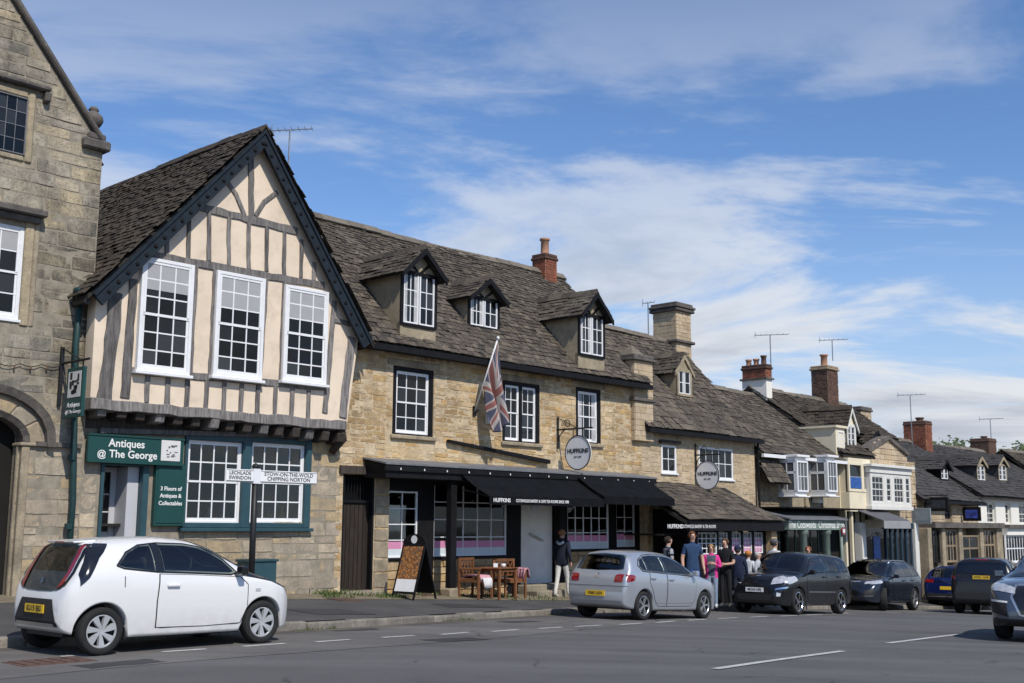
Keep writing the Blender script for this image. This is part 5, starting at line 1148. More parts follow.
# grey awning over its shop
ya, yb = -.05, -1.3; a0, z0 = uz(850, 507, ya); a1 = U(866, 507, ya) + .9; z1 = Z(868, 521, yb)
aw = MB().hull8([(a0, ya, z0 - .03), (a1, ya, z0 - .03), (a1, yb, z1), (a0, yb, z1)], [(a0, ya, z0), (a1, ya, z0), (a1, yb, z1 + .03), (a0, yb, z1 + .03)]).build('awning', mat('grey_canvas', (.10, .10, .11), .85, .1), T)
MB().box(a0, a1, yb - .02, yb, z1 - .25, z1 + .02).build('valance', mat('pale_canvas', (.30, .30, .30), .85, .1), aw); MB().box(a0 - .3, a1, ya - .15, ya, z0, z0 + .12).build('roller_box', X['dgreen'], aw)
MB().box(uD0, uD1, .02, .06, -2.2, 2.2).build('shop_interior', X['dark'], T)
sh = MB()
for i in range(5): q = uD0 + (uD1 - uD0) * i / 4; sh.box(q - .06, q + .06, -.2, .02, -2, z0 - .1)
sh.build('shop_window_frame', X['cream'], T)
for i in range(4): q = uD0 + (uD1 - uD0) * i / 4; MB().box(q + .06, q + (uD1 - uD0) / 4 - .06, -.1, -.08, -1.5, z0 - .15).build('pane', X['glass'], T)
# brown brick chimney
yk = yr4 - .3; k0 = U(828, 385, yk); zt = Z(828, 369, yk)
t2 = fthing('brick_chimney', 'tall brown brick chimney with one clay pot behind the cream dormer', 'chimney', k0, zr4 - .5, yk)
chimney(t2, k0, U(838, 385, yk), yk, yk + .75, zr4 - 1.2, zt, X['brickd'], rs, X['stoneD'], pots=((k0 + .4, yk + .35, .17, Z(832, 354, yk) - zt, X['pot']),), ch=.09, ll=(.12, .25), cap=.07)
aerial('television aerial above the clay pot of the brown brick chimney', 832, 340, 356, yk + .3, 1.2, -.82)
# ---- stone house with pediment and wide white bay
rs = random.Random(53)
uE0, uE1 = uD1 + .02, U(916, 485)
T = fthing('pediment_house', 'stone house with small pediment above a wide white bay window', 'shop', (uE0 + uE1) / 2, gz(28), 0)
zE5 = Z(890, 460, 0)
b = MB(); b.box(uE0, uE1, .03, .4, -2.5, zE5); b.box(uE1 - .3, uE1, .401, 6, -2.5, zE5); b.box(uE0, uE0 + .3, .401, 6, 0, zE5 + .5)
pe0, pe1 = U(868, 455), U(907, 455); zp = Z(888, 440)
b.prism([(pe0, .03, zE5), (pe1, .03, zE5), (pe1, .03, zE5 + .25), ((pe0 + pe1) / 2 + .3, .03, zp), ((pe0 + pe1) / 2 - .3, .03, zp), (pe0, .03, zE5 + .25)], (0, .35, 0)); wl = b.build('wall', X['mortar'], T)
stonework(wl, rects_wall(uE0, uE1, 2.0, zE5, (.12, .24), (.25, .55), [], rs) + rects_wall(pe0, pe1, zE5, zp, (.15, .25), (.25, .5), [], rs, lambda z: (pe0 + max(0, (z - zE5 - .25)) * 2.0, pe1 - max(0, z - zE5 - .25) * 2.0)), X['stoneB'], 0, .05, 150, rs)
cp_ = MB()
for s_ in (1, -1):
    e = (pe0 if s_ > 0 else pe1); c0 = (pe0 + pe1) / 2; cp_.prism([(e, -.08, zE5 + .22), (c0, -.08, zp + .02), (c0, -.08, zp + .16), (e - s_ * .1, -.08, zE5 + .36)], (0, .5, 0))
cp_.build('coping', X['moulding'], T)
yb_ = -.55; a, c_ = U(871, 490, yb_), U(911, 490, yb_); z0, z1 = Z(890, 506, yb_), Z(890, 474, yb_)
bo = bevel(MB().box(a - .05, c_ + .05, yb_ - .04, 0, z1 + .001, z1 + .22).box(a - .05, c_ + .05, yb_ - .04, 0, z0 - .15, z0 - .001).box(a - .15, c_ + .15, yb_ - .14, 0, z1 + .22, z1 + .32).box(a, a + .05, yb_ + .08, 0, z0, z1).box(c_ - .05, c_, yb_ + .08, 0, z0, z1).build('bay_window', X['offwhite'], T), .01)
fr_ = [0, .30, .44, .56, .80, .88, 1]
window(bo, a, a + (c_ - a) * .34, z0, z1, yb_, 3, 4, fm=X['offwhite'], fw=.12, sill=0); window(bo, a + (c_ - a) * .34, a + (c_ - a) * .54, z0, z1, yb_, 1, 4, fm=X['offwhite'], fw=.16, sill=0); window(bo, a + (c_ - a) * .54, a + (c_ - a) * .84, z0, z1, yb_, 3, 4, fm=X['offwhite'], fw=.12, sill=0); window(bo, a + (c_ - a) * .84, c_, z0, z1, yb_, 1, 4, fm=X['offwhite'], fw=.1, sill=0)
rf5 = gabled_roof(T, uE0 - .5, uE1, .35, zE5, 3.6, Z(862, 428, 3.6), rs, X['slateb'], row0=.26, row1=.16)
dormer(T, U(871, 440, .9), U(880, 440, .9), .9, zE5 + .1, Z(876, 440, .9), Z(876, 430, .9), (.35, zE5, 1.0), rs, X['ochre'], X['black'], X['slateb'], (zE5 + .25, Z(876, 440, .9) - .05), cols=2, rows=2, timber=False, over=.1, fw=.03)
yk = 3.2; k0 = U(861, 415, yk); zt = Z(861, 410, yk); t2 = fthing('stone_chimney', 'low square stone chimney behind the small pediment', 'chimney', k0, zE5 + 1, yk)
chimney(t2, k0, U(871, 415, yk), yk, yk + .9, zE5, zt, X['stoneB'], rs, X['moulding'], ch=.15, cap=.08)
# blue shopfront
yS = -.35; a, c_ = U(887, 540, yS), U(912, 540, yS); z1 = Z(900, 523, yS); zf = Z(900, 529, yS)
sh = MB().box(a, c_, yS - .1, yS + .1, zf, z1)
for i in range(6): q = a + (c_ - a) * i / 5; sh.box(q - .06, q + .06, yS, yS + .1, -2.5, zf)
SH = bevel(sh.build('shopfront', X['bluepaint'], T), .01)
for i in range(5): q = a + (c_ - a) * i / 5; MB().box(q + .06, q + (c_ - a) / 5 - .06, yS + .05, yS + .06, -2, zf - .001).build('pane', X['glass'], SH)
MB().box(a + .2, a + .55, yS - .12, yS - .101, zf + .08, z1 - .08).build('logo_panel', X['blue'], SH); MB().box(c_ - 1.0, c_ - .3, yS - .12, yS - .101, zf + .1, z1 - .1).build('name_panel', X['signgrey'], SH)
a2 = U(868, 540, yS); sh2 = MB().box(a2, a - .1, yS - .1, yS + .1, zf + .05, z1 + .1); sh2.build('cream_fascia', X['cream'], T)
MB().box(a2, a - .1, yS + .05, yS + .08, -2.3, zf + .05).build('pane', X['glass'], T); MB().box(a2 + .5, a - .5, yS + .03, yS + .045, .3, 1.3).build('poster', X['blue'], T)
for px in (862, 915): q = U(px, 540, -.3); bevel(MB().box(q - .16, q + .16, -.4, .1, -2.5, z1).build('pilaster', X['offwhite'], T), .02)
# grey hanging board
def hang_board(label, px0, px1, py0, py1, y0_, y1_, m, name='hanging_sign', extra=None):
    """board square to the front, seen on its up-street face"""
    pm = (px0 + px1) / 2; u = A.u(px0, (py0 + py1) / 2, y1_); zt, zb_ = Z(pm, py0, (y0_ + y1_) / 2), Z(pm, py1, (y0_ + y1_) / 2)
    t = fthing(name, label, 'sign', u, zb_, 0); bevel(MB().box(u - .04, u + .04, y0_, y1_, zb_, zt).build('board', m, t), .01)
    MB().box(u - .02, u + .02, y0_ - .02, 0.0, zt + .06, zt + .10).box(u - .015, u + .015, y0_ + .1, y0_ + .13, zt, zt + .06).box(u - .015, u + .015, y1_ - .13, y1_ - .1, zt, zt + .06).build('bracket', X['blackm'], t)
    f = MB().box(u - .045, u - .0405, y0_ + .12, y1_ - .12, zb_ + (zt - zb_) * .2, zb_ + (zt - zb_) * .8); f.build('picture', extra or X['signgrey'], t); return t
hang_board('grey square hanging board on the pediment house beside the dark roofed inn', 912, 924, 508, 524, -1.0, -.25, mat('grey_board', (.22, .25, .26), .6, .1), extra=mat('grey_board_face', (.26, .29, .30), .6, .15, 9))
# ---- inn with dark roof
rs = random.Random(54)
uF0, uF1 = uE1 + .02, U(977, 505)
T = fthing('dark_roofed_inn', 'stone inn with long dark slate roof and wooden mullioned front', 'inn', (uF0 + uF1) / 2, gz(33), 0)
zE6 = Z(955, 501, -.25); yr6 = 3.8; zr6 = Z(905, 441, yr6)
b = MB(); wq = [(U(945, 512), U(952, 512), Z(948, 521), Z(948, 504.5))]; cells(b, uF0, uF1, 0.5, zE6, wq, .03, .4); b.box(uF1 - .3, uF1, .401, 6, -2, zE6); b.prism([(uF0 + .02, .2, zE6), (uF0 + .02, 7.4, zE6), (uF0 + .02, yr6, zr6 - .1)], (.3, 0, 0)); b.box(uF0, uF0 + .3, .401, 7.2, -2, zE6); wl = b.build('wall', X['mortar'], T)
stonework(wl, rects_wall(uF0, uF1, 1.2, zE6, (.12, .24), (.25, .55), wq, rs), X['stoneB'], 0, .05, 80, rs); window(T, *wq[0], .05, 2, 2, fm=X['stoneD'], fw=.08, sash=False)
gabled_roof(T, uF0 - .1, uF1 + .1, -.3, zE6, yr6, zr6, rs, X['slated'], row0=.24, row1=.18); MB().box(uF0, uF1 + .1, -.4, -.3, zE6 - .14, zE6 - .02).build('gutter', X['black'], T)
t6 = (zr6 - zE6) / (yr6 + .3); h = A.hit(944, 481, Vector((0, -.3, zE6)), Vector((0, -t6, 1)).normalized()); yd = h.y
dormer(T, U(940, 472, yd), U(948, 472, yd), yd, h.z - .1, Z(944, 467, yd), Z(943, 459, yd), (-.3, zE6, t6), rs, X['black'], X['black'], X['slated'], (Z(944, 479, yd), Z(944, 467, yd) - .05), cols=2, rows=2, timber=False, over=.15, fw=.04)
yf = -.5; z1 = Z(960, 528, yf); zc_ = Z(960, 525, yf); a, c_ = U(930, 540, yf), U(1000, 540, yf)
MB().box(a, U(1000, 540, yf), yf - .25, 0, z1, zc_ + .1).build('cornice', X['moulding'], T)
fm6 = X['stoneD']; pos = [(930, 940), (944, 957), (961, 979), (982, 995)]
for i, (p, q) in enumerate(pos):
    u0_, u1_ = U(p, 545, yf), U(q, 545, yf); bevel(MB().box(u0_ - .35, u0_ - .01, yf - .1, .1, -2.6, z1).build('pier', X['dress'], T), .02)
    window(T, u0_, u1_, Z(960, 562, yf), z1 - (.05 if i != 2 else .3), yf, [3, 4, 2, 4][i], 2, fm=X['stoneD'] if i else X['black'], fw=.08, bw=.07, sash=False, sill=0)
bevel(MB().box(U(995.5, 545, yf), U(1001, 545, yf), yf - .1, .1, -2.6, z1).build('pier', X['dress'], T), .02)
hang_board('square black hanging sign on the dark roofed inn', 924, 938, 497, 511, -1.1, -.1, X['black'], extra=mat('black_sign_face', (.03, .035, .045), .5, .4, 9))
hang_board('blue pictorial inn sign in black frame by the white house', 963, 978, 507, 521, -.85, -.1, X['black'], extra=mat('inn_picture', (.05, .08, .35), .5, .7, 5))
yk = yr6 - .4; k0 = U(926, 435, yk); zt = Z(926, 424, yk); t2 = fthing('red_brick_chimney', 'square red brick chimney with blue pot on the dark roofed inn', 'chimney', k0, zr6 - .5, yk)
chimney(t2, k0, U(932, 435, yk), yk, yk + 1.1, zr6 - 1.6, zt, X['brick'], rs, X['brickd'], ch=.09, ll=(.12, .25), cap=.04, pots=((k0 + .3, yk + .4, .2, .35, X['potd']),))
aerial('slender television aerial behind the red brick chimney of the inn', 910, 395, 445, yk + .5, 1.3, -.82)
# ---- white house
rs = random.Random(55)
uG0, uG1 = uF1 + .02, U(1075, 500)
T = fthing('white_house', 'white rendered house with grey slate roof and two dormers beyond the inn', 'house', uG0 + 3, gz(40), 0)
zE7 = Z(1000, 497, -.25); yr7 = 4.2; zr7 = Z(960, 449, yr7)
wq = [(U(987, 513), U(996, 513)), (U(1005.5, 513), U(1011, 513)), (U(1019, 513), U(1030, 513)), (U(1042, 513), U(1054, 513))]; z0, z1 = Z(1000, 524, 0), Z(1000, 503, 0)
b = MB(); cells(b, uG0, uG1, -2.6, zE7, [(p, q, z0, z1) for p, q in wq], 0, .4); b.box(uG0, uG0 + .3, .401, 7.5, -2, zE7); b.prism([(uG0, .2, zE7), (uG0, 8, zE7), (uG0, yr7, zr7 - .1)], (.3, 0, 0)); b.box(uG1 - .3, uG1, .401, 7.5, -2, zE7); b.build('wall', X['wrender'], T)
for p, q in wq: window(T, p, q, z0, z1, .1, 2 if q - p > .9 else 1, 4, fm=X['offwhite'], fw=.05, sillm=X['moulding'])
gabled_roof(T, uG0 - .05, uG1 + .1, -.3, zE7, yr7, zr7, rs, X['slated'], row0=.24, row1=.18)
t7 = (zr7 - zE7) / (yr7 + .3)
for px in (980.5, 1002):
    h = A.hit(px, 481, Vector((0, -.3, zE7)), Vector((0, -t7, 1)).normalized()); yd = h.y
    dormer(T, U(px - 4, 470, yd), U(px + 4, 470, yd), yd, h.z - .05, Z(px, 464, yd), Z(px, 457, yd), (-.3, zE7, t7), rs, X['slated'], X['ochre'], X['slated'], (h.z + .05, Z(px, 464, yd) - .05), cols=2, rows=3, timber=False, over=.1, fw=.04)
yS = -.3; a, c_ = U(1006, 545, yS), uG1; zf0, zf1 = Z(1015, 535, yS), Z(1015, 528, yS)
MB().box(a, c_, yS - .1, 0, zf0, zf1).build('shop_fascia', X['wrender'], T); MB().box(a - .1, c_, yS - .25, 0, zf1 + .001, zf1 + .15).build('cornice', X['moulding'], T)
window(T, a, a + 3.2, Z(1015, 562, yS), zf0, yS, 9, 2, fw=.06, bw=.05, sash=False)
yk = yr7 - .3; k0 = U(989, 445, yk); zt = Z(989, 441, yk); t2 = fthing('dark_chimney', 'dark brick chimney stack on the ridge of the white house', 'chimney', k0, zr7 - .4, yk)
chimney(t2, k0, U(996, 445, yk), yk, yk + 1.0, zr7 - 1, zt, X['brickd'], rs, X['brickd'], ch=.09, ll=(.12, .25), cap=.05, pots=((k0 + .4, yk + .4, .18, .3, X['potd']),))
aerial('small television aerial on the dark chimney of the white house', 990, 419, 441, yk + .4, 1.3, -.82)
# ---- one more brown roofed house beyond
uI0, uI1 = uG1 + .03, uG1 + 9
T = fthing('brown_roofed_house', 'stone house with brown stone slate roof at the far end of the row', 'house', uI0 + 3, gz(52), 0)
zE8 = zE7 - .3; MB().box(uI0, uI1, 0, 6, -3.5, zE8).build('wall', X['stoneD'], T); gabled_roof(T, uI0, uI1, -.3, zE8, 3.6, zr7 + .1, rs, X['slateb'], row0=.3, row1=.22, wr=(.3, .5))
# ================================================================== cars
def pchip(xs, ys):
    n = len(xs); h = [xs[i + 1] - xs[i] for i in range(n - 1)]; d = [(ys[i + 1] - ys[i]) / h[i] for i in range(n - 1)]; m = [0.] * n
    for i in range(1, n - 1):
        if d[i - 1] * d[i] > 0:
            w1_, w2_ = 2 * h[i] + h[i - 1], h[i] + 2 * h[i - 1]; m[i] = (w1_ + w2_) / (w1_ / d[i - 1] + w2_ / d[i])
    m[0], m[-1] = d[0], d[-1]
    def f(x):
        if x <= xs[0]: return ys[0]
        if x >= xs[-1]: return ys[-1]
        i = max(k for k in range(n - 1) if xs[k] <= x); t = (x - xs[i]) / h[i]
        return (2 * t ** 3 - 3 * t * t + 1) * ys[i] + (t ** 3 - 2 * t * t + t) * h[i] * m[i] + (-2 * t ** 3 + 3 * t * t) * ys[i + 1] + (t ** 3 - t * t) * h[i] * m[i + 1]
    return f
def curve(pts): return pchip([p[0] for p in pts], [p[1] for p in pts])
def carpaint(name, col, metal=.0, rough=.28):
    m, t, b = nodes(name); b.inputs['Metallic'].default_value = metal; b.inputs['Roughness'].default_value = rough; dk = max(col) < .1; b.inputs['Coat Weight'].default_value = .55 if dk else .8; b.inputs['Coat Roughness'].default_value = .03; b.inputs['Specular IOR Level'].default_value = .4 if dk else .5
    g = N(t, 'ShaderNodeTexCoord'); sx_ = N(t, 'ShaderNodeSeparateXYZ'); t.links.new(g.outputs['Object'], sx_.inputs[0])
    dirt = mth_(t, 'MULTIPLY', rng_(t, sx_.outputs[2], .55, .15), rng_(t, noise(t, 7, 6, .7), .3, .7))       # road dust low on the panels
    c = mixc(t, mth_(t, 'MULTIPLY', dirt, .4), col, (.06, .055, .05) if max(col) < .1 else (.22, .2, .17)); c = mixc(t, rng_(t, noise(t, 2.5, 4), .4, .8, 0, .10), c, tuple(x * .8 for x in col))
    t.links.new(c, b.inputs['Base Color']); t.links.new(rng_(t, dirt, 0, 1, rough, .6), b.inputs['Roughness']); return m
def mth_(t, op, a, b_=None):
    n = N(t, 'ShaderNodeMath', operation=op)
    for i, v in enumerate((a, b_)):
        if v is None: continue
        if isinstance(v, (int, float)): n.inputs[i].default_value = v
        else: t.links.new(v, n.inputs[i])
    return n.outputs[0]
X['trim'] = mat('cabin_trim', (.035, .035, .037), .8, .2, 5); X['seat'] = mat('seat_fabric', (.06, .06, .065), .9, .2, 30, .2)
X['carglass'] = clearglass('car_glass'); X['carglass'].node_tree.nodes['Transparent BSDF'].inputs[0].default_value = (.55, .60, .58, 1); X['carglass'].node_tree.nodes['Fresnel'].inputs[0].default_value = 1.9
X['rubber'] = mat('tyre_rubber', (.018, .018, .018), .85, .2, 9, .3); X['plastic'] = mat('black_plastic', (.022, .022, .023), .6, .15, 9, .1); X['gloss'] = mat('gloss_black', (.010, .010, .011), .12, .1, 5, spec=.5, coat=.6)
X['redlamp'] = mat('red_lamp', (.22, .008, .012), .12, .15, 9, spec=.6, coat=.8); X['clearlamp'] = mat('clear_lamp', (.55, .56, .58), .12, .3, 14, spec=.6, coat=.8, metal=.3); X['chrome'] = mat('chrome', (.75, .75, .76), .12, .05, 9, metal=1.)
X['alloy'] = mat('alloy_wheel', (.50, .51, .52), .3, .1, 9, metal=.75, grime=.15); X['hubcap'] = mat('silver_hubcap', (.46, .47, .48), .4, .1, 9, metal=.3, grime=.15)
X['yplate'] = mat('yellow_plate', (.72, .46, .03), .4, .03); X['wplate'] = mat('white_plate', (.75, .75, .74), .4, .03); X['barrel'] = mat('wheel_barrel', (.035, .035, .036), .6, .2)
def make_wheel(name, par, x, y, R, wd, side, spokes, rimm, rimR=.68, turn=0., style='spoke'):
    """side +1: outer face towards +y"""
    M = Matrix.Translation((x, y, R)) @ Matrix.Rotation(turn, 4, 'Z') @ (Matrix() if side < 0 else Matrix.Rotation(math.pi, 4, 'Z'))
    h = wd / 2; rr = R * rimR                                   # built facing -y
    w_ = MB().lathe([(rr * .98, -h * .75), (rr * .96, -h * .2), (rr * .9, h * .2), (0, h * .25)], seg=28, axis='y').build('wheel', X['barrel'], par, True, M)
    MB().lathe([(rr * .97, -h * .78), (rr * 1.04, -h * .95), (R * .90, -h), (R * .97, -h * .82), (R, -h * .45), (R, h * .45), (R * .96, h * .9), (rr, h)], seg=36, axis='y').build('tyre', X['rubber'], w_, True)
    b = MB(); b.lathe([(rr * 1.0, -h * .80), (rr * .93, -h * .84), (rr * .88, -h * .70), (rr * .9, -h * .5)], seg=36, axis='y')
    b.lathe([(0, -h * .72), (rr * .16, -h * .74), (rr * .2, -h * .62), (rr * .2, -h * .3)], seg=20, axis='y')
    for k in range(spokes):
        a = 2 * math.pi * k / spokes
        for da in ((-.11, .11) if style == 'twin' else (0,)):
            w0, w1_ = (.085, .12) if style == 'spoke' else ((.05, .05) if style == 'twin' else (.10, .24)); tw = .30 if style == 'cap' else 0
            P = lambda r_, q, yy, e: (rr * (r_ * math.cos(a + da + e) - q * math.sin(a + da + e)), yy, rr * (r_ * math.sin(a + da + e) + q * math.cos(a + da + e)))
            y0_, y1_ = -h * .70, -h * .74
            lo = [P(.15, -w0, y0_ + .03, 0), P(.15, w0, y0_ + .03, 0), P(.92, w1_, y1_ + .03, tw), P(.92, -w1_, y1_ + .03, tw)]; hi_ = [P(.15, -w0 * .8, y0_ - .005, 0), P(.15, w0 * .8, y0_ - .005, 0), P(.92, w1_ * .85, y1_ - .008, tw), P(.92, -w1_ * .85, y1_ - .008, tw)]
            b.hull8(lo, hi_)
    me = b.build('rim', rimm, w_)
    return w_
class Car:
    def __init__(s, name, label, cat, S, paint, loc, heading, tilt=0., turn=0.):
        s.S = S; s.paint = paint; L, W, H = S['L'], S['W'], S['H']; s.L, s.W, s.H = L, W, H
        s.t = thing(name, label, cat); s.t.matrix_world = Matrix.Translation(loc) @ Matrix.Rotation(heading, 4, 'Z') @ Matrix.Rotation(tilt, 4, 'Y')
        top, belt, plan = curve(S['top']), curve(S['belt']), curve(S['plan']); sill = curve(S['sill']); xw = (S['xr'], S['xr'] + S['wb']); Ra = S['R'] + S.get('gap', .055)
        xs = set(); n = 70
        for i in range(n + 1): xs.add(round(L * (.5 - .5 * math.cos(math.pi * i / n)), 4))
        for c in xw:
            for i in range(25): xs.add(round(c + Ra * 1.0001 * math.cos(math.pi * i / 24), 4))
        for i in range(10): xs.add(round(.008 * i, 4)); xs.add(round(L - .008 * i, 4))
        xs = sorted(x for x in xs if 0 <= x <= L); xs = [xs[0]] + [b_ for a_, b_ in zip(xs, xs[1:]) if b_ - a_ > .003]
        tum = S.get('tum', .36); rows = []
        for x in xs:
            zb = sill(x)
            for c in xw:
                if abs(x - c) < Ra: zb = max(zb, S['R'] + math.sqrt(Ra * Ra - (x - c) ** 2))
            zt = top(x); zs = min(belt(x), zt - .035); zs = max(zs, zb + .02); zt = max(zt, zs + .03); hw = W / 2 * plan(x); h = zt - zs
            ws = hw * .965; wt = max(.12, ws - tum * h - .055 - .03 * min(1, h / .3)); ze = zt - min(S.get('crown', .06), .55 * h)
            sec = []
            s0 = sill(x); zs0 = max(zs, s0 + .1)
            side = lambda z: hw * (1 - .075 * max(0, 1 - (z - s0) / (zs0 - s0)) ** 2 - .035 * max(0, min(1, (z - s0) / (zs0 - s0))) ** 3)
            y0_ = side(zb); sec.append((max(.02, y0_ - .10), zb + .0)); 
            for t_ in (0, .06, .16, .30, .45, .60, .75, .88, 1): z = zb + (zs - zb) * t_; sec.append((side(z), z))
            for t_ in (.25, .5, .75, 1): sec.append((ws + (wt - ws) * t_ + .02 * 4 * t_ * (1 - t_) * min(1, h / .4), zs + (ze - zs) * t_))
            for t_ in (.25, .5, .75, 1): sec.append((wt * (1 - t_), ze + (zt - ze) * (1 - (1 - t_) ** 2)))
            # soften the shoulder and the roof rail
            for _ in range(2):
                q = sec[:]
                for k in range(9, len(sec) - 1): q[k] = tuple(.25 * sec[k - 1][i] + .5 * sec[k][i] + .25 * sec[k + 1][i] for i in (0, 1))
                sec = q
            rows.append([(x, y, z) for y, z in sec])
        k = len(rows[0]); b = MB()
        for r_ in rows:
            b.v += [(x, -y, z) for x, y, z in r_] + [(x, y, z) for x, y, z in r_[-2::-1]]
        kk = 2 * k - 1
        for i in range(len(rows) - 1):
            for j in range(kk): j2 = (j + 1) % kk; b.f.append((i * kk + j, (i + 1) * kk + j, (i + 1) * kk + j2, i * kk + j2)); b.m.append(0)
        b.f.append(tuple(range(kk))); b.m.append(0); b.f.append(tuple((len(rows) - 1) * kk + j for j in range(kk - 1, -1, -1))); b.m.append(0)
        s.body = b.build('body', paint, s.t, True); me = s.body.data
        s.bvh = BVHTree.FromPolygons([Vector(v) for v in b.v], b.f)
        zu = min(sill(L * .5), .3); xw0, xw1 = xw
        ub = MB(); R = S['R']; ub.box(.22, xw0 - Ra, -W * .38, W * .38, zu + .10, .75).box(xw0 - Ra, xw0 + Ra, -W * .28, W * .28, zu + .02, .8).box(xw0 + Ra, xw1 - Ra, -W * .43, W * .43, zu - .02, .6).box(xw1 - Ra, xw1 + Ra, -W * .28, W * .28, zu - .0, .72).box(xw1 + Ra, L - .25, -W * .36, W * .36, zu + .04, .55)
        for c in xw: ub.box(c - Ra * .8, c + Ra * .8, -W * .42, W * .42, R + Ra - .03, R + Ra - .005)
        ub.build('underbody', X['plastic'], s.t)
        for c in xw:
            for sd in (-1, 1): make_wheel('wheel', s.t, c, sd * (W / 2 - S['tw'] / 2 - .03), R, S['tw'], sd, S['spokes'], S['rimm'], S.get('rimR', .68), turn if c == xw1 else 0, S.get('style', 'spoke'))
    def patch(s, name, poly, axis, m, off=.004, par=None, step=.03):
        bm = bmesh.new(); P2 = [Vector((p[0], p[1], 0)) for p in poly]; f = bm.faces.new([bm.verts.new(p) for p in P2]); bmesh.ops.triangulate(bm, faces=bm.faces[:])
        for ax in (0, 1):
            lo, hi_ = min(p[ax] for p in P2), max(p[ax] for p in P2); n = max(1, int((hi_ - lo) / step))
            for i in range(1, n):
                c = [0, 0, 0]; c[ax] = lo + (hi_ - lo) * i / n; nn = [0, 0, 0]; nn[ax] = 1
                bmesh.ops.bisect_plane(bm, geom=bm.verts[:] + bm.edges[:] + bm.faces[:], plane_co=c, plane_no=nn)
        D = {'+': Vector((0, -1, 0)), '-': Vector((0, 1, 0)), 'r': Vector((1, 0, 0)), 'f': Vector((-1, 0, 0)), 't': Vector((0, 0, -1))}[axis]
        key = {'+': 1, '-': 1, 'r': 0, 'f': 0, 't': 2}[axis]; hits = []
        for v in bm.verts:
            a, c = v.co.x, v.co.y
            o = {'+': (a, 3, c), '-': (a, -3, c), 'r': (-3, a, c), 'f': (s.L + 3, a, c), 't': (a, c, 4)}[axis]
            hits.append((v, Vector(o), s.bvh.ray_cast(Vector(o), D)))
        good = sorted(h[2][0][key] for h in hits if h[2][0] is not None); med = good[len(good) // 2] if good else 0
        for v, o, h in hits:
            if h[0] is None or abs(h[0][key] - med) > .33:
                q = o.copy(); q[key] = med; h = s.bvh.find_nearest(q)
            n = h[1]; ctr = Vector((h[0].x, 0, .7)); n = n if n.dot(h[0] - ctr) > 0 or n.dot(D) < 0 else -n
            v.co = h[0] + n * off - D * .002
        bm.normal_update()
        for f in bm.faces: f.smooth = True
        if sum((f.normal.dot(D) * f.calc_area() for f in bm.faces)) > 0: bmesh.ops.reverse_faces(bm, faces=bm.faces[:])
        me = bpy.data.meshes.new(name); bm.to_mesh(me); bm.free(); me.materials.append(m); o = bpy.data.objects.new(name, me); link(o, par or s.t); return o
    def cabin(s, sides, length_box, seats):
        """hollow the cabin behind the glass and furnish it"""
        cut = []
        for P_ in sides:
            b = MB().prism([(x, -s.W, z) for x, z in P_], (0, 2 * s.W, 0)); cut.append(b)
        x0, x1, hw, z0, z1, zr = length_box                     # tapering tunnel from tailgate to windscreen
        cut.append(MB().hull8([(x0, -hw, z0), (x1, -hw, z0), (x1, hw, z0), (x0, hw, z0)], [(x0, -hw * .86, zr), (x1, -hw * .86, z1), (x1, hw * .86, z1), (x0, hw * .86, zr)]))
        for b in cut:
            o = bpy.data.objects.new('cut', b.mesh('cut', X['trim'])); COL.objects.link(o); bm = bmesh.new(); bm.from_mesh(o.data); bmesh.ops.recalc_face_normals(bm, faces=bm.faces[:]); bm.to_mesh(o.data); bm.free(); o.parent = s.t
            md = s.body.modifiers.new('c', 'BOOLEAN'); md.operation = 'DIFFERENCE'; md.object = o; md.solver = 'EXACT'; md.material_mode = 'TRANSFER'
            bpy.context.view_layer.update(); dg = bpy.context.evaluated_depsgraph_get(); me = bpy.data.meshes.new_from_object(s.body.evaluated_get(dg)); s.body.modifiers.clear(); old = s.body.data; s.body.data = me; bpy.data.objects.remove(o)
        me = s.body.data
        tr = [i for i, m_ in enumerate(me.materials) if m_ and m_.name.startswith('cabin_trim')]
        for p in me.polygons: p.use_smooth = p.material_index not in tr
        for (x, y) in seats:
            st_ = MB(); st_.hull8([(x - .06, y - .21, z0 - .1), (x + .07, y - .21, z0 - .1), (x + .07, y + .21, z0 - .1), (x - .06, y + .21, z0 - .1)], [(x - .16, y - .16, z0 + .16), (x - .07, y - .16, z0 + .16), (x - .07, y + .16, z0 + .16), (x - .16, y + .16, z0 + .16)]); st_.box(x - .18, x - .09, y - .11, y + .11, z0 + .18, z0 + .32); bevel(st_.build('seat', X['seat'], s.t), .03, 2)
        n = 16; xw = seats[0][0] + .55; MB().tube([(xw + .05 * math.sin(t_), -.34 * s.side + .17 * math.cos(t_), z0 + .02 + .15 * math.sin(t_)) for t_ in [2 * math.pi * k / n for k in range(n + 1)]], .014, 6).build('steering_wheel', X['plastic'], s.t)
    side = 1
    def both(s, name, poly, m, off=.004, par=None): return [s.patch(name, poly, ax, m, off, par) for ax in '+-']
    def outline(s, name, poly, m, r=.011):
        """rubber seal following a window outline on both flanks"""
        for sg, ax in ((1, '+'), (-1, '-')):
            pts = []; n = len(poly)
            for i in range(n):
                a, b_ = poly[i], poly[(i + 1) % n]; k = max(1, int(math.hypot(b_[0] - a[0], b_[1] - a[1]) / .06))
                for j in range(k):
                    x, z = a[0] + (b_[0] - a[0]) * j / k, a[1] + (b_[1] - a[1]) * j / k; h = s.bvh.ray_cast(Vector((x, 3 * sg, z)), Vector((0, -sg, 0)))
                    if h[0] is not None and abs(h[0].y) > s.W * .22: pts.append(h[0] + Vector((0, sg * .004, 0)))
            if len(pts) > 3: MB().tube(pts + [pts[0]], r, 5, cap=False).build(name, m, s.t, True)
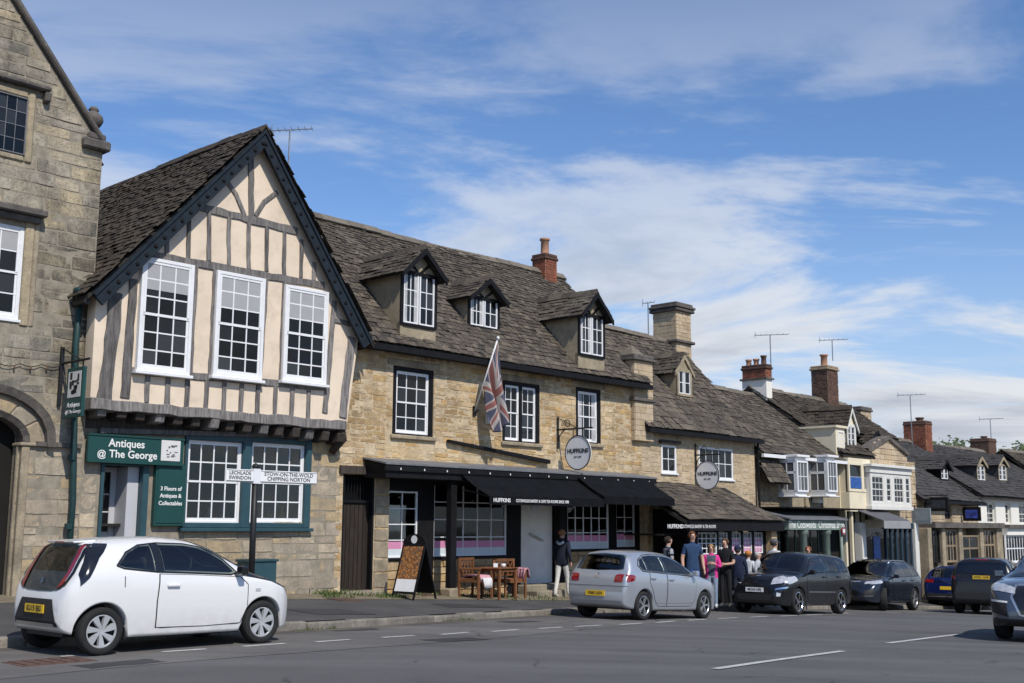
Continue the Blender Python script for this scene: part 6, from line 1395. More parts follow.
    def door(s, poly, handle=None):
        cx = sum(p[0] for p in poly) / len(poly); cz = sum(p[1] for p in poly) / len(poly)
        for ax in '+-':
            g = s.patch('door_gap', [(cx + (p[0] - cx) * 1.012 + (.006 if p[0] > cx else -.006), cz + (p[1] - cz) * 1.012 + (.006 if p[1] > cz else -.006)) for p in poly], ax, X['plastic'], .0015); d = s.patch('door', poly, ax, s.paint, .0045); g.parent = d
            if handle:
                hx, hz = handle; hit = s.bvh.ray_cast(Vector((hx, 3 if ax == '+' else -3, hz)), Vector((0, -1 if ax == '+' else 1, 0)))
                sg = 1 if ax == '+' else -1; y = hit[0].y; bevel(MB().box(hx - .09, hx + .09, *sorted((y + sg * .012, y + sg * .045)), hz - .018, hz + .018).build('handle', s.paint, d), .012, 2)
    def mirror(s, x, z, m=None, sz=1.):
        for sg in (-1, 1):
            hit = s.bvh.ray_cast(Vector((x, 3 * sg, z)), Vector((0, -sg, 0))); y = hit[0].y
            b = MB(); q = [(-.06, -.06), (.07, -.075), (.085, .03), (.03, .075), (-.06, .06)]
            b.hull8([(x - .03, y - sg * .02, z - .05), (x + .05, y - sg * .02, z - .05), (x + .05, y - sg * .02, z), (x - .03, y - sg * .02, z)], [(x - .03, y + sg * .1, z - .03), (x + .05, y + sg * .1, z - .03), (x + .05, y + sg * .1, z + .02), (x - .03, y + sg * .1, z + .02)])
            a0, a1 = sorted((y + sg * .06, y + sg * .21)); b.box(x - .03, x + .07, a0, a1, z - .035, z + .085 * sz)
            mo = b.build('wing_mirror', m or s.paint, s.t); bevel(mo, .03, 3)
    def plate(s, end, z, m, txt, wd=.50, h=.11):
        D = Vector((1, 0, 0)) if end == 'r' else Vector((-1, 0, 0)); hit = s.bvh.ray_cast(Vector((-3 if end == 'r' else s.L + 3, 0, z)), D); x = hit[0].x; sg = -1 if end == 'r' else 1
        p = MB().box(*sorted((x + sg * .012, x + sg * .026)), -wd / 2, wd / 2, z - h / 2, z + h / 2).build('number_plate', m, s.t)
        text(txt, p, (x + sg * .028, 0, z), (0, -1, 0) if end == 'r' else (0, 1, 0), (0, 0, 1), .088, X['text_k'], bold=.002, ex=.001)
        return p
def place_car(pix, local, heading_deg, S):
    """ground point under a pixel = the car's point `local` (x,y) ; heading measured from +Y towards +X"""
    P = ground(*pix) if pix else Vector((*local, RZ(*local))); local = local if pix else (0, 0); h = rad(90 - heading_deg); c, s_ = math.cos(h), math.sin(h); x = P.x - (local[0] * c - local[1] * s_); y = P.y - (local[0] * s_ + local[1] * c)
    zr = RZ(x, y); zf = RZ(x + S['L'] * c, y + S['L'] * s_); tilt = -math.atan2(zf - zr, S['L']); P0z = P.z - 0
    # keep the named wheel exactly on the road
    z0 = P.z - local[0] * (zf - zr) / S['L']
    return (x, y, z0 + .004), h, tilt

# ------------------------------------------------------------------ white three-door city car
R = .285
S = dict(L=3.40, W=1.58, H=1.46, wb=2.34, xr=.47, R=R, tw=.165, spokes=7, rimm=X['hubcap'], style='cap', rimR=.70, tum=.30,
    top=[(0, .58), (.012, .70), (.04, .80), (.08, .90), (.17, 1.10), (.27, 1.30), (.33, 1.385), (.42, 1.415), (.8, 1.445), (1.3, 1.46), (1.7, 1.44), (2.0, 1.38), (2.3, 1.24), (2.62, 1.045), (2.80, .965), (3.0, .90), (3.2, .82), (3.33, .73), (3.42, .62), (3.455, .52)],
    belt=[(0, .60), (.06, .80), (.3, .985), (.8, .975), (1.6, .94), (2.4, .90), (2.7, .88), (3.1, .79), (3.4, .60), (3.455, .5)],
    plan=[(0, .70), (.03, .79), (.10, .89), (.3, .975), (.6, 1), (1.7, .985), (2.6, 1), (2.95, .985), (3.15, .92), (3.3, .80), (3.4, .66), (3.455, .50)],
    sill=[(0, .40), (.05, .30), (.2, .24), (.6, .20), (2.8, .19), (3.2, .19), (3.4, .24), (3.455, .32)])
for k_ in ('top', 'belt'): S[k_] = [(a, .5 + (b_ - .5) * .95 if b_ > .5 else b_) for a, b_ in S[k_]]
ZC = lambda P_: [(a, .5 + (b_ - .5) * .95 if b_ > .5 else b_) for a, b_ in P_]
loc, hd, tl = place_car((98, 656), (S['xr'] * .965, -(S['W'] / 2 - .09) * .965), 41.5, dict(S, L=S['L'] * .965))
white = carpaint('white_car_paint', (.74, .735, .72), 0, .3)
C = Car('white_city_car', 'small white three-door hatchback parked outside the antiques shop', 'car', S, white, loc, hd, tl); C.t.matrix_world = C.t.matrix_world @ Matrix.Scale(.965, 4)
# glass: quarter light, door window
C.side = 1; C.cabin([ZC([(.66, 1.09), (.74, 1.065), (1.15, 1.015), (1.15, 1.335), (1.0, 1.325), (.81, 1.24)]), ZC([(1.29, 1.02), (1.72, 1.0), (2.26, .97), (2.33, .985), (2.20, 1.13), (2.05, 1.23), (1.89, 1.30), (1.68, 1.335), (1.29, 1.345)])], (.02, 2.75, .42, .99, 1.30, 1.27), ((1.25, -.34), (1.25, .34)))
C.both('pillar_trim', ZC([(1.16, 1.0), (1.28, .995), (1.28, 1.375), (1.16, 1.37)]), X['gloss'], .0045); C.both('quarter_window', ZC([(.63, 1.085), (.72, 1.05), (1.17, 1.0), (1.17, 1.355), (1.0, 1.34), (.79, 1.25)]), X['carglass'], .006); C.both('door_window', ZC([(1.27, 1.005), (1.72, .985), (2.28, .955), (2.36, .975), (2.22, 1.14), (2.07, 1.245), (1.90, 1.315), (1.68, 1.355), (1.27, 1.365)]), X['carglass'], .006)
C.outline('window_seal', ZC([(.63, 1.085), (.72, 1.05), (1.17, 1.0), (1.72, .975), (2.28, .945), (2.38, .97), (2.22, 1.145), (2.07, 1.25), (1.90, 1.32), (1.68, 1.36), (1.27, 1.372), (1.0, 1.345), (.79, 1.255)]), X['gloss'], .012)
C.door(ZC([(1.20, .30), (1.19, .62), (1.22, .965), (1.72, .945), (2.42, .905), (2.53, .80), (2.53, .50), (2.44, .30), (1.9, .285)]), (1.40, .805))
C.both('sill_seam', [(1.25, .285), (2.42, .285), (2.42, .292), (1.25, .292)], X['plastic'], .003)
# wedge of black from the pillars over the front wings
C.both('wing_panel', ZC([(2.40, .935), (2.47, .99), (2.62, .985), (2.9, .87), (3.2, .755), (3.33, .66), (3.22, .735), (2.92, .84), (2.62, .90)]), X['gloss'], .005)
C.patch('windscreen', [(1.92, -.50), (2.0, -.56), (2.66, -.64), (2.72, -.3), (2.74, 0), (2.72, .3), (2.66, .64), (2.0, .56), (1.92, .50), (1.86, .2), (1.85, 0), (1.86, -.2)], 't', X['carglass'], .005)
# tailgate: black glass, lamps, plate recess, bumper insert
C.patch('tailgate_glass', ZC([(-.50, .80), (-.50, 1.0), (-.46, 1.28), (-.42, 1.345), (0, 1.355), (.42, 1.345), (.46, 1.28), (.50, 1.0), (.50, .80), (.3, .765), (0, .76), (-.3, .765)]), 'r', X['carglass'], .006)
sp_ = MB().hull8([(.25, -.34, 1.325), (.25, .34, 1.325), (.52, .38, 1.335), (.52, -.38, 1.335)], [(.24, -.33, 1.345), (.24, .33, 1.345), (.52, .37, 1.366), (.52, -.37, 1.366)]); bevel(sp_.build('spoiler', white, C.t), .012, 2); MB().box(.236, .244, -.10, .10, 1.328, 1.342).build('brake_light', X['redlamp'], C.t)
for sg in (1, -1):
    q = lambda P_: ZC([(a * sg, b_) for a, b_ in P_])
    C.patch('lamp_surround', q([(.40, .77), (.56, .84), (.60, 1.0), (.575, 1.2), (.51, 1.35), (.41, 1.35), (.44, 1.2), (.455, 1.0)]), 'r', X['gloss'], .010); C.patch('tail_lamp', q([(.42, .79), (.51, .85), (.54, 1.0), (.52, 1.2), (.475, 1.33), (.42, 1.33), (.455, 1.2), (.465, 1.0)]), 'r', X['redlamp'], .017); C.patch('reversing_lamp', q([(.52, .88), (.535, .89), (.56, 1.0), (.54, 1.19), (.495, 1.315), (.482, 1.315), (.525, 1.19), (.545, 1.0)]), 'r', X['clearlamp'], .018)
for ax in '+-': C.patch('lamp_side', ZC([(.17, .98), (.31, 1.27), (.44, 1.36), (.60, 1.355), (.42, 1.18), (.27, .94), (.17, .84)]), ax, X['gloss'], .010)
C.patch('rear_bumper_insert', [(-.38, .66), (.38, .66), (.50, .42), (.53, .345), (-.53, .345), (-.50, .42)], 'r', X['plastic'], .006); C.patch('bumper_strip', [(-.46, .385), (.46, .385), (.49, .34), (-.49, .34)], 'r', X['alloy'], .02)
C.plate('r', .54, X['yplate'], 'KU15 EJG', .46, .10); C.mirror(2.36, .95, X['gloss'])
b = MB().tube([(.055, -.03, .87), (.06, 0, .90), (.055, .03, .87), (.05, 0, .84), (.055, -.03, .87)], .008, 6).build('badge', X['chrome'], C.t)
C.both('indicator', [(2.66, .70), (2.74, .70), (2.74, .735), (2.66, .735)], X['clearlamp'], .006); C.patch('headlamp', [(-.62, .66), (-.45, .62), (-.42, .72), (-.6, .80)], 'f', X['clearlamp'], .006); C.patch('headlamp', [(.62, .66), (.45, .62), (.42, .72), (.6, .80)], 'f', X['clearlamp'], .006); C.patch('grille', [(-.5, .28), (.5, .28), (.4, .52), (-.4, .52)], 'f', X['plastic'], .006); C.plate('f', .42, X['wplate'], 'KU15 EJG')
C.both('fuel_flap_seam', [(.72, .80), (.73, .80), (.73, .93), (.72, .93)], X['plastic'], .003)

# ------------------------------------------------------------------ hatchbacks and SUVs from one general description
black_ = None
def suv(name, label, S, paint, pix, local, head, spec, turn=0.):
    k_ = spec.get('scale', 1); loc, hd, tl = place_car(pix, (local[0] * k_, local[1] * k_) if pix else local, head, dict(S, L=S['L'] * k_)); C = Car(name, label, 'car', S, paint, loc, hd, tl, turn); C.t.matrix_world = C.t.matrix_world @ Matrix.Scale(k_, 4); L, W, H = S['L'], S['W'], S['H']; g = spec
    C.side = 1; zb_ = max(p[1] for p in g['windows'][-1]); c0_ = g['screen'][1][0]; shr = lambda P_: [(sum(p[0] for p in P_) / len(P_) + (x - sum(p[0] for p in P_) / len(P_)) * .94, sum(p[1] for p in P_) / len(P_) + (z - sum(p[1] for p in P_) / len(P_)) * .92) for x, z in P_]
    zl_ = min(p[1] for p in g['windows'][-1]); zr_ = max(p[1] for p in g['rear'])
    C.cabin([shr(P_) for P_ in g['windows']], (.03, c0_ + .02, W * .30, max(zl_ + .03, min(p[1] for p in g['rear']) + .01), zb_ - .04, zr_ - .05), ((L * .40, -W * .21), (L * .40, W * .21)))
    wl_ = g['windows']
    for a_, b_ in zip(wl_, wl_[1:]):
        xa, xb = max(p[0] for p in a_), min(p[0] for p in b_); zA_ = max(p[1] for p in a_ if p[0] > xa - .01); z0_ = min(p[1] for p in a_ if p[0] > xa - .01)
        C.both('pillar_trim', [(xa + .003, z0_), (xb - .003, z0_ - .005), (xb - .003, zA_), (xa + .003, zA_)], X['gloss'], .0045)
    for w_ in g['windows']: C.both('side_window', w_, X['carglass'], .006)
    if 'surround' in g: C.outline('window_seal', g['surround'], X['gloss'] if paint is not black_ else X['chrome'])
    for d, h in g['doors']: C.door(d, h)
    C.patch('windscreen', g['screen'], 't', X['carglass'], .005); C.patch('rear_window', g['rear'], 'r', X['carglass'], .005)
    for P_, m_ in g['tail']:
        for sg in (1, -1): C.patch('tail_lamp', [(a * sg, b_) for a, b_ in P_], 'r', m_, .008)
    for P_ in g.get('tail_side', []): C.both('tail_lamp', P_, X['redlamp'], .008)
    for P_ in g['head']:
        for sg in (1, -1): C.patch('headlamp', [(a * sg, b_) for a, b_ in P_], 'f', X['clearlamp'], .008)
    for P_ in g.get('head_side', []): C.both('headlamp', P_, X['clearlamp'], .008)
    for nm, P_, ax, m_ in g.get('extra', []):
        if ax == 'b': C.both(nm, P_, m_, .006)
        else: C.patch(nm, P_, ax, m_, .007)
    if 'plate_r' in g: C.plate('r', g['plate_r'], X['yplate'], g.get('txt', 'BX19 OKD'))
    if 'plate_f' in g: C.plate('f', g['plate_f'], X['wplate'], g.get('txtf', 'BX19 OKD'))
    C.mirror(*g['mirror'], g.get('mirror_m'))
    if g.get('arch'):
        Rr = S['R']
        for c in (S['xr'], S['xr'] + S['wb']):
            o = [(c + (Rr + .14) * math.cos(t_), Rr + (Rr + .14) * math.sin(t_)) for t_ in [math.pi * k / 14 for k in range(15)]]; i_ = [(c + (Rr + .065) * math.cos(t_), Rr + (Rr + .065) * math.sin(t_)) for t_ in [math.pi * k / 14 for k in range(14, -1, -1)]]
            for k in range(14): pass
            for ax in '+-':
                pts = o + i_; C.patch('arch_trim', pts, ax, g['arch'], .008, step=.09)
    if g.get('rails'):
        for sg in (-1, 1):
            ry_ = sg * W * .30; zz_ = [C.bvh.ray_cast(Vector((L * f, ry_, 4)), Vector((0, 0, -1)))[0].z for f in (.18, .22, .37, .50, .55)]
            MB().tube([(L * f, ry_, z_ + dz) for f, z_, dz in zip((.18, .22, .37, .50, .55), zz_, (.0, .035, .035, .035, .0))], .015, 6).build('roof_rail', X['alu' if g['rails'] == 1 else 'gloss'], C.t, True)
    return C
def arcs(pts): return pts
# silver five-door hatchback
S = dict(L=3.97, W=1.682, H=1.485, wb=2.47, xr=.68, R=.305, tw=.195, spokes=5, rimm=X['alloy'], style='twin', rimR=.70, tum=.33,
    top=[(0, .62), (.012, .76), (.04, .90), (.10, 1.02), (.20, 1.20), (.29, 1.38), (.36, 1.44), (.6, 1.47), (1.3, 1.485), (1.9, 1.468), (2.2, 1.40), (2.6, 1.215), (2.95, 1.05), (3.1, 1.005), (3.5, .945), (3.74, .87), (3.87, .77), (3.95, .62), (3.97, .5)],
    belt=[(0, .62), (.05, .85), (.25, 1.0), (.8, .985), (2.0, .95), (2.8, .92), (3.2, .86), (3.7, .72), (3.97, .5)],
    plan=[(0, .86), (.03, .91), (.10, .95), (.3, .985), (.7, 1), (2.2, .99), (3.1, 1), (3.5, .965), (3.75, .87), (3.9, .72), (3.97, .55)],
    sill=[(0, .40), (.05, .31), (.2, .25), (.7, .21), (3.2, .20), (3.7, .20), (3.9, .25), (3.97, .32)])
silver = carpaint('silver_car_paint', (.46, .49, .53), .55, .32)
suv('silver_hatchback', 'silver five-door hatchback parked in front of the bakery with its rear towards the antiques shop', S, silver, (642, 620.5), (S['xr'], -(S['W'] / 2 - .10)), 40.5, dict(
    surround=[(.50, 1.15), (.62, 1.03), (1.3, .995), (2.5, .955), (2.78, .985), (2.5, 1.16), (2.2, 1.31), (1.9, 1.385), (1.4, 1.405), (.9, 1.375), (.62, 1.28)],
    windows=[[(.56, 1.14), (.65, 1.055), (.80, 1.04), (.80, 1.32), (.66, 1.27)], [(.84, 1.04), (1.50, 1.01), (1.50, 1.375), (1.2, 1.375), (.9, 1.345), (.84, 1.33)], [(1.58, 1.005), (2.5, .975), (2.66, .99), (2.42, 1.165), (2.14, 1.29), (1.88, 1.355), (1.58, 1.375)]],
    doors=[([(.98, .62), (1.08, .42), (1.20, .30), (1.53, .29), (1.54, .99), (1.2, 1.005), (.88, 1.02), (.86, .80)], (.98, .885)), ([(1.56, .29), (2.55, .29), (2.70, .45), (2.74, .80), (2.66, .925), (1.57, .985)], (1.70, .865))],
    screen=[(2.16, -.52), (2.9, -.66), (2.98, -.3), (3.0, 0), (2.98, .3), (2.9, .66), (2.16, .52), (2.10, .2), (2.09, 0), (2.10, -.2)],
    rear=[(-.62, 1.06), (-.56, 1.36), (0, 1.395), (.56, 1.36), (.62, 1.06), (0, 1.03)],
    tail=[([(.47, .79), (.68, .79), (.68, .95), (.56, .955), (.48, .93)], X['redlamp'])], tail_side=[[(.06, .79), (.29, .83), (.32, .92), (.25, .945), (.10, .95)]],
    head=[[(.45, .66), (.72, .70), (.68, .82), (.45, .76)]], head_side=[[(3.5, .72), (3.8, .66), (3.8, .76), (3.5, .82)]],
    extra=[('rear_bumper_seam', [(-.78, .70), (.78, .70), (.78, .71), (-.78, .71)], 'r', X['plastic']), ('side_strip', [(1.1, .345), (2.6, .345), (2.6, .36), (1.1, .36)], 'b', X['alu']), ('badge', [(-.05, .88), (.05, .88), (.05, .97), (-.05, .97)], 'r', X['chrome']), ('grille', [(-.4, .42), (.4, .42), (.4, .62), (-.4, .62)], 'f', X['plastic'])],
    scale=.955, plate_r=.545, txt='VE60 LKN', mirror=(2.56, .985), mirror_m=None))
# boxy black crossover facing up the street
S = dict(L=4.10, W=1.785, H=1.62, wb=2.55, xr=.76, R=.335, tw=.225, spokes=5, rimm=X['chrome'], style='spoke', rimR=.74, tum=.22,
    top=[(0, .62), (.01, .85), (.03, 1.05), (.07, 1.30), (.13, 1.52), (.22, 1.585), (.5, 1.605), (1.4, 1.62), (2.2, 1.61), (2.48, 1.56), (2.75, 1.37), (3.04, 1.12), (3.2, 1.075), (3.6, 1.03), (3.85, .96), (3.98, .84), (4.07, .66), (4.10, .52)],
    belt=[(0, .62), (.05, .85), (.2, 1.08), (.8, 1.075), (2.0, 1.03), (2.9, 1.0), (3.3, .97), (3.8, .86), (4.10, .5)],
    plan=[(0, .88), (.03, .92), (.10, .96), (.3, .985), (.8, 1), (1.6, .97), (2.5, .97), (3.3, 1), (3.7, .975), (3.9, .90), (4.03, .78), (4.10, .62)],
    sill=[(0, .42), (.05, .34), (.2, .28), (.8, .25), (3.3, .24), (3.8, .22), (4.0, .25), (4.10, .32)])
black = carpaint('black_car_paint', (.010, .011, .014), .2, .22)
suv('black_crossover', 'boxy black crossover with chrome wheels parked facing the silver hatchback', S, black, (797, 615), (S['xr'] + S['wb'], S['W'] / 2 - .11), 40 + 180, dict(
    surround=[(.32, 1.12), (1.2, 1.10), (2.6, 1.05), (2.86, 1.07), (2.6, 1.30), (2.32, 1.48), (1.6, 1.525), (.8, 1.50), (.40, 1.46)],
    windows=[[(.36, 1.15), (.74, 1.14), (.74, 1.46), (.46, 1.43)], [(.80, 1.13), (1.60, 1.11), (1.60, 1.495), (.80, 1.47)], [(1.68, 1.10), (2.6, 1.075), (2.74, 1.09), (2.54, 1.28), (2.28, 1.45), (1.68, 1.495)]],
    doors=[([(1.06, .65), (1.2, .45), (1.3, .33), (1.63, .33), (1.64, 1.09), (.80, 1.11), (.84, .85)], (.98, .99)), ([(1.66, .33), (2.72, .33), (2.84, .55), (2.86, .98), (2.78, 1.03), (1.67, 1.085)], (1.82, .97))],
    screen=[(2.30, -.58), (2.98, -.70), (3.05, -.3), (3.07, 0), (3.05, .3), (2.98, .70), (2.30, .58), (2.25, .2), (2.24, 0), (2.25, -.2)], rear=[(-.58, 1.14), (-.54, 1.46), (.54, 1.46), (.58, 1.14)],
    tail=[([(.62, .85), (.76, .85), (.74, 1.3), (.66, 1.3)], X['redlamp'])],
    head=[[(.42, .74), (.70, .78), (.76, .93), (.60, .965), (.44, .90)]], head_side=[[(3.42, .86), (3.80, .76), (3.92, .80), (3.86, .92), (3.5, .965)]],
    extra=[('grille', [(-.38, .83), (.38, .83), (.36, .90), (-.36, .90)], 'f', X['gloss']), ('lower_grille', [(-.46, .34), (.46, .34), (.52, .50), (-.52, .50)], 'f', X['plastic']), ('bumper_chrome', [(.56, .60), (.80, .66), (.82, .70), (.56, .645)], 'f', X['chrome']), ('bumper_chrome', [(-.56, .60), (-.80, .66), (-.82, .70), (-.56, .645)], 'f', X['chrome']), ('fog_lamp', [(.60, .45), (.68, .45), (.70, .53), (.60, .55)], 'f', X['clearlamp']), ('fog_lamp', [(-.60, .45), (-.68, .45), (-.70, .53), (-.60, .55)], 'f', X['clearlamp']), ('side_strip', [(1.15, .56), (2.75, .56), (2.75, .60), (1.15, .60)], 'b', X['chrome']), ('badge', [(-.06, .935), (.06, .935), (.06, .965), (-.06, .965)], 'f', X['chrome'])],
    plate_f=.60, txtf='MO63 NFJ', mirror=(2.70, 1.06), rails=0))
# dark blue-grey SUV behind it
def suvshape(L, W, H, wb, xr, R, hood=1.06, nose=.3, rake=0.):
    c = L - 1.02 - rake; f = L
    return dict(L=L, W=W, H=H, wb=wb, xr=xr, R=R, tw=.24, spokes=5, rimm=X['alloy'], style='twin', rimR=.74, tum=.30,
      top=[(0, .66), (.012, .82), (.05, 1.0), (.14, 1.18), (.30, 1.42), (.42, H - .09), (.7, H - .035), (1.5, H), (2.2, H - .015), (2.6, H - .10), (3.0, H - .32), (c - .22, hood + .07), (c, hood), (f - .55, hood - .07), (f - .22, hood - .18), (f - .09, hood - .32), (f - .02, .62), (f, .52)],
      belt=[(0, .66), (.05, .88), (.3, 1.08), (.9, 1.06), (2.2, 1.02), (3.1, .99), (c + .2, .96), (f - .35, .82), (f, .5)],
      plan=[(0, .84), (.03, .89), (.12, .95), (.35, .985), (.9, 1), (2.3, .985), (f - 1.0, 1), (f - .5, .97), (f - .25, .88), (f - .08, .74), (f, .58)],
      sill=[(0, .45), (.05, .36), (.2, .30), (.8, .27), (f - .9, .26), (f - .3, .25), (f - .08, .29), (f, .36)])
def suvspec(S, **kw):
    L, H, W = S['L'], S['H'], S['W']; c = [p for p in S['top']][12][0]; hd_ = S['top'][12][1]; k = H - 1.66
    d = dict(surround=[(.50, 1.13), (1.3, 1.10), (3.0, 1.045), (c - .14, 1.06), (2.9, 1.33 + k), (2.58, 1.50 + k), (2.2, 1.57 + k), (1.4, 1.575 + k), (.9, 1.53 + k), (.66, 1.40 + k)],
      windows=[[(.60, 1.15), (1.0, 1.13), (1.0, 1.50 + k), (.86, 1.48 + k), (.72, 1.38 + k)], [(1.06, 1.125), (1.86, 1.10), (1.86, 1.545 + k), (1.4, 1.545 + k), (1.06, 1.51 + k)], [(1.94, 1.095), (2.95, 1.065), (c - .28, 1.075), (2.82, 1.33 + k), (2.52, 1.47 + k), (2.2, 1.535 + k), (1.94, 1.545 + k)]],
      doors=[([(1.22, .68), (1.34, .48), (1.48, .37), (1.89, .36), (1.90, 1.075), (1.02, 1.10), (1.06, .9)], (1.25, .98)), ([(1.92, .36), (3.02, .36), (3.14, .6), (3.15, .95), (3.05, 1.03), (1.93, 1.07)], (2.1, .955))],
      screen=[(2.52, -.58), (c - .06, -.74), (c, -.3), (c + .01, 0), (c, .3), (c - .06, .74), (2.52, .58), (2.45, .2), (2.44, 0), (2.45, -.2)], rear=[(-.62, 1.16), (-.55, 1.50 + k), (0, 1.53 + k), (.55, 1.50 + k), (.62, 1.16), (0, 1.13)],
      tail=[([(.48, .95), (.80, .95), (.82, 1.07), (.50, 1.05)], X['redlamp'])], head=[[(.48, .80), (.80, .84), (.80, .93), (.48, .87)]], head_side=[[(L - .62, .86), (L - .22, .80), (L - .22, .87), (L - .62, .94)]],
      mirror=(3.0, 1.06), rails=1, arch=None)
    d.update(kw); return d
grille = lambda w1_, z0, z1: [(-w1_ * .7, z0), (w1_ * .7, z0), (w1_, (z0 + z1) / 2 + .05), (w1_ * .85, z1), (-w1_ * .85, z1), (-w1_, (z0 + z1) / 2 + .05)]
S = suvshape(4.66, 1.89, 1.66, 2.82, .95, .365)
navy = carpaint('navy_grey_paint', (.018, .026, .042), .4, .22)
suv('navy_sports_utility', 'dark navy sports utility car parked nose to tail behind the boxy black crossover', S, navy, (884, 611), (S['xr'] + S['wb'], S['W'] / 2 - .12), 37 + 180, suvspec(S, extra=[('grille', grille(.42, .44, .86), 'f', X['gloss']), ('grille_rim', [(-.30, .42), (.30, .42), (.29, .45), (-.29, .45)], 'f', X['chrome']), ('grille_rim', [(-.36, .86), (.36, .86), (.35, .89), (-.35, .89)], 'f', X['chrome']), ('intake', [(.50, .46), (.80, .50), (.78, .66), (.52, .60)], 'f', X['plastic']), ('intake', [(-.50, .46), (-.80, .50), (-.78, .66), (-.52, .60)], 'f', X['plastic']), ('bumper_chrome', [(.48, .42), (.76, .44), (.76, .465), (.48, .445)], 'f', X['chrome']), ('bumper_chrome', [(-.48, .42), (-.76, .44), (-.76, .465), (-.48, .445)], 'f', X['chrome']), ('sill_trim', [(1.35, .35), (3.3, .35), (3.3, .375), (1.35, .375)], 'b', X['chrome'])]) | {}, turn=rad(22))
# bright blue SUV
S = suvshape(4.58, 1.85, 1.62, 2.77, .92, .36)
blue = carpaint('blue_car_paint', (.010, .022, .12), .45, .22)
suv('blue_sports_utility', 'bright blue sports utility car seen from behind beyond the dark navy one', S, blue, None, (15.9, 42.8), 36, suvspec(S, extra=[('light_bar', [(-.6, .97), (.6, .97), (.6, 1.01), (-.6, 1.01)], 'r', X['gloss']), ('rear_bumper', [(-.8, .34), (.8, .34), (.74, .56), (-.74, .56)], 'r', X['plastic']), ('bumper_strip', [(-.7, .44), (.7, .44), (.7, .48), (-.7, .48)], 'r', X['alu']), ('number_panel', [(-.26, .70), (.26, .70), (.26, .82), (-.26, .82)], 'r', X['yplate'])]))
# black Range style SUV driving away
S = suvshape(4.85, 1.98, 1.78, 2.92, .98, .385, 1.14)
S['top'] = [(0, .70), (.012, .88), (.04, 1.08), (.10, 1.22), (.24, 1.55), (.34, 1.70), (.55, 1.74), (1.5, 1.78), (2.3, 1.765), (2.75, 1.66), (3.1, 1.44), (3.55, 1.20), (3.83, 1.14), (4.3, 1.07), (4.63, .96), (4.76, .82), (4.83, .64), (4.85, .54)]
S['tum'] = .19; S['crown'] = .045
dgrey = carpaint('dark_grey_paint', (.018, .018, .020), .4, .28)
suv('charcoal_sports_utility', 'large charcoal sports utility car driving away with its brake lights on', S, dgrey, (958, 613), (S['xr'] - .2, S['W'] / 2 - .12), 31, suvspec(S, rear=[(-.74, 1.26), (-.70, 1.58), (0, 1.61), (.70, 1.58), (.74, 1.26), (0, 1.24)], tail=[([(.62, 1.03), (.90, 1.03), (.91, 1.19), (.62, 1.17)], X['gloss']), ([(.78, 1.05), (.90, 1.05), (.90, 1.17), (.78, 1.16)], X['redlamp'])], tail_side=[[(.05, 1.04), (.32, 1.06), (.32, 1.18), (.1, 1.18)]], screen=[(2.66, -.6), (3.66, -.78), (3.72, -.3), (3.73, 0), (3.72, .3), (3.66, .78), (2.66, .6), (2.6, .2), (2.59, 0), (2.6, -.2)],
    extra=[('brake_light', [(-.2, 1.665), (.2, 1.665), (.2, 1.69), (-.2, 1.69)], 'r', X['redlamp']), ('rear_bumper', [(-.9, .38), (.9, .38), (.86, .66), (-.86, .66)], 'r', X['plastic']), ('tailgate_trim', [(-.6, 1.03), (.6, 1.03), (.6, 1.07), (-.6, 1.07)], 'r', X['gloss'])], plate_r=1.13, txt='WN21 XVB', rails=0, mirror=(3.2, 1.14)))
# grey-blue SUV coming towards us at the right edge
S = suvshape(5.05, 1.97, 1.74, 2.99, 1.0, .385, 1.12)
steel = carpaint('steel_blue_paint', (.10, .125, .16), .6, .25)
suv('steel_grey_sports_utility', 'steel grey sports utility car with large grille heading up the street', S, steel, (1003, 639), (S['xr'] + S['wb'], -(S['W'] / 2 - .12)), 33 + 180, suvspec(S, head=[[(.46, .80), (.86, .86), (.88, .97), (.70, .97), (.46, .90)]], head_side=[[(S['L'] - .66, .90), (S['L'] - .28, .84), (S['L'] - .22, .92), (S['L'] - .6, .99)]],
    extra=[('grille', grille(.50, .46, .94), 'f', X['gloss']), ('grille_rim', [(-.36, .43), (.36, .43), (.35, .465), (-.35, .465)], 'f', X['alu']), ('grille_rim', [(-.46, .94), (.46, .94), (.44, .975), (-.44, .975)], 'f', X['alu']), ('grille_rim', [(.35, .44), (.39, .44), (.54, .74), (.48, .96), (.44, .95), (.49, .74)], 'f', X['alu']), ('grille_rim', [(-.35, .44), (-.39, .44), (-.54, .74), (-.48, .96), (-.44, .95), (-.49, .74)], 'f', X['alu']), ('intake', [(.58, .42), (.88, .48), (.88, .66), (.60, .64)], 'f', X['plastic']), ('intake', [(-.58, .42), (-.88, .48), (-.88, .66), (-.60, .64)], 'f', X['plastic']), ('day_light', [(.58, .645), (.88, .665), (.88, .70), (.58, .675)], 'f', X['wplate']), ('day_light', [(-.58, .645), (-.88, .665), (-.88, .70), (-.58, .675)], 'f', X['wplate']), ('lower_bumper', [(-.92, .27), (.92, .27), (.9, .38), (-.9, .38)], 'f', X['plastic'])], plate_f=.55, txtf='LR68 YTO', mirror=(3.3, 1.12)))
# ================================================================== street furniture and small things
def at(px, py, fn=PZ, off=0.): return ground(px, py, off, fn)
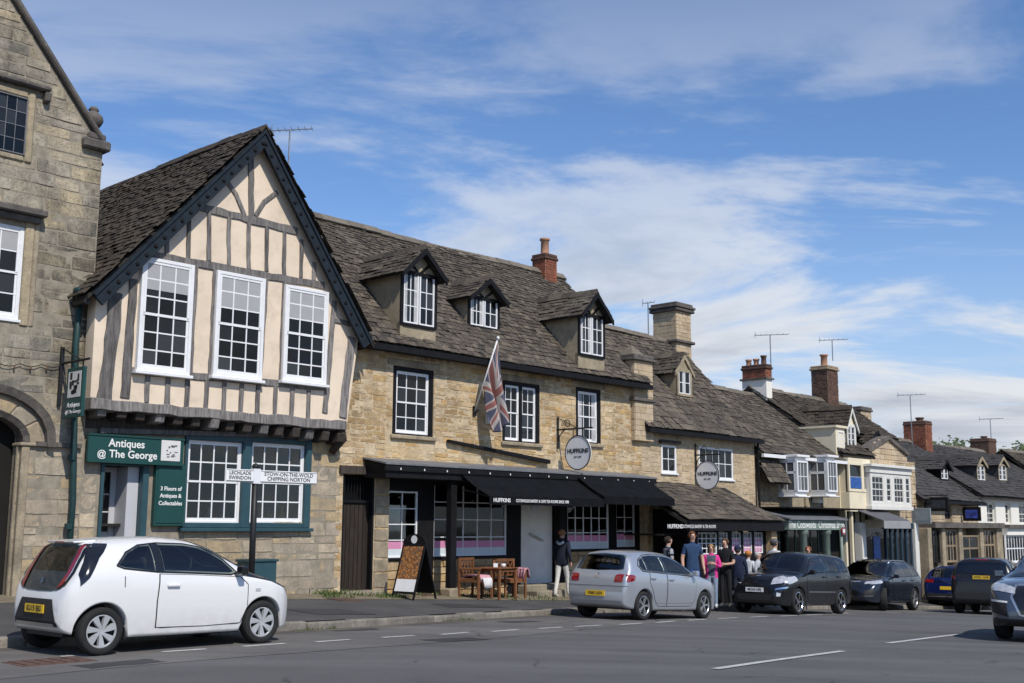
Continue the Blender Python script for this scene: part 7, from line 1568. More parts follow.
# finger post
P = kerb_smooth(KS[1] + 0.0) * 0 + Vector(ground(250, 600, .15)[:2])
px_ = at(250, 607); base = Vector((px_.x, px_.y, PZ(px_.x, px_.y)))
T = thing('finger_post', 'black finger post with two white arms to Lechlade and Stow-on-the-Wold', 'signpost', base, A.rot)
def at_h(px, py): r = ray(px, py); t_ = base.y / r.y; return CH + r.z * t_ - base.z
zt = at_h(250, 468); MB().tube([(0, 0, -.1), (0, 0, zt)], .055, 12).lathe([(.055, zt), (.07, zt + .02), (.05, zt + .06), (0, zt + .09)], (0, 0, 0), 12).build('post', X['blackm'], T, True)
za, zb_ = at_h(250, 482.5), at_h(250, 470)
for (x0, x1, l1, l2, sz) in ((-.62, -.06, 'LECHLADE', 'SWINDON', .085), (.06, 1.30, 'STOW-ON-THE-WOLD', 'CHIPPING NORTON', .094)):
    ar = bevel(MB().box(x0, x1, -.05, -.02, za, zb_).build('arm', X['white'], T), .01)
    MB().box(x0 + .012, x1 - .012, -.0525, -.0505, zb_ - .02, zb_ - .012).box(x0 + .012, x1 - .012, -.0525, -.0505, za + .012, za + .02).build('border', X['text_k'], ar)
    text(l1, ar, ((x0 + x1) / 2, -.053, za + (zb_ - za) * .70), (1, 0, 0), (0, 0, 1), sz, X['text_k'], ex=.001, bold=.001, squash=1.08); text(l2, ar, ((x0 + x1) / 2, -.053, za + (zb_ - za) * .32), (1, 0, 0), (0, 0, 1), sz, X['text_k'], ex=.001, bold=.001, squash=1.08)
MB().box(-.07, .07, -.06, .06, za - .02, zb_ + .02).build('collar', X['signgrey'], T)
# green trough by the wall
u0, u1 = U(243, 560, -.3), U(271, 560, -.3); zt = Z(257, 559, -.3); tr = fthing('planter', 'dark green wooden trough standing below the antiques shop windows', 'planter', (u0 + u1) / 2, gz(u0, -.3), -.3)
bevel(MB().box(u0, u1, -.5, -.1, gz(u0, -.3) + .06, zt).box(u0 - .03, u1 + .03, -.53, -.07, zt - .05, zt - .001).build('box', X['tealb'], tr), .01); MB().box(u0 + .04, u1 - .04, -.46, -.14, zt - .04, zt + .004).build('soil', X['earth'], tr)
for k in (u0 + .05, u1 - .13): MB().box(k, k + .08, -.48, -.12, gz(u0, -.3) - .03, gz(u0, -.3) + .059).build('foot', X['tealb'], tr)
# hanging antiques sign on the stone house
hu = U(66, 385, -.3); zt, zb2 = Z(77, 368, -.62), Z(77, 418, -.62); T = fthing('hanging_sign', 'narrow dark green hanging antiques sign on the stone house wall', 'sign', hu, zb2, -.05)
ya_, yb2 = -.38, -.98
bd = bevel(MB().box(hu - .03, hu + .03, yb2, ya_, zb2, zt).build('board', X['teal'], T), .008); zq = zb2 + (zt - zb2) * .40
MB().box(hu - .036, hu - .031, yb2 + .07, ya_ - .07, zq, zt - .07).build('picture_panel', mat('sign_paper', (.62, .61, .58), .7, .05), bd)
pk = MB()
for k in range(14): a = yb2 + .12 + r9.random() * .3; c_ = zq + .05 + r9.random() * (zt - zq - .25); pk.box(hu - .0385, hu - .0365 - k * .00004, a, a + r9.uniform(.03, .12), c_, c_ + r9.uniform(.03, .12))
pk.build('print', X['text_k'], bd)
text('Antiques', bd, (hu - .033, (ya_ + yb2) / 2, zb2 + (zq - zb2) * .62), (0, -1, 0), (0, 0, 1), .13, X['text_w']); text('@ The George', bd, (hu - .033, (ya_ + yb2) / 2, zb2 + (zq - zb2) * .28), (0, -1, 0), (0, 0, 1), .09, X['text_w'])
zbr = zt + .12; MB().box(hu - .03, hu + .03, -.11, -.055, zt - .62, zt + .42).tube([(hu, -.08, zbr), (hu, yb2 - .12, zbr)], .022, 6).tube([(hu, -.08, zbr + .28), (hu, yb2 + .2, zbr + .01)], .012, 6).tube([(hu, ya_ - .1, zbr), (hu, ya_ - .1, zt - .01)], .01, 5).tube([(hu, yb2 + .1, zbr), (hu, yb2 + .1, zt - .01)], .01, 5).build('bracket', X['blackm'], T)
# cable with bulbs along the stone house
a0 = (U(-25, 362, -.09), Z(-25, 362, -.09)); a1 = (U(63, 365, -.09), Z(63, 365, -.09)); T = fthing('festoon_cable', 'thin black cable with small bulbs strung along the stone house wall', 'string lights', a0[0], a0[1], -.09)
pts = [(a0[0] + (a1[0] - a0[0]) * k / 16, -.09, a0[1] + (a1[1] - a0[1]) * k / 16 - .05 * math.sin(math.pi * ((k / 4) % 1))) for k in range(17)]; MB().tube(pts, .008, 5).build('cable', X['blackm'], T)
for k in range(1, 16, 3): MB().lathe([(0, -.07), (.016, -.06), (.02, -.04), (.012, -.015), (.012, .01), (0, .01)], pts[k], 8).build('bulb', X['potd'], T, True)
# pavement sign board
_q = A.xy(U(414, 588, -1.15), -1.15); p = Vector((_q.x, _q.y, 0)); T = thing('pavement_sign', 'black A-frame pavement sign with pastry poster outside the bakery', 'sign board', (p.x, p.y, PZ(p.x, p.y)), A.rot + rad(-84))
W2 = .32; H2 = 1.16; lean = .36
def lean_quad(x0, x1, z0, z1, d0, d1, front=True):
    f = lambda z: -(lean * (1 - z / H2)) if front else lean * (1 - z / H2)
    return [(x0, f(z0) + d0, z0), (x1, f(z0) + d0, z0), (x1, f(z1) + d0, z1), (x0, f(z1) + d0, z1)], [(x0, f(z0) + d1, z0), (x1, f(z0) + d1, z0), (x1, f(z1) + d1, z1), (x0, f(z1) + d1, z1)]
for fr in (True, False):
    b = MB(); s_ = -1 if fr else 1
    for x0, x1, z0, z1 in ((-W2, -W2 + .04, 0, H2), (W2 - .04, W2, 0, H2), (-W2 + .04, W2 - .04, H2 - .05, H2), (-W2 + .04, W2 - .04, .12, .16)): b.hull8(*lean_quad(x0, x1, z0, z1, -.015, .015, fr))
    b.hull8(*lean_quad(-W2 + .04, W2 - .04, .16, H2 - .05, -.006, .006, fr)); b.build('panel', X['black'], T)
m, t, bb = nodes('pastry_poster'); bb.inputs['Roughness'].default_value = .5
v = N(t, 'ShaderNodeTexVoronoi'); v.inputs['Scale'].default_value = 16; g = N(t, 'ShaderNodeNewGeometry'); t.links.new(g.outputs['Position'], v.inputs['Vector']); rr_ = ramp(t, [(0, (.52, .28, .10)), (.35, (.36, .15, .045)), (.7, (.10, .045, .02)), (1, (.30, .26, .2))]); t.links.new(v.outputs[0], rr_.inputs[0]); t.links.new(rr_.outputs[0], bb.inputs['Base Color'])
po = MB().hull8(*lean_quad(-W2 + .05, W2 - .05, .42, H2 - .06, -.020, -.008)).build('poster', m, T); MB().hull8(*lean_quad(-W2 + .05, W2 - .05, .17, .4195, -.020, -.008)).build('poster_caption', X['white'], T)
n = 20; hd_ = MB(); q = [(W2 * math.cos(math.pi * k / n), 0, H2 + .20 * math.sin(math.pi * k / n)) for k in range(n + 1)]; hd_.prism([(x_, -.02, z_) for x_, _, z_ in q], (0, .04, 0)).build('header', X['black'], T)
MB().lathe([(0, -.026), (.085, -.026), (.085, -.021)], (0, 0, H2 + .085), 18, 0, 'y').build('roundel', X['white'], T)
# café chairs and table
def cafe_chair(label, loc, rz):
    T = thing('garden_armchair', label, 'chair', loc, rz, 'teak armchairs outside the bakery'); w2, d2 = .28, .26
    for sx in (-1, 1):
        for sy, h in ((-1, .64), (1, .90)): bevel(MB().box(sx * w2 - .025, sx * w2 + .025, sy * d2 - .025, sy * d2 + .025, 0, h).build('leg', X['teak'], T), .006)
        bevel(MB().box(sx * w2 - .035, sx * w2 + .035, -d2 - .05, d2 - .026, .641, .67).build('armrest', X['teak'], T), .008); MB().box(sx * w2 - .018, sx * w2 + .018, -d2 + .026, d2 - .026, .36, .42).build('side_rail', X['teak'], T)
    for k in range(7): y_ = -d2 - .03 + k * .083; bevel(MB().box(-w2 + .026, w2 - .026, y_, y_ + .07, .42, .445).build('seat_slat', X['teak'], T), .005)
    MB().box(-w2 + .026, w2 - .026, -d2 - .02, -d2 + .02, .36, .419).build('front_rail', X['teak'], T)
    bk = MB().box(-w2 + .026, w2 - .026, d2 - .02, d2 + .02, .84, .90).box(-w2 + .026, w2 - .026, d2 - .02, d2 + .02, .50, .54).build('backrest', X['teak'], T)
    for k in range(4):
        x_ = -w2 + .026 + k * .126; 
        for s_ in (0, 1): a, c_ = (x_, x_ + .126) if s_ else (x_ + .126, x_); MB().prism([(a - .012, d2 - .01 + s_ * .002, .545), (a + .012, d2 - .01 + s_ * .002, .545), (c_ + .012, d2 - .01 + s_ * .002, .838), (c_ - .012, d2 - .01 + s_ * .002, .838)], (0, .016, 0)).build('lattice_bar', X['teak'], bk)
    return T
def fset(px, py): p = at(px, py); return (p.x, p.y, PZ(p.x, p.y))
def fpos(u, y): p = A.xy(u, y); return (p.x, p.y, PZ(p.x, p.y))
uc1, uc2 = U(474, 575, -.85), U(508, 575, -.85)
cafe_chair('teak garden armchair with lattice back and pink and white blanket draped over it', fpos(uc1, -.9), A.rot + rad(12)); cafe_chair('teak garden armchair with lattice back beside the bakery step', fpos(uc2 + .1, -.8), A.rot - rad(14))
def drape(label, P, rz, m, w_, d_, h1, h2):
    b = MB(); n = 10; T = thing('blanket', label, 'blanket', P, rz); prof = []
    for k in range(n + 1): t_ = k / n; prof.append((-d_ / 2 - .01, -h1 * (1 - t_))) if k < 1 else None
    path = [(-d_ / 2 - .03, -h1), (-d_ / 2 - .02, -h1 * .5), (-d_ / 2, -.02), (-d_ / 2 + .03, .02), (0, .03), (d_ / 2 - .03, .02), (d_ / 2, -.02), (d_ / 2 + .025, -h2 * .5), (d_ / 2 + .03, -h2)]
    nx_ = 12
    for i in range(nx_ + 1):
        for j, (y_, z_) in enumerate(path): b.v.append((-w_ / 2 + w_ * i / nx_ + .01 * math.sin(j * 2 + i), y_ + .018 * math.sin(i * 1.7 + j), z_ + .012 * math.sin(i * 2.3)))
    k = len(path)
    for i in range(nx_):
        for j in range(k - 1): b.f.append((i * k + j, (i + 1) * k + j, (i + 1) * k + j + 1, i * k + j + 1)); b.m.append(0)
    o = b.build('cloth', m, T, True); s_ = o.modifiers.new('s', 'SOLIDIFY'); s_.thickness = .014; return T
q = fpos(uc1 - .02, -.96); drape('pink blanket folded over the seat of the left teak armchair', (q[0], q[1], q[2] + .49), A.rot + rad(12), X['blanket'], .40, .48, .12, .05)
q = fpos(uc1 - .0, -1.24); drape('white blanket hanging from the front of the teak armchair by the pavement sign', (q[0], q[1], q[2] + .455), A.rot + rad(12), X['blanketw'], .34, .10, .2, .04)
q = fpos(uc2 + .36, -.98); drape('pink blanket hung over the arm of the teak armchair beside the step', (q[0], q[1], q[2] + .69), A.rot + rad(90 - 14), X['blanket'], .42, .12, .20, .26)
T = thing('cafe_table', 'small square teak café table between the two armchairs', 'table', fpos((uc1 + uc2) / 2 + .05, -1.05), A.rot)
for k in range(6): bevel(MB().box(-.32 + k * .107, -.32 + k * .107 + .10, -.32, .32, .69, .715).build('top_slat', X['teak'], T), .005)
for sx in (-1, 1):
    for sy in (-1, 1): MB().box(sx * .27 - .025, sx * .27 + .025, sy * .27 - .025, sy * .27 + .025, 0, .689).build('leg', X['teak'], T)
MB().box(-.25, .25, -.28, -.26, .62, .688).box(-.25, .25, .26, .28, .62, .688).box(-.28, -.26, -.24, .24, .62, .688).box(.26, .28, -.24, .24, .62, .688).build('apron', X['teak'], T)
q = fpos((uc1 + uc2) / 2 + .05, -1.05)
cup = MB().lathe([(0, 0), (.035, 0), (.05, .03), (.055, .08), (.05, .08), (.04, .02), (0, .02)], (0, 0, 0), 12); o = cup.build('cup', X['white'], smooth=True, M=Matrix.Translation((q[0] + .1, q[1], q[2] + .716))); tag(o, 'white cup standing on the teak café table', 'cup')
o = MB().box(-.05, .05, -.02, .02, 0, .09).build('menu_card', X['white'], M=Matrix.Translation((q[0] - .08, q[1] + .05, q[2] + .716))); tag(o, 'small white menu card on the teak café table', 'menu')
# ornaments behind the antiques shop window
cols_ = [(.45, .30, .08), (.30, .10, .05), (.55, .52, .45), (.10, .18, .25), (.40, .22, .06), (.20, .22, .10)]; ro = random.Random(77)
names_ = ['brass', 'russet', 'cream', 'blue', 'copper', 'olive']
for q in (wa, wb):
    for k in range(4):
        x_ = q[0] + .18 + k * .27 + ro.uniform(-.04, .04); ci = (k + (0 if q is wa else 3)) % 6; r0 = ro.uniform(.07, .11); h0 = ro.uniform(.3, .6); P_ = A.xy(x_, .30)
        T_ = MB().lathe([(0, 0), (r0 * .7, 0), (r0 * .75, .02), (r0, h0 * .35), (r0 * .9, h0 * .55), (r0 * .35, h0 * .75), (r0 * .35, h0 * .85), (r0 * .6, h0), (r0 * .45, h0)], (0, 0, 0), 14).build('vase', mat('glaze_%d' % (k + (4 if q is wb else 0)), cols_[ci], .3, .2), smooth=True, M=Matrix.Translation((P_.x, P_.y, q[2] - .02)))
        tag(T_, '%s coloured ornament on the sill inside the %s antiques shop window' % (names_[ci], 'door-side' if q is wa else 'far'), 'ornament', 'ornaments in the antiques window')
# iron covers, litter
def cover(label, px, py, wd, fn, rz): 
    p = ground(px, py, 0, fn); T = thing('iron_cover', label, 'manhole cover', (p.x, p.y, fn(p.x, p.y) + .005), rz); e = 1.2
    z = lambda x, y: fn(p.x + x * math.cos(rz) - y * math.sin(rz), p.y + x * math.sin(rz) + y * math.cos(rz)) - fn(p.x, p.y)
    w2, d2 = wd; b = MB(); b.hull8([(-w2, -d2, z(-w2, -d2) - .02), (w2, -d2, z(w2, -d2) - .02), (w2, d2, z(w2, d2) - .02), (-w2, d2, z(-w2, d2) - .02)], [(-w2, -d2, z(-w2, -d2) + .004), (w2, -d2, z(w2, -d2) + .004), (w2, d2, z(w2, d2) + .004), (-w2, d2, z(-w2, d2) + .004)]); b.build('frame', X['rust'], T)
    for i in range(5):
        x0 = -w2 * .86 + i * w2 * .35; b = MB(); q = [(x0, -d2 * .85), (x0 + w2 * .28, -d2 * .85), (x0 + w2 * .28, d2 * .85), (x0, d2 * .85)]; b.hull8([(x_, y_, z(x_, y_) + .0) for x_, y_ in q], [(x_, y_, z(x_, y_) + .012) for x_, y_ in q]); b.build('rib', X['rust'], T)
cover('rusty rectangular iron cover in the parking strip behind the white hatchback', 50, 662, (.42, .28), RZ, A.rot); cover('rusty iron cover in the pavement before the brown plank door', 345, 600, (.3, .3), PZ, A.rot); cover('rusty iron cover in the pavement beside the black pavement sign', 425, 595, (.3, .25), PZ, A.rot)
p = ground(437, 617); b = MB(); rl = random.Random(4)
bm = bmesh.new(); bmesh.ops.create_icosphere(bm, subdivisions=2, radius=.06)
for v_ in bm.verts: v_.co *= rl.uniform(.6, 1.25); v_.co.z *= .6
me = bpy.data.meshes.new('litter'); bm.to_mesh(me); bm.free(); me.materials.append(mat('yellow_wrapper', (.75, .50, .05), .6, .2)); o = bpy.data.objects.new('litter', me); link(o, None, Matrix.Translation((p.x, p.y, p.z + .03))); tag(o, 'crumpled yellow wrapper lying against the kerb', 'litter')
# weeds at the foot of the walls
gm_ = mat('weed_leaf', (.075, .11, .028), .7, .4, 20); b = MB(); rw = random.Random(9)
for (ua, ub_, ya2, yb3, n) in ((.3, 1.3, -.55, -.05, 260), (1.0, 2.2, -1.1, -.5, 200), (-5, 1, -.12, -.02, 160), (2.6, 5.5, -.7, -.1, 240), (-.2, 1.2, -1.1, -.6, 160), (5.0, 7.4, -1.4, -.7, 140), (9, 11, -.6, -.2, 90)):
    for _ in range(n):
        u_ = rw.uniform(ua, ub_); y_ = rw.uniform(ya2, yb3); 
        if math.sin(u_ * 5.1) + math.sin(u_ * 2.3 + y_ * 4) < -.2: continue
        P_ = A.xy(u_, y_); z_ = PZ(P_.x, P_.y); h_ = rw.uniform(.03, .13); a = rw.uniform(0, 6.28); ca, sa = math.cos(a), math.sin(a); wd = .012; lx, ly = rw.uniform(-.05, .05), rw.uniform(-.05, .05)
        b.add([(P_.x - ca * wd, P_.y - sa * wd, z_), (P_.x + ca * wd, P_.y + sa * wd, z_), (P_.x + lx + ca * wd * .7, P_.y + ly + sa * wd * .7, z_ + h_ * .7), (P_.x + lx * 1.8, P_.y + ly * 1.8, z_ + h_)], [(0, 1, 2, 3)])
for _ in range(500):                                         # along the kerb channel
    s_ = rw.uniform(KS[2], KS[4]); 
    if math.sin(s_ * 3) + math.sin(s_ * 1.3) < .5: continue
    P_ = kerb_smooth(s_); z_ = RZ(P_.x, P_.y); h_ = rw.uniform(.02, .07); a = rw.uniform(0, 6.28); b.add([(P_.x - .01, P_.y - .03, z_), (P_.x + .01, P_.y - .03, z_), (P_.x + .02 * math.cos(a), P_.y - .04 + .02 * math.sin(a), z_ + h_)], [(0, 1, 2)])
o = b.build('weeds', gm_); o['kind'] = 'stuff'; o['label'] = 'low green weeds growing along the wall foot and kerb'; o['category'] = 'weeds'
# small round red sign on a pale post by the sage shop
u_, z_ = uz(841, 531, -1.7); T = fthing('post_sign', 'small round red and white sign on a pale post by the sage green shop', 'sign', u_, gz(u_, -1.7), -1.7); g0 = gz(u_, -1.7)
MB().tube([(u_, -1.7, g0 - .1), (u_, -1.7, z_ + .2)], .05, 8).build('post', X['sage'], T, True); MB().lathe([(0, -.02), (.13, -.02), (.13, .02), (0, .02)], (u_, -1.78, z_), 18, 0, 'y').build('disc', X['redlamp'], T); MB().lathe([(0, -.03), (.07, -.03), (.07, -.021)], (u_, -1.78, z_), 18, 0, 'y').build('disc_centre', X['white'], T)
# ================================================================== trees behind the far roofs
X['leaf'] = mat('tree_leaf', (.055, .085, .025), .7, .45, 3); X['bark'] = mat('bark', (.09, .07, .05), .9, .3, 9, .4)
def tree(label, px, py_top, Y, rx, h, seed, n=1500):
    r_ = ray(px, py_top); t_ = Y / r_.y; x = r_.x * t_; zt = CH + r_.z * t_; z0 = RZ(x, Y); T = thing('broadleaf_tree', label, 'tree', (x, Y, z0), 0, 'trees behind the far roofs'); rt = random.Random(seed); H = zt - z0
    tk = MB(); tk.tube([(0, 0, 0), (.1, .05, H * .3), (0, .1, H * .55), (.1, 0, H * .8)], [.35, .28, .18, .06], 8); 
    for k in range(7): a = k * 2.4; zz = H * (.35 + .06 * k); tk.tube([(0, 0, zz), (rx * .35 * math.cos(a), rx * .35 * math.sin(a), zz + H * .1), (rx * .7 * math.cos(a), rx * .7 * math.sin(a), zz + H * .16)], [.13, .08, .03], 6)
    tk.build('trunk', X['bark'], T, True); lf = MB(); cl = []
    for k in range(26): a = rt.uniform(0, 6.28); q = rt.random() ** .5; zz = rt.uniform(.35, .93); w_ = math.sin(math.pi * min(1, (zz - .2) / .85)) ; cl.append(Vector((rx * q * w_ * math.cos(a), rx * q * w_ * math.sin(a), H * zz)))
    for i in range(n):
        c = cl[rt.randrange(len(cl))]; rr = rx * .34; p_ = c + Vector((rt.gauss(0, rr * .5), rt.gauss(0, rr * .5), rt.gauss(0, rr * .4))); p_.z = min(p_.z, H); s_ = rt.uniform(.12, .30); u_ = Vector((rt.gauss(0, 1), rt.gauss(0, 1), rt.gauss(0, .6))).normalized() * s_; v_ = u_.orthogonal().normalized() * s_ * .6
        lf.add([p_ - u_, p_ + v_, p_ + u_, p_ - v_], [(0, 1, 2, 3)])
    lf.build('crown', X['leaf'], T, kind='stuff')
tree('dark round tree showing above the roof of the inn', 944, 437, 92, 3.4, 9, 1, 3200); tree('lower green tree beside the round one behind the inn roof', 964, 441, 95, 2.8, 8, 2, 2600)
tree('green tree rising behind the far brown roof', 1010, 440, 92, 3.2, 9, 3, 3000); tree('dark tree at the end of the far roofs', 1030, 439, 97, 3.4, 9, 4, 3000)
# ================================================================== people
SKIN = mat('skin', (.52, .31, .22), .55, .08, 20)
_cm = {}
def cloth(c):
    if c not in _cm: _cm[c] = mat('cloth_%d' % len(_cm), c, .9, .15, 12, .3, 80)
    return _cm[c]
def person(label, loc, face, h=1.72, top=(.03, .04, .07), legs=(.04, .05, .09), hair=(.08, .05, .03), shoes=(.05, .05, .05), pose='stand', sleeves=True, shorts=False, hem=.86, hairlen=0, hat=None, wide=1., stripes=None, under=None):
    T = thing('person', label, 'person', loc, rad(90 - face) - math.pi / 2, 'people on the pavement'); k = h / 1.75
    J = {'pel': (0, 0, .97), 'sp': (0, -.01, 1.14), 'ch': (0, .0, 1.32), 'nk0': (0, -.01, 1.46), 'nk': (0, .0, 1.53), 'hd': (0, .02, 1.60), 'hm': (0, .02, 1.67), 'ht': (0, .005, 1.725)}
    RR = {'pel': (.155, .115), 'sp': (.14, .105), 'ch': (.165, .115), 'nk0': (.085, .075), 'nk': (.055, .055), 'hd': (.066, .078), 'hm': (.078, .092), 'ht': (.055, .065)}
    E = [('pel', 'sp', 'top'), ('sp', 'ch', 'top'), ('ch', 'nk0', 'top'), ('nk0', 'nk', 'skin'), ('nk', 'hd', 'skin'), ('hd', 'hm', 'skin'), ('hm', 'ht', 'skin')]
    st = .16 if pose == 'walk' else .02
    for s_, n_ in ((-1, 'l'), (1, 'r')):
        f = st * s_
        J.update({'hp' + n_: (s_ * .095, 0, .90), 'kn' + n_: (s_ * .10, .03 + f * .6, .50), 'an' + n_: (s_ * .105, f * 1.1 - (.05 if pose == 'walk' and s_ < 0 else 0), .085), 'to' + n_: (s_ * .115, .15 + f * 1.1, .035)})
        RR.update({'hp' + n_: (.098, .10), 'kn' + n_: (.066, .066), 'an' + n_: (.045, .05), 'to' + n_: (.042, .035)})
        E += [('pel', 'hp' + n_, 'legs'), ('hp' + n_, 'kn' + n_, 'legs'), ('kn' + n_, 'an' + n_, 'skin' if shorts else 'legs'), ('an' + n_, 'to' + n_, 'shoe')]
        if pose == 'hold': el, wr = (s_ * .25, .06, 1.14), (s_ * .09, .26, 1.22)
        elif pose == 'fold': el, wr = (s_ * .26, .06, 1.13), (s_ * .06, .22, 1.10)
        elif pose == 'walk': el, wr = (s_ * .245, -.05 - f * .4, 1.16), (s_ * .25, .08 - f * .6, .93)
        else: el, wr = (s_ * .245, -.02, 1.15), (s_ * .255, .06, .90)
        el, wr = Vector(el), Vector(wr); d = (wr - el).normalized(); J.update({'sh' + n_: (s_ * .175, -.01, 1.415), 'el' + n_: tuple(el), 'wr' + n_: tuple(wr), 'pm' + n_: tuple(wr + d * .075)})
        RR.update({'sh' + n_: (.07, .07), 'el' + n_: (.049, .049), 'wr' + n_: (.030, .034), 'pm' + n_: (.034, .020)})
        E += [('ch', 'sh' + n_, 'top'), ('sh' + n_, 'el' + n_, 'top'), ('el' + n_, 'wr' + n_, 'top' if sleeves else 'skin'), ('wr' + n_, 'pm' + n_, 'skin')]
        sd = Vector((0, 1, 0)) if abs(d.z) > .5 else Vector((0, 0, 1)); sd = (sd - d * sd.dot(d)).normalized(); inn = d.cross(sd) * (s_)
        pm = wr + d * .075
        for q, (o_, L) in enumerate(((-.030, .060), (-.010, .072), (.010, .068), (.028, .055))):
            a = 'f%d%s' % (q, n_); b_ = 'g%d%s' % (q, n_); J[a] = tuple(pm + sd * o_ + d * (.03 + L * .35)); J[b_] = tuple(pm + sd * o_ + d * (.02 + L * .8) - inn * .02); RR[a] = (.010, .010); RR[b_] = (.008, .008); E += [('pm' + n_, a, 'skin'), (a, b_, 'skin')]
        J['t0' + n_] = tuple(wr + d * .045 + sd * .045 - inn * .01); J['t1' + n_] = tuple(wr + d * .085 + sd * .055 - inn * .02); RR['t0' + n_] = (.012, .012); RR['t1' + n_] = (.009, .009); E += [('wr' + n_, 't0' + n_, 'skin'), ('t0' + n_, 't1' + n_, 'skin')]
    J['ns'] = (0, .125, 1.655); RR['ns'] = (.012, .014); E.append(('hm', 'ns', 'skin'))
    names = list(J); idx = {n_: i for i, n_ in enumerate(names)}; me = bpy.data.meshes.new('sk'); me.from_pydata([tuple(c * k for c in J[n_]) for n_ in names], [(idx[a], idx[b_]) for a, b_, _ in E], [])
    ob = bpy.data.objects.new('sk', me); COL.objects.link(ob); sk = ob.modifiers.new('skin', 'SKIN'); sk.use_smooth_shade = True
    if not me.skin_vertices: me.skin_vertices.new() if hasattr(me.skin_vertices, 'new') else None
    sv_ = me.skin_vertices[0].data
    for n_ in names:
        i = idx[n_]; w_ = wide if n_ in ('pel', 'sp', 'ch') else 1; puff = 1.12 if n_[:2] in ('sp', 'ch', 'el', 'sh') and sleeves else 1
        sv_[i].radius = (RR[n_][0] * k * w_ * puff, RR[n_][1] * k * w_ * puff); sv_[i].use_root = n_ == 'pel'
    ss = ob.modifiers.new('sub', 'SUBSURF'); ss.levels = 1; ss.render_levels = 1
    dg = bpy.context.evaluated_depsgraph_get(); m2 = bpy.data.meshes.new_from_object(ob.evaluated_get(dg)); bpy.data.objects.remove(ob); m2.name = 'body'
    m2.materials.clear(); order = ['top', 'legs', 'skin', 'shoe', 'str', 'und']
    for mm in (cloth(top), cloth(legs), SKIN, cloth(shoes), cloth(stripes or top), cloth(under or top)): m2.materials.append(mm)
    segs = [(Vector(J[a]) * k, Vector(J[b_]) * k, tg, a, RR[a][0] * k, RR[b_][0] * k) for a, b_, tg in E]
    for p_ in m2.polygons:
        c = p_.center; best = (9, 'top')
        for a, b_, tg, nm, ra_, rb_ in segs:
            d = b_ - a; f = max(0, min(1, (c - a).dot(d) / max(1e-6, d.length_squared))); dd = (c - a - d * f).length - (ra_ + (rb_ - ra_) * f)
            if dd < best[0]: best = (dd, tg, nm)
        tg = best[1]; z_ = c.z / k
        if tg == 'legs' and z_ > hem and abs(c.x / k) < .26: tg = 'top'
        if tg == 'top' and z_ < hem and best[2] in ('pel',): tg = 'legs'
        if not sleeves and best[2][:2] == 'sh' and z_ < 1.22: tg = 'skin'
        if shorts and tg == 'legs' and z_ < .56: tg = 'skin'
        if tg == 'skin' and z_ < 1.49 and abs(c.x / k) < .12 and best[2] == 'nk0': tg = 'top'
        if stripes and tg == 'top' and int(z_ * 22) % 2: tg = 'str'
        if under and tg == 'top' and abs(c.x / k) < .07 and c.y > 0 and z_ < 1.46: tg = 'und'
        p_.material_index = order.index(tg); p_.use_smooth = True
    link(bpy.data.objects.new('body', m2), T)
    # hair / hat and face
    bm = bmesh.new(); bmesh.ops.create_uvsphere(bm, u_segments=18, v_segments=12, radius=1); rt = random.Random(len(label))
    for v_ in bm.verts:
        q = v_.co.copy(); n_ = 1 + rt.uniform(-.05, .06); v_.co = Vector((q.x * .094 * n_, q.y * .108 * n_ - .006, q.z * .098 * n_ + 1.675)) * k
        if hairlen and q.z < -.1 and q.y < .25: v_.co.z -= hairlen * k * min(1, (-.1 - q.z) / .6); v_.co.x *= 1.08
    kill = [f for f in bm.faces if (f.calc_center_median().y / k > .035 and f.calc_center_median().z / k < 1.715) or (f.calc_center_median().z / k < 1.60 and not hairlen) or (hairlen and f.calc_center_median().y / k > .01 and f.calc_center_median().z / k < 1.70)]
    bmesh.ops.delete(bm, geom=kill, context='FACES'); mh = bpy.data.meshes.new('hair'); bm.to_mesh(mh); bm.free(); mh.materials.append(cloth(hair)); mh.polygons.foreach_set('use_smooth', [True] * len(mh.polygons)); ho_ = bpy.data.objects.new('hair', mh); link(ho_, T); so2 = ho_.modifiers.new('s', 'SOLIDIFY'); so2.thickness = .012
    if hat:
        hb = MB().lathe([(0, 1.80 * k), (.06 * k, 1.79 * k), (.10 * k, 1.745 * k), (.112 * k, 1.69 * k), (.108 * k, 1.685 * k)], (0, .0, 0), 16); hb.hull8([(-.07 * k, .09 * k, 1.69 * k), (.07 * k, .09 * k, 1.69 * k), (.05 * k, .18 * k, 1.675 * k), (-.05 * k, .18 * k, 1.675 * k)], [(-.07 * k, .09 * k, 1.70 * k), (.07 * k, .09 * k, 1.70 * k), (.05 * k, .18 * k, 1.685 * k), (-.05 * k, .18 * k, 1.685 * k)]); hb.build('hat', cloth(hat), T, True)
    fc = MB()
    for s_ in (-1, 1): fc.lathe([(0, -.008), (.009, -.004), (.011, .003)], (s_ * .032 * k, .101 * k, 1.675 * k), 8, 0, 'y')
    fc.build('eyes', X['text_k'], T)
    MB().box(-.025 * k, .025 * k, .094 * k, .104 * k, 1.612 * k, 1.618 * k).build('mouth', cloth((.30, .10, .09)), T)
    for s_ in (-1, 1): MB().lathe([(0, -.012 * k), (.018 * k, -.008 * k), (.02 * k, .012 * k)], (s_ * .088 * k, .005 * k, 1.665 * k), 8, 0, 'y').build('ear', SKIN, T, True)
    return T
def stand(px, py, h, y=-3.0):
    """head top under a pixel, feet on the pavement a few steps out from the fronts"""
    p = A.xy(A.u(px, py, y), y); return (p.x, p.y, PZ(p.x, p.y))
def tall(px, py, h, y=-3.0): u_, z_ = A.uz(px, py, y); p = A.xy(u_, y); return max(1.45, min(1.95, z_ - PZ(p.x, p.y)))
p = at(562, 597.5); 
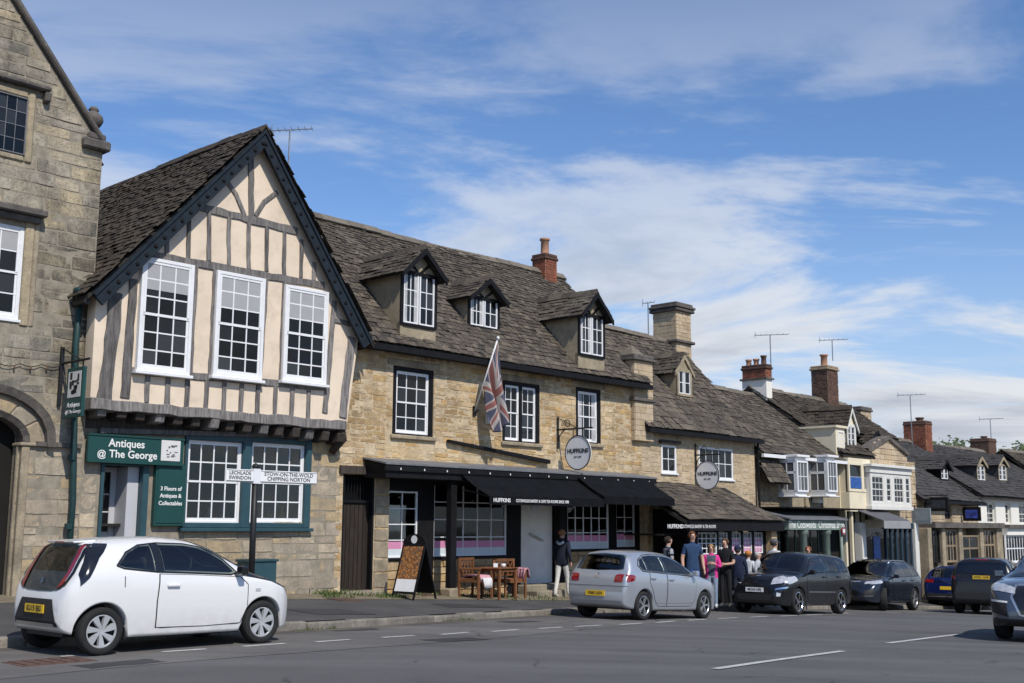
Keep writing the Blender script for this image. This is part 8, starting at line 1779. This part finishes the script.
W_ = person('person in navy jacket and white trousers walking past the bakery door', (p.x, p.y, PZ(p.x, p.y)), 25, 1.66, (.012, .016, .03), (.62, .60, .55), (.26, .12, .05), (.6, .6, .6), 'walk', hem=.80)
MB().tube([(-.09, -.10, 1.37), (-.05, -.135, 1.33), (0, -.15, 1.31), (.05, -.135, 1.33), (.09, -.10, 1.37)], .035, 8).build('hood', cloth((.5, .5, .52)), W_, True)
person('person in navy striped top turned towards the small bakery window', stand(668, 537, 1.74, -2.5), 70, tall(668, 537, 1.74, -2.5), (.012, .016, .035), (.03, .035, .05), (.03, .02, .015), sleeves=False, stripes=(.30, .30, .32))
person('tall person in blue tee shirt and bright blue shorts facing the street', stand(692, 532, 1.86, -3.0), 170, tall(692, 532, 1.86, -3.0), (.022, .05, .11), (.015, .08, .38), (.12, .05, .02), sleeves=False, shorts=True)
person('person in bright pink jacket and pale jeans eating outside the small bakery', stand(711, 545, 1.62, -3.2), 190, tall(711, 545, 1.62, -3.2), (.62, .04, .24), (.22, .28, .36), (.35, .22, .10), (.5, .5, .5), 'hold', hairlen=.09, under=(.06, .08, .10))
person('person dressed in black beside the pink jacket', stand(725, 539, 1.76, -2.9), 215, tall(725, 539, 1.76, -2.9), (.010, .010, .012), (.012, .013, .016), (.10, .05, .025), pose='fold', sleeves=False)
person('person in navy coat and dark blue cap with back to the street', stand(737.5, 547, 1.68, -3.2), 20, tall(737.5, 547, 1.68, -3.2), (.012, .018, .045), (.02, .025, .04), (.05, .04, .03), hat=(.012, .02, .06))
person('person in pale top and orange hat near the pink posters', stand(748, 552, 1.58, -2.9), 40, tall(748, 552, 1.58, -2.9), (.50, .52, .54), (.05, .06, .09), (.2, .1, .04), hat=(.52, .20, .04))
person('person in pale grey top behind the bonnet of the boxy black crossover', stand(758, 554, 1.62, -3.1), 120, tall(758, 554, 1.62, -3.1), (.40, .42, .44), (.05, .05, .06), (.50, .48, .45))
person('person in grey cap and white top behind the boxy black crossover', stand(774, 540, 1.80, -2.9), 60, tall(774, 540, 1.80, -2.9), (.55, .55, .55), (.04, .05, .07), (.06, .05, .04), hat=(.10, .10, .11))
person('person in dark red top showing over the roof of the boxy black crossover', stand(808, 547, 1.70, -2.2), 200, tall(808, 547, 1.70, -2.2), (.30, .05, .04), (.05, .05, .06), (.30, .10, .05))
